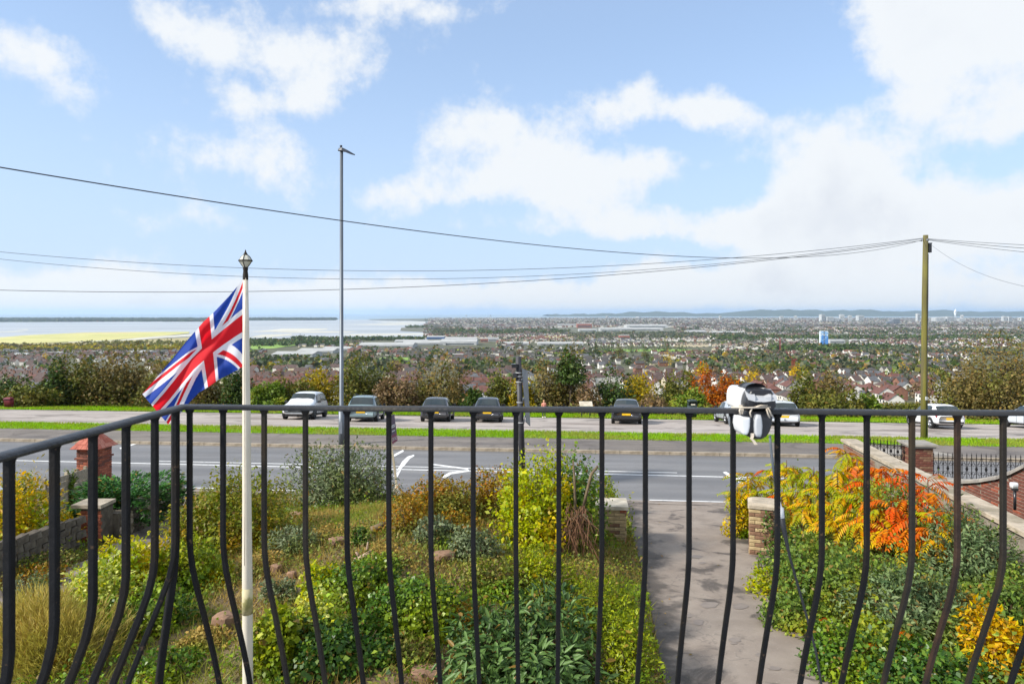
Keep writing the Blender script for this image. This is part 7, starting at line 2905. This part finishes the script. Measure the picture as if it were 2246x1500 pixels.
for q in spots:
    (near_h if len(near_h) < 300 and q[0] < 1500 and 4 < q[3] < 2242 else far_h).append(q)
def sector(u):
    for lim, s in ((330, 'left of the flag'), (540, 'behind the flag'), (748, 'between flagpole and street lamp'), (935, 'right of the street lamp'), (1135, 'left of the black sign post'), (1290, 'right of the black sign post'),
                   (1450, 'above the black saloon'), (1600, 'above the rust red tree'), (1760, 'above the tied light'), (1920, 'beyond the olive bush'), (2028, 'just left of the telegraph pole'), (2400, 'right of the telegraph pole')):
        if u < lim:
            return s
def bandv(v):
    return 'far out' if v < 786 else 'mid slope' if v < 815 else 'nearer' if v < 845 else 'nearest row'
WN = {'white': 'white', 'cream': 'cream', 'brick': 'brick', 'grey': 'grey rendered'}
RN = {'brown': 'brown', 'grey': 'dark grey', 'red': 'red brown', 'slate': 'pale slate', 'orange': 'orange'}
for n_, (y, x, z, u, v, a, rc, wc, terr) in enumerate(near_h):
    i = (0 if rnd.random() < .5 else 1) if terr else rnd.choice([0, 2, 2, 3, 4, 1])
    hip = HK[i][4]
    storey = 'bungalow' if HK[i][2] < 4 else 'terraced house' if terr else 'house'
    t = thing('house', f"{WN[wc]} {storey}, {RN[rc]} {'hipped' if hip else 'gabled'} roof, {bandv(v)}, {sector(u)}", 'house', (x, y, z), a, 'houses of the town below the hill')
    link('wall', hm_(i, 'wall', wc), t)
    rf = link('roof', hm_(i, 'roof', rc), t)
    if HK[i][2] > 4 or rnd.random() < .4:
        link('chimney', hm_(i, 'chimney', ''), rf)
    if n_ < 130:
        W_, D_, e_ = HK[i][:3]
        for sy in (-1, 1):
            cols = (-.3, .3) if W_ < 8.5 else (-.34, 0, .34)
            for zz in ((1.3, 3.7) if e_ > 4 else (1.4,)):
                for cx in cols:
                    link('window', WIN, t, (cx * W_, sy * (D_ / 2 + .03), zz))
# the remaining houses, one mass
allv, allf, allm = [], [], []
far_h = [q for q in far_h if q[0] < 5600]
if len(far_h) > 21000:
    far_h = [q for q in far_h if rnd.random() < 21000 / len(far_h)]
mk = list(ROOFS) + list(WALLS)
base = 0
for (y, x, z, u, v, a, rc, wc, terr) in far_h:
    i = (0 if rnd.random() < .5 else 1) if terr else rnd.choice([0, 2, 3, 4, 5])
    c, s = math.cos(a), math.sin(a)
    for part, src, key in ((0, HK[i][5][0], wc), (1, HK[i][5][1], rc)):
        idx = mk.index(key)
        for p in src.v:
            allv.append((x + p[0] * c - p[1] * s, y + p[0] * s + p[1] * c, z + p[2]))
        for f in src.f:
            allf.append(tuple(q + base for q in f))
            allm.append(idx if part == 1 else len(ROOFS) + list(WALLS).index(wc))
        base += len(src.v)
me = bpy.data.meshes.new('distant_houses')
me.from_pydata(allv, [], allf)
for k in ROOFS:
    me.materials.append(ROOFS[k])
for k in WALLS:
    me.materials.append(WALLS[k])
me.polygons.foreach_set('material_index', allm)
tag(link('distant_houses', me), kind='stuff')

# town trees: individual near ones from a few shapes, the rest one mass
TP = []
for k, key in enumerate(['dark', 'town', 'brown', 'gold', 'green', 'yellow', 'dark', 'redbrown', 'town', 'town']):
    w = rnd.uniform(3.0, 4.6)
    h = rnd.uniform(7, 11)
    TP.append((key, w, h, foliage_mesh('crown', 420, w, w, h * .84, 1.25, .85, TM[key], 9, .7, jitter=.9, bottom=-.05), trunk_mesh('trunk', h, w, M['bark'], 5)))
TN = {'town': 'grey green', 'dark': 'dark green', 'olive': 'olive green', 'brown': 'brownish', 'gold': 'ochre', 'green': 'fresh green', 'yellow': 'yellow', 'redbrown': 'russet'}
tn = 0
tries = 0
while tn < 170 and tries < 6000:
    tries += 1
    y = 330 + 1100 * rnd.random() ** 1.3
    u = rnd.uniform(-10, 2250)
    x = (u - 1123) / 1450 * y
    z = zt(x, y)
    v = 686 - 1450 * (z + 6) / y
    if hidden(u, v) or clear_zone(u, v + 6):
        continue
    key, w, h, cm, tm = rnd.choice(TP)
    if key == 'yellow' and rnd.random() < .5:
        continue
    sc_ = rnd.uniform(.7, 1.35)
    t = thing('town_tree', f"{'tall' if sc_ * h > 10.5 else 'small' if sc_ * h < 7 else 'rounded'} {TN[key]} tree among the houses {bandv(v)} {sector(u)}", 'tree', (x, y, z - .3), rnd.uniform(0, 6), 'trees standing among the houses')
    t.scale = (sc_,) * 3
    link('crown', cm, t, (0, 0, h * .16))
    link('trunk', tm, t)
    tn += 1
# marked single trees
def town_tree(label, u, vb, wpx, hpx, d, key, n=520):
    p = P(u, vb, d)
    z = zt(p.x, p.y)
    w, h = wpx / 1450 * d / 2, hpx / 1450 * d
    zb = max(z, p.z)
    t = thing('town_tree', label, 'tree', (p.x, p.y, z), rnd.uniform(0, 6), 'trees standing among the houses')
    link('crown', foliage_mesh('crown', n, w, w * .8, (h + (p.z - z)) * .88, 1.5 * d / 900, 1.0 * d / 900, TM[key], 10, .7, jitter=.9), t, (0, 0, (h + p.z - z) * .1))
    link('trunk', trunk_mesh('trunk', h + p.z - z, w, M['bark'], 5), t)
town_tree('bright golden tree in front of the long green playing field', 1460, 791, 44, 22, 820, 'yellow')
town_tree('dark green tree left of the bright golden tree', 1417, 792, 36, 22, 820, 'dark')
town_tree('pale willow like tree in front of the playing field', 1358, 775, 22, 22, 1120, 'olive')
town_tree('tall poplar at the left end of the playing field', 1306, 772, 14, 32, 1150, 'dark')
town_tree('golden yellow tree among the red roofs left of the telegraph pole', 1984, 808, 26, 14, 680, 'yellow')
town_tree('small bright yellow tree left of the street lamp', 638, 798, 14, 11, 820, 'yellow')
town_tree('broad golden hedge like tree just below the brow left of the telegraph pole', 1930, 876, 48, 16, 330, 'yellow')
town_tree('large dark round tree left of the street lamp low on the plain', 660, 750, 22, 14, 2200, 'dark')
for i, (u, w) in enumerate([(1322, 30), (1342, 26), (1385, 34), (1415, 22), (1440, 40), (1465, 26), (1490, 30)]):
    town_tree('dark tree in the belt behind the long playing field', u, 767, w, 15, 1500, 'dark', 260)

def mass_spots(n, fn):
    out = []
    while len(out) < n:
        q = fn()
        if q:
            out.append(q)
    return out
def canopy_mass(name, pts, key):
    vs = []
    for (x, y, z, h, w) in pts:
        k = int(10 + 8 * rnd.random())
        q = rng.normal(size=(k, 3)) * np.array([w * .3, w * .3, h * .2]) + np.array([x, y, z + h * .55])
        dd = unit(rng.normal(size=(k, 3)))
        e = np.cross(dd, unit(rng.normal(size=(k, 3)) + np.array([0, .5, .8])))
        r_ = w * .28
        vs.append(np.stack([q - dd * r_, q - unit(e) * r_ * .8, q + dd * r_, q + unit(e) * r_ * .8], 1).reshape(-1, 3))
    return tag(link(name, quads_mesh(name, np.concatenate(vs), 4, LEAF4, TM[key] if key in TM else LM[key])), kind='stuff')
def tree_spot(y0, y1, pw=1.5, size=(6, 11)):
    def f():
        y = y0 + (y1 - y0) * rnd.random() ** pw
        u = rnd.uniform(-400, 2680)
        x = (u - 1123) / 1450 * y
        z = zt(x, y)
        v = 686 - 1450 * (z + 4) / y
        if water(u, v + 2) or hidden(u, v) or clear_zone(u, v + 3):
            return None
        # woods and hedges gather in belts
        if vn(x / 140, y / 300, 1.0, .7) + rnd.gauss(0, .55) < -.1:
            return None
        h = rnd.uniform(*size)
        return (x, y, z, h, h * rnd.uniform(.8, 1.3))
    return f
for key, n_ in (('dark', 1000), ('town', 2800), ('olive', 400), ('gold', 150), ('green', 130)):
    canopy_mass('distant_trees', mass_spots(n_, tree_spot(650, 4200, 1.25)), key)
for key, n_ in (('dark', 380), ('town', 640), ('brown', 200), ('gold', 80), ('green', 80)):
    canopy_mass('garden_trees', mass_spots(n_, tree_spot(300, 1300, 1.1, (3, 6.5))), key)
for key, n_ in (('dark', 1000), ('town', 1100), ('far_wood', 1400)):
    canopy_mass('far_trees', mass_spots(n_, tree_spot(3000, 12500, 1.3, (9, 15))), key)
# wooded belts that show as dark lines on the plain
def belt(u0, u1, v0, v1, n, key, size=(8, 13)):
    def f():
        u, v = rnd.uniform(u0, u1), rnd.uniform(v0, v1)
        d = 99.35 * 1450 / (v - 686)
        if d < 2300:
            p = G(u, v, zt)
        else:
            p = P(u, v, d)
        h = rnd.uniform(*size)
        return (p.x, p.y, zt(p.x, p.y), h, h * rnd.uniform(.9, 1.5))
    canopy_mass('tree_belt', mass_spots(n, f), key)
belt(0, 520, 766, 772, 160, 'gold')
belt(180, 545, 752, 764, 200, 'olive')
belt(0, 300, 762, 766, 90, 'brown')
belt(545, 760, 748, 760, 300, 'dark')
belt(640, 930, 743, 748, 260, 'dark')
belt(950, 1010, 716, 736, 260, 'town')
belt(950, 1250, 724, 733, 420, 'dark')
belt(890, 960, 715, 720, 120, 'dark')
belt(1250, 1640, 733, 741, 420, 'town')
belt(1560, 2246, 738, 746, 700, 'dark')
belt(1640, 2246, 726, 733, 420, 'town')
belt(960, 1500, 703, 711, 700, 'far_wood')
belt(1500, 2246, 712, 719, 460, 'far_wood')
belt(1690, 2000, 762, 774, 300, 'dark')
belt(1880, 2246, 770, 780, 260, 'town')
# far built-up haze of low roofs
def far_roofs(name, n, y0, y1, u0, u1, mats_, sz):
    vs, mi = [], []
    for _ in range(n):
        y = y0 + (y1 - y0) * rnd.random() ** 1.3
        u = rnd.uniform(u0, u1)
        x = (u - 1123) / 1450 * y
        v = 686 + 1450 * 99.35 / y
        if water(u, v) or clear_zone(u, v):
            continue
        w, d_, h = rnd.uniform(*sz), rnd.uniform(8, 14), rnd.uniform(6, 10)
        vs += [(x - w, y, -99.3), (x + w, y, -99.3), (x + w, y, -99.3 + h), (x - w, y, -99.3 + h),
               (x - w, y, -99.3 + h), (x + w, y, -99.3 + h), (x + w, y + d_, -99.3 + h + rnd.uniform(.5, 4)), (x - w, y + d_, -99.3 + h + rnd.uniform(.5, 4))]
        m_ = rnd.randrange(len(mats_) // 2)
        mi += [m_ * 2, m_ * 2 + 1]
    return tag(link(name, quads_mesh(name, vs, 4, LEAF4, mats_, mi)), kind='stuff')
M['shed_roof'] = mat('shed_roof', C('#b4b4b0'), C('#a3a3a0'), .05, .6)
M['shed_wall'] = mat('shed_wall', C('#b9bcbd'), C('#a5a8a9'), .05, .7)
M['shed_blue'] = mat('shed_blue', C('#3d5f94'), C('#4c6da0'), .05, .6)
M['shed_brick'] = mat('shed_brick', C('#9a5f4c'), C('#8a5342'), .05, .9)
far_roofs('far_roofs', 11500, 4200, 12500, 940, 2750, [WALLS['white'], ROOFS['grey'], WALLS['brick'], ROOFS['brown'], WALLS['cream'], ROOFS['slate'], WALLS['grey'], ROOFS['grey']], (5, 16))

# sheds and large buildings one can tell apart
def shed(label, u, vb, wpx, hpx, depth, wall='shed_wall', roof='shed_roof', d=None, pitch=.06, name='warehouse', bands=True, yaw=0.0):
    if d is None:
        p = G(u, vb, zt)
    else:
        p = P(u, vb, d)
        p.z = zt(p.x, p.y)
    s_ = p.y / 1450
    w, h = wpx * s_ / 2, max(4.0, hpx * s_)
    t = thing(name, label, 'building', (p.x, p.y, p.z), yaw, 'sheds and large buildings on the plain')
    b = MB()
    b.box((0, depth / 2, h / 2 - 1), (2 * w, depth, h + 2))
    b.build('wall', M.get(wall) or WALLS[wall], t)
    b = MB()
    rh = depth * pitch
    b.add([(-w - .5, -.5, h + .1), (w + .5, -.5, h + .1), (w + .5, depth / 2, h + rh), (-w - .5, depth / 2, h + rh), (-w - .5, depth + .5, h + .1), (w + .5, depth + .5, h + .1)], [(0, 1, 2, 3), (3, 2, 5, 4), (0, 3, 4), (1, 5, 2), (1, 0, 4, 5)])
    b.build('roof', M.get(roof) or ROOFS[roof], t)
    if bands:
        b = MB()
        b.box((0, -.25, h * .35), (2 * w * .86, .3, h * .28))
        b.build('window_band', M['town_window'], t)
    return t
for a in [('long pale roofed shed left of the street lamp', 640, 783, 90, 6, 60), ('second pale shed behind the long one left of the street lamp', 690, 775, 80, 5, 70), ('grey roofed shed touching the street lamp', 735, 770, 60, 5, 60),
          ('wide white roofed factory right of the street lamp', 845, 762, 120, 5, 90), ('white roofed factory in the middle right of the street lamp', 930, 757, 95, 5, 100), ('low grey shed by the harbour right of the street lamp', 900, 752, 70, 4, 60),
          ('blue fronted shed near the harbour', 955, 744, 38, 5, 60, 'shed_blue'), ('long blue banded shed beside the blue fronted one', 1010, 747, 70, 4, 80, 'shed_blue'), ('large curved white roofed hall', 1005, 757, 80, 7, 110),
          ('red brick block beside the white hall', 1062, 750, 16, 7, 30, 'shed_brick'), ('white office block right of the red brick block', 1082, 749, 24, 8, 30), ('white shed row above the vine hung tree', 1230, 757, 100, 4, 60),
          ('long white roofed shed left of the black sign post on the plain', 1130, 757, 60, 4, 60),
          ('hulking brown industrial hall with a sloped white roof', 1282, 719, 32, 9, 60, 'shed_brick'), ('white range left of the brown industrial hall', 1246, 716, 44, 4, 60), ('grey shed below the brown industrial hall', 1290, 727, 40, 4, 60),
          ('large grey warehouse right of the brown industrial hall', 1340, 727, 46, 6, 80), ('very long white roof in the far middle', 1420, 719, 90, 5, 120), ('second long white roof below the very long one', 1400, 725, 110, 4, 100),
          ('white depot right of the long roofs', 1530, 731, 40, 4, 80), ('long white depot left of the blue tower', 1600, 733, 70, 4, 80), ('flat brown office block above the playing field', 1370, 744, 22, 8, 30, 'shed_brick'),
          ('curved white sports hall beside the blue tower', 1837, 753, 34, 7, 40), ('low white block right of the sports hall', 1890, 750, 30, 4, 40), ('pale shed far right beyond the telegraph pole', 2190, 722, 60, 3, 60),
          ('white roofed shed right of the telegraph pole', 2080, 731, 40, 3, 60), ('pale flat roofed building far left of the flag', 105, 781, 36, 5, 40), ('blue fronted shed at the far left', 90, 789, 26, 6, 25, 'shed_blue'), ('white roofed works at the left edge', 30, 784, 50, 5, 40),
          ('long flat roofed block behind the navy hatchback', 990, 783, 56, 6, 14, 'grey'), ('white walled shed behind the flag', 220, 778, 60, 4, 40), ('white shed between the flag and the marsh', 300, 777, 50, 4, 40),
          ('cream flats with grey roofs above the olive bush', 1940, 838, 42, 9, 14, 'white', 'grey'), ('pale villa above the teal car', 600, 838, 40, 8, 12, 'white', 'slate'), ('long brick house right of the bare tree', 1085, 840, 50, 12, 10, 'brick', 'brown')]:
    shed(*a)
# the blue tower block
p = G(1808, 755, zt)
bt = thing('tower_block', 'tall tower block with blue panels fading to white at the top', 'tower block', p)
s_ = p.y / 1450
w, h = 8.6 * s_, 28.5 * s_
M['panel_blue'] = mat('panel_blue', C('#3f86d6'), C('#4a90dc'), .05, .5)
M['panel_sky'] = mat('panel_sky', C('#86b6e6'), C('#92bfe9'), .05, .5)
M['panel_white'] = mat('panel_white', C('#dfe8f0'), C('#d2dce6'), .05, .5)
b = MB()
b.box((0, w * .3, h / 2 - 2), (2 * w, .6 * w, h + 4))
b.build('wall', M['panel_white'], bt)
b = MB()
b.box((0, w * .3, h + 1), (2 * w * .9, .5 * w, 2))
b.build('roof', M['shed_wall'], bt)
nf, nc = 12, 5
pme = {}
for k in ('panel_blue', 'panel_sky', 'panel_white', 'town_window'):
    b = MB()
    b.box((0, 0, 0), (2 * w / nc * .92, .3, h / nf * .86))
    pme[k] = b.mesh('window' if k == 'town_window' else 'panel', M[k])
for f in range(nf):
    for c in range(nc):
        k = 'town_window' if c == 2 and f % 2 else ('panel_blue' if rnd.random() < 1.1 - f / nf * 1.35 else 'panel_sky' if rnd.random() < 1.25 - f / nf * .9 else 'panel_white')
        link(pme[k].name.split('.')[0], pme[k], bt, (-w + 2 * w * (c + .5) / nc, -.16, h * (f + .5) / nf))
# towers on the far skyline
def tower(label, u, vb, vt, wpx, d=7200, m='shed_wall', cat='tower block'):
    p = P(u, vb, d)
    p.z = -99.35
    s_ = d / 1450
    h = -(vt - 686) * s_ + 99.35
    w = wpx * s_ / 2
    t = thing('tower_block', label, cat, p, rnd.uniform(-.3, .3), 'tower blocks on the far skyline')
    b = MB()
    b.box((0, 0, h / 2), (2 * w, 2 * w, h))
    b.build('wall', M.get(m) or WALLS[m], t)
    b = MB()
    b.box((0, 0, h + 1.5), (w, w, 3))
    b.build('plant_room', M['shed_wall'], t)
    for k in range(3):
        b = MB()
        b.box((0, -w - .2, h * (.3 + .22 * k)), (2 * w * .8, .5, h * .07))
        b.build('window_band', M['town_window'], t)
for a in [('pale tower left of a group on the far skyline', 1803, 704, 690, 9), ('white slab tower in the group on the far skyline', 1818, 705, 695, 14), ('tall cream tower in the group on the far skyline', 1846, 704, 690, 9),
          ('low white block between the cream tower and the blue grey slab', 1832, 705, 697, 12), ('pale grey tower right of the cream tower', 1864, 703, 692, 7), ('blue grey slab block on the far skyline', 1886, 701, 692, 12, 7600, 'shed_wall'),
          ('dark stepped office block before the water at right', 1962, 708, 699, 15, 5600, 'steel_grey'), ('dark lower wing of the stepped office block', 1950, 708, 704, 10, 5600, 'steel_grey'), ('pale tower just left of the telegraph pole on the skyline', 2013, 702, 688, 6),
          ('white block right of the telegraph pole on the skyline', 2058, 706, 696, 20), ('second white block right of the telegraph pole', 2080, 706, 695, 18), ('grey block beside the sail tower', 2108, 706, 699, 12, 7200, 'shed_wall'), ('thin white tower right of the sail tower', 2110, 704, 691, 5),
          ('small pale tower far right on the shore', 2202, 702, 694, 7), ('second small pale tower far right on the shore', 2213, 702, 695, 8), ('tiny white tower at the right edge of the shore', 2240, 703, 697, 9), ('grey tower on the shore above the rust red tree', 1580, 700, 693, 5, 9000, 'shed_wall'),
          ('grey twin tower on the shore right of the rust red tree', 1714, 701, 694, 7, 8600, 'shed_wall'), ('pale tower on the shore above the tied light', 1745, 701, 693, 6, 8600)]:
    tower(*a)
# sail shaped viewing tower
d_ = 7600
p = P(2096, 700, d_)
p.z = -99.35
s_ = d_ / 1450
sv = thing('sail_tower', 'slender white sail shaped tower on the far shore right of the telegraph pole', 'tower', p)
hh = 99.35 - (677 - 686) * s_
b = MB()
for sx in (-1, 1):
    b.tube([(sx * 4.0 * s_ * .5, 0, 0), (sx * .8 * s_, 0, hh * .5), (0, 0, hh * .8), (0, 0, hh)], [4, 4, 3.5, 1.5], 6)
b.build('legs', M['panel_white'], sv)
b = MB()
b.sheet(lambda a, c: (a * 3.4 * s_ * math.sin(PI * c) ** .7, -6 + 12 * abs(a), hh * (.42 + .5 * c)), [-1, -.5, 0, .5, 1], [0, .15, .3, .5, .7, .85, 1])
b.build('sail', M['panel_white'], sv)
b = MB()
b.box((0, 0, hh * .72), (3.4 * s_, 10, 8))
b.build('deck', M['shed_wall'], sv)
# red lattice cranes
def crane(label, u, vb, vt, d):
    p = P(u, vb, d)
    p.z = zt(p.x, p.y)
    h = -(vt - 686) / 1450 * d - p.z
    t = thing('crane_mast', label, 'crane', p)
    M.setdefault('crane_red', mat('crane_red', C('#8f2f33'), C('#7d272b'), .5, .7))
    for part, fn in (('mast', None),):
        b = MB()
        w = .9
        for sx in (-1, 1):
            for sy in (-1, 1):
                b.tube([(sx * w, sy * w, 0), (sx * w, sy * w, h)], .22, 4, smooth=False)
        n = int(h / 2.4)
        for i in range(n):
            z0, z1 = h * i / n, h * (i + 1) / n
            k = 1 if i % 2 else -1
            b.tube([(-w * k, -w, z0), (w * k, -w, z1)], .14, 3, smooth=False)
            b.tube([(-w * k, w, z0), (w * k, w, z1)], .14, 3, smooth=False)
        b.build('mast', M['crane_red'], t)
    b = MB()
    b.tube([(0, 0, h), (-6, 0, h + 7)], .3, 4, smooth=False)
    b.tube([(0, 0, h), (3, 0, h + 1)], .5, 4, smooth=False)
    b.build('jib', M['crane_red'], t)
crane('thin red lattice crane mast beyond the tied light', 1711, 778, 742, 1300)
crane('second red lattice crane mast nearer behind the tied light', 1740, 828, 790, 560)

# sea forts and ships, tiny on the horizon
def ship(label, u, v, wpx, hpx, d, m='shed_wall'):
    p = P(u, v, d)
    p.z = -101
    s_ = d / 1450
    t = thing('sea_fort' if 'fort' in label else 'ship', label, 'fort' if 'fort' in label else 'ship', p)
    b = MB()
    w, h = wpx * s_ / 2, hpx * s_
    b.lathe([(w, 0), (w * 1.02, h * .35), (w * .96, h * .7), (w * .7, h * .75)], 12, (0, 0, 0))
    b.build('hull', M[m], t)
    b = MB()
    b.lathe([(w * .5, h * .7), (w * .45, h), (0, h * 1.05)], 10)
    b.build('superstructure', M['steel_grey'], t)
ship('small round sea fort on the water left of the far hills', 1332, 694, 6, 3.5, 15000, 'slab')
ship('tiny round sea fort on the horizon right of the street lamp', 1023, 692.5, 4, 2.8, 20000, 'slab')
ship('tiny sea fort on the horizon above the black sign post', 1076, 692.5, 4, 2.6, 20000, 'slab')
ship('pale ship on the water beneath the far hills', 1400, 695, 11, 2.6, 14000, 'shed_wall')

# ------------------------------------------------------------------ the air
b = MB()
b.box((0, 22000, 50), (110000, 84000, 320))
hm = bpy.data.materials.new('haze')
hm.use_nodes = True
t = NT(hm.node_tree)
pv = t.n('ShaderNodeVolumePrincipled')
pv.inputs['Color'].default_value = (0.58, 0.74, 0.94, 1)
pv.inputs['Density'].default_value = HAZE
pv.inputs['Anisotropy'].default_value = 0.2
o_ = t.n('ShaderNodeOutputMaterial')
t.link(pv.outputs[0], o_.inputs['Volume'])
hz = b.build('haze', hm)
tag(hz, kind='stuff')
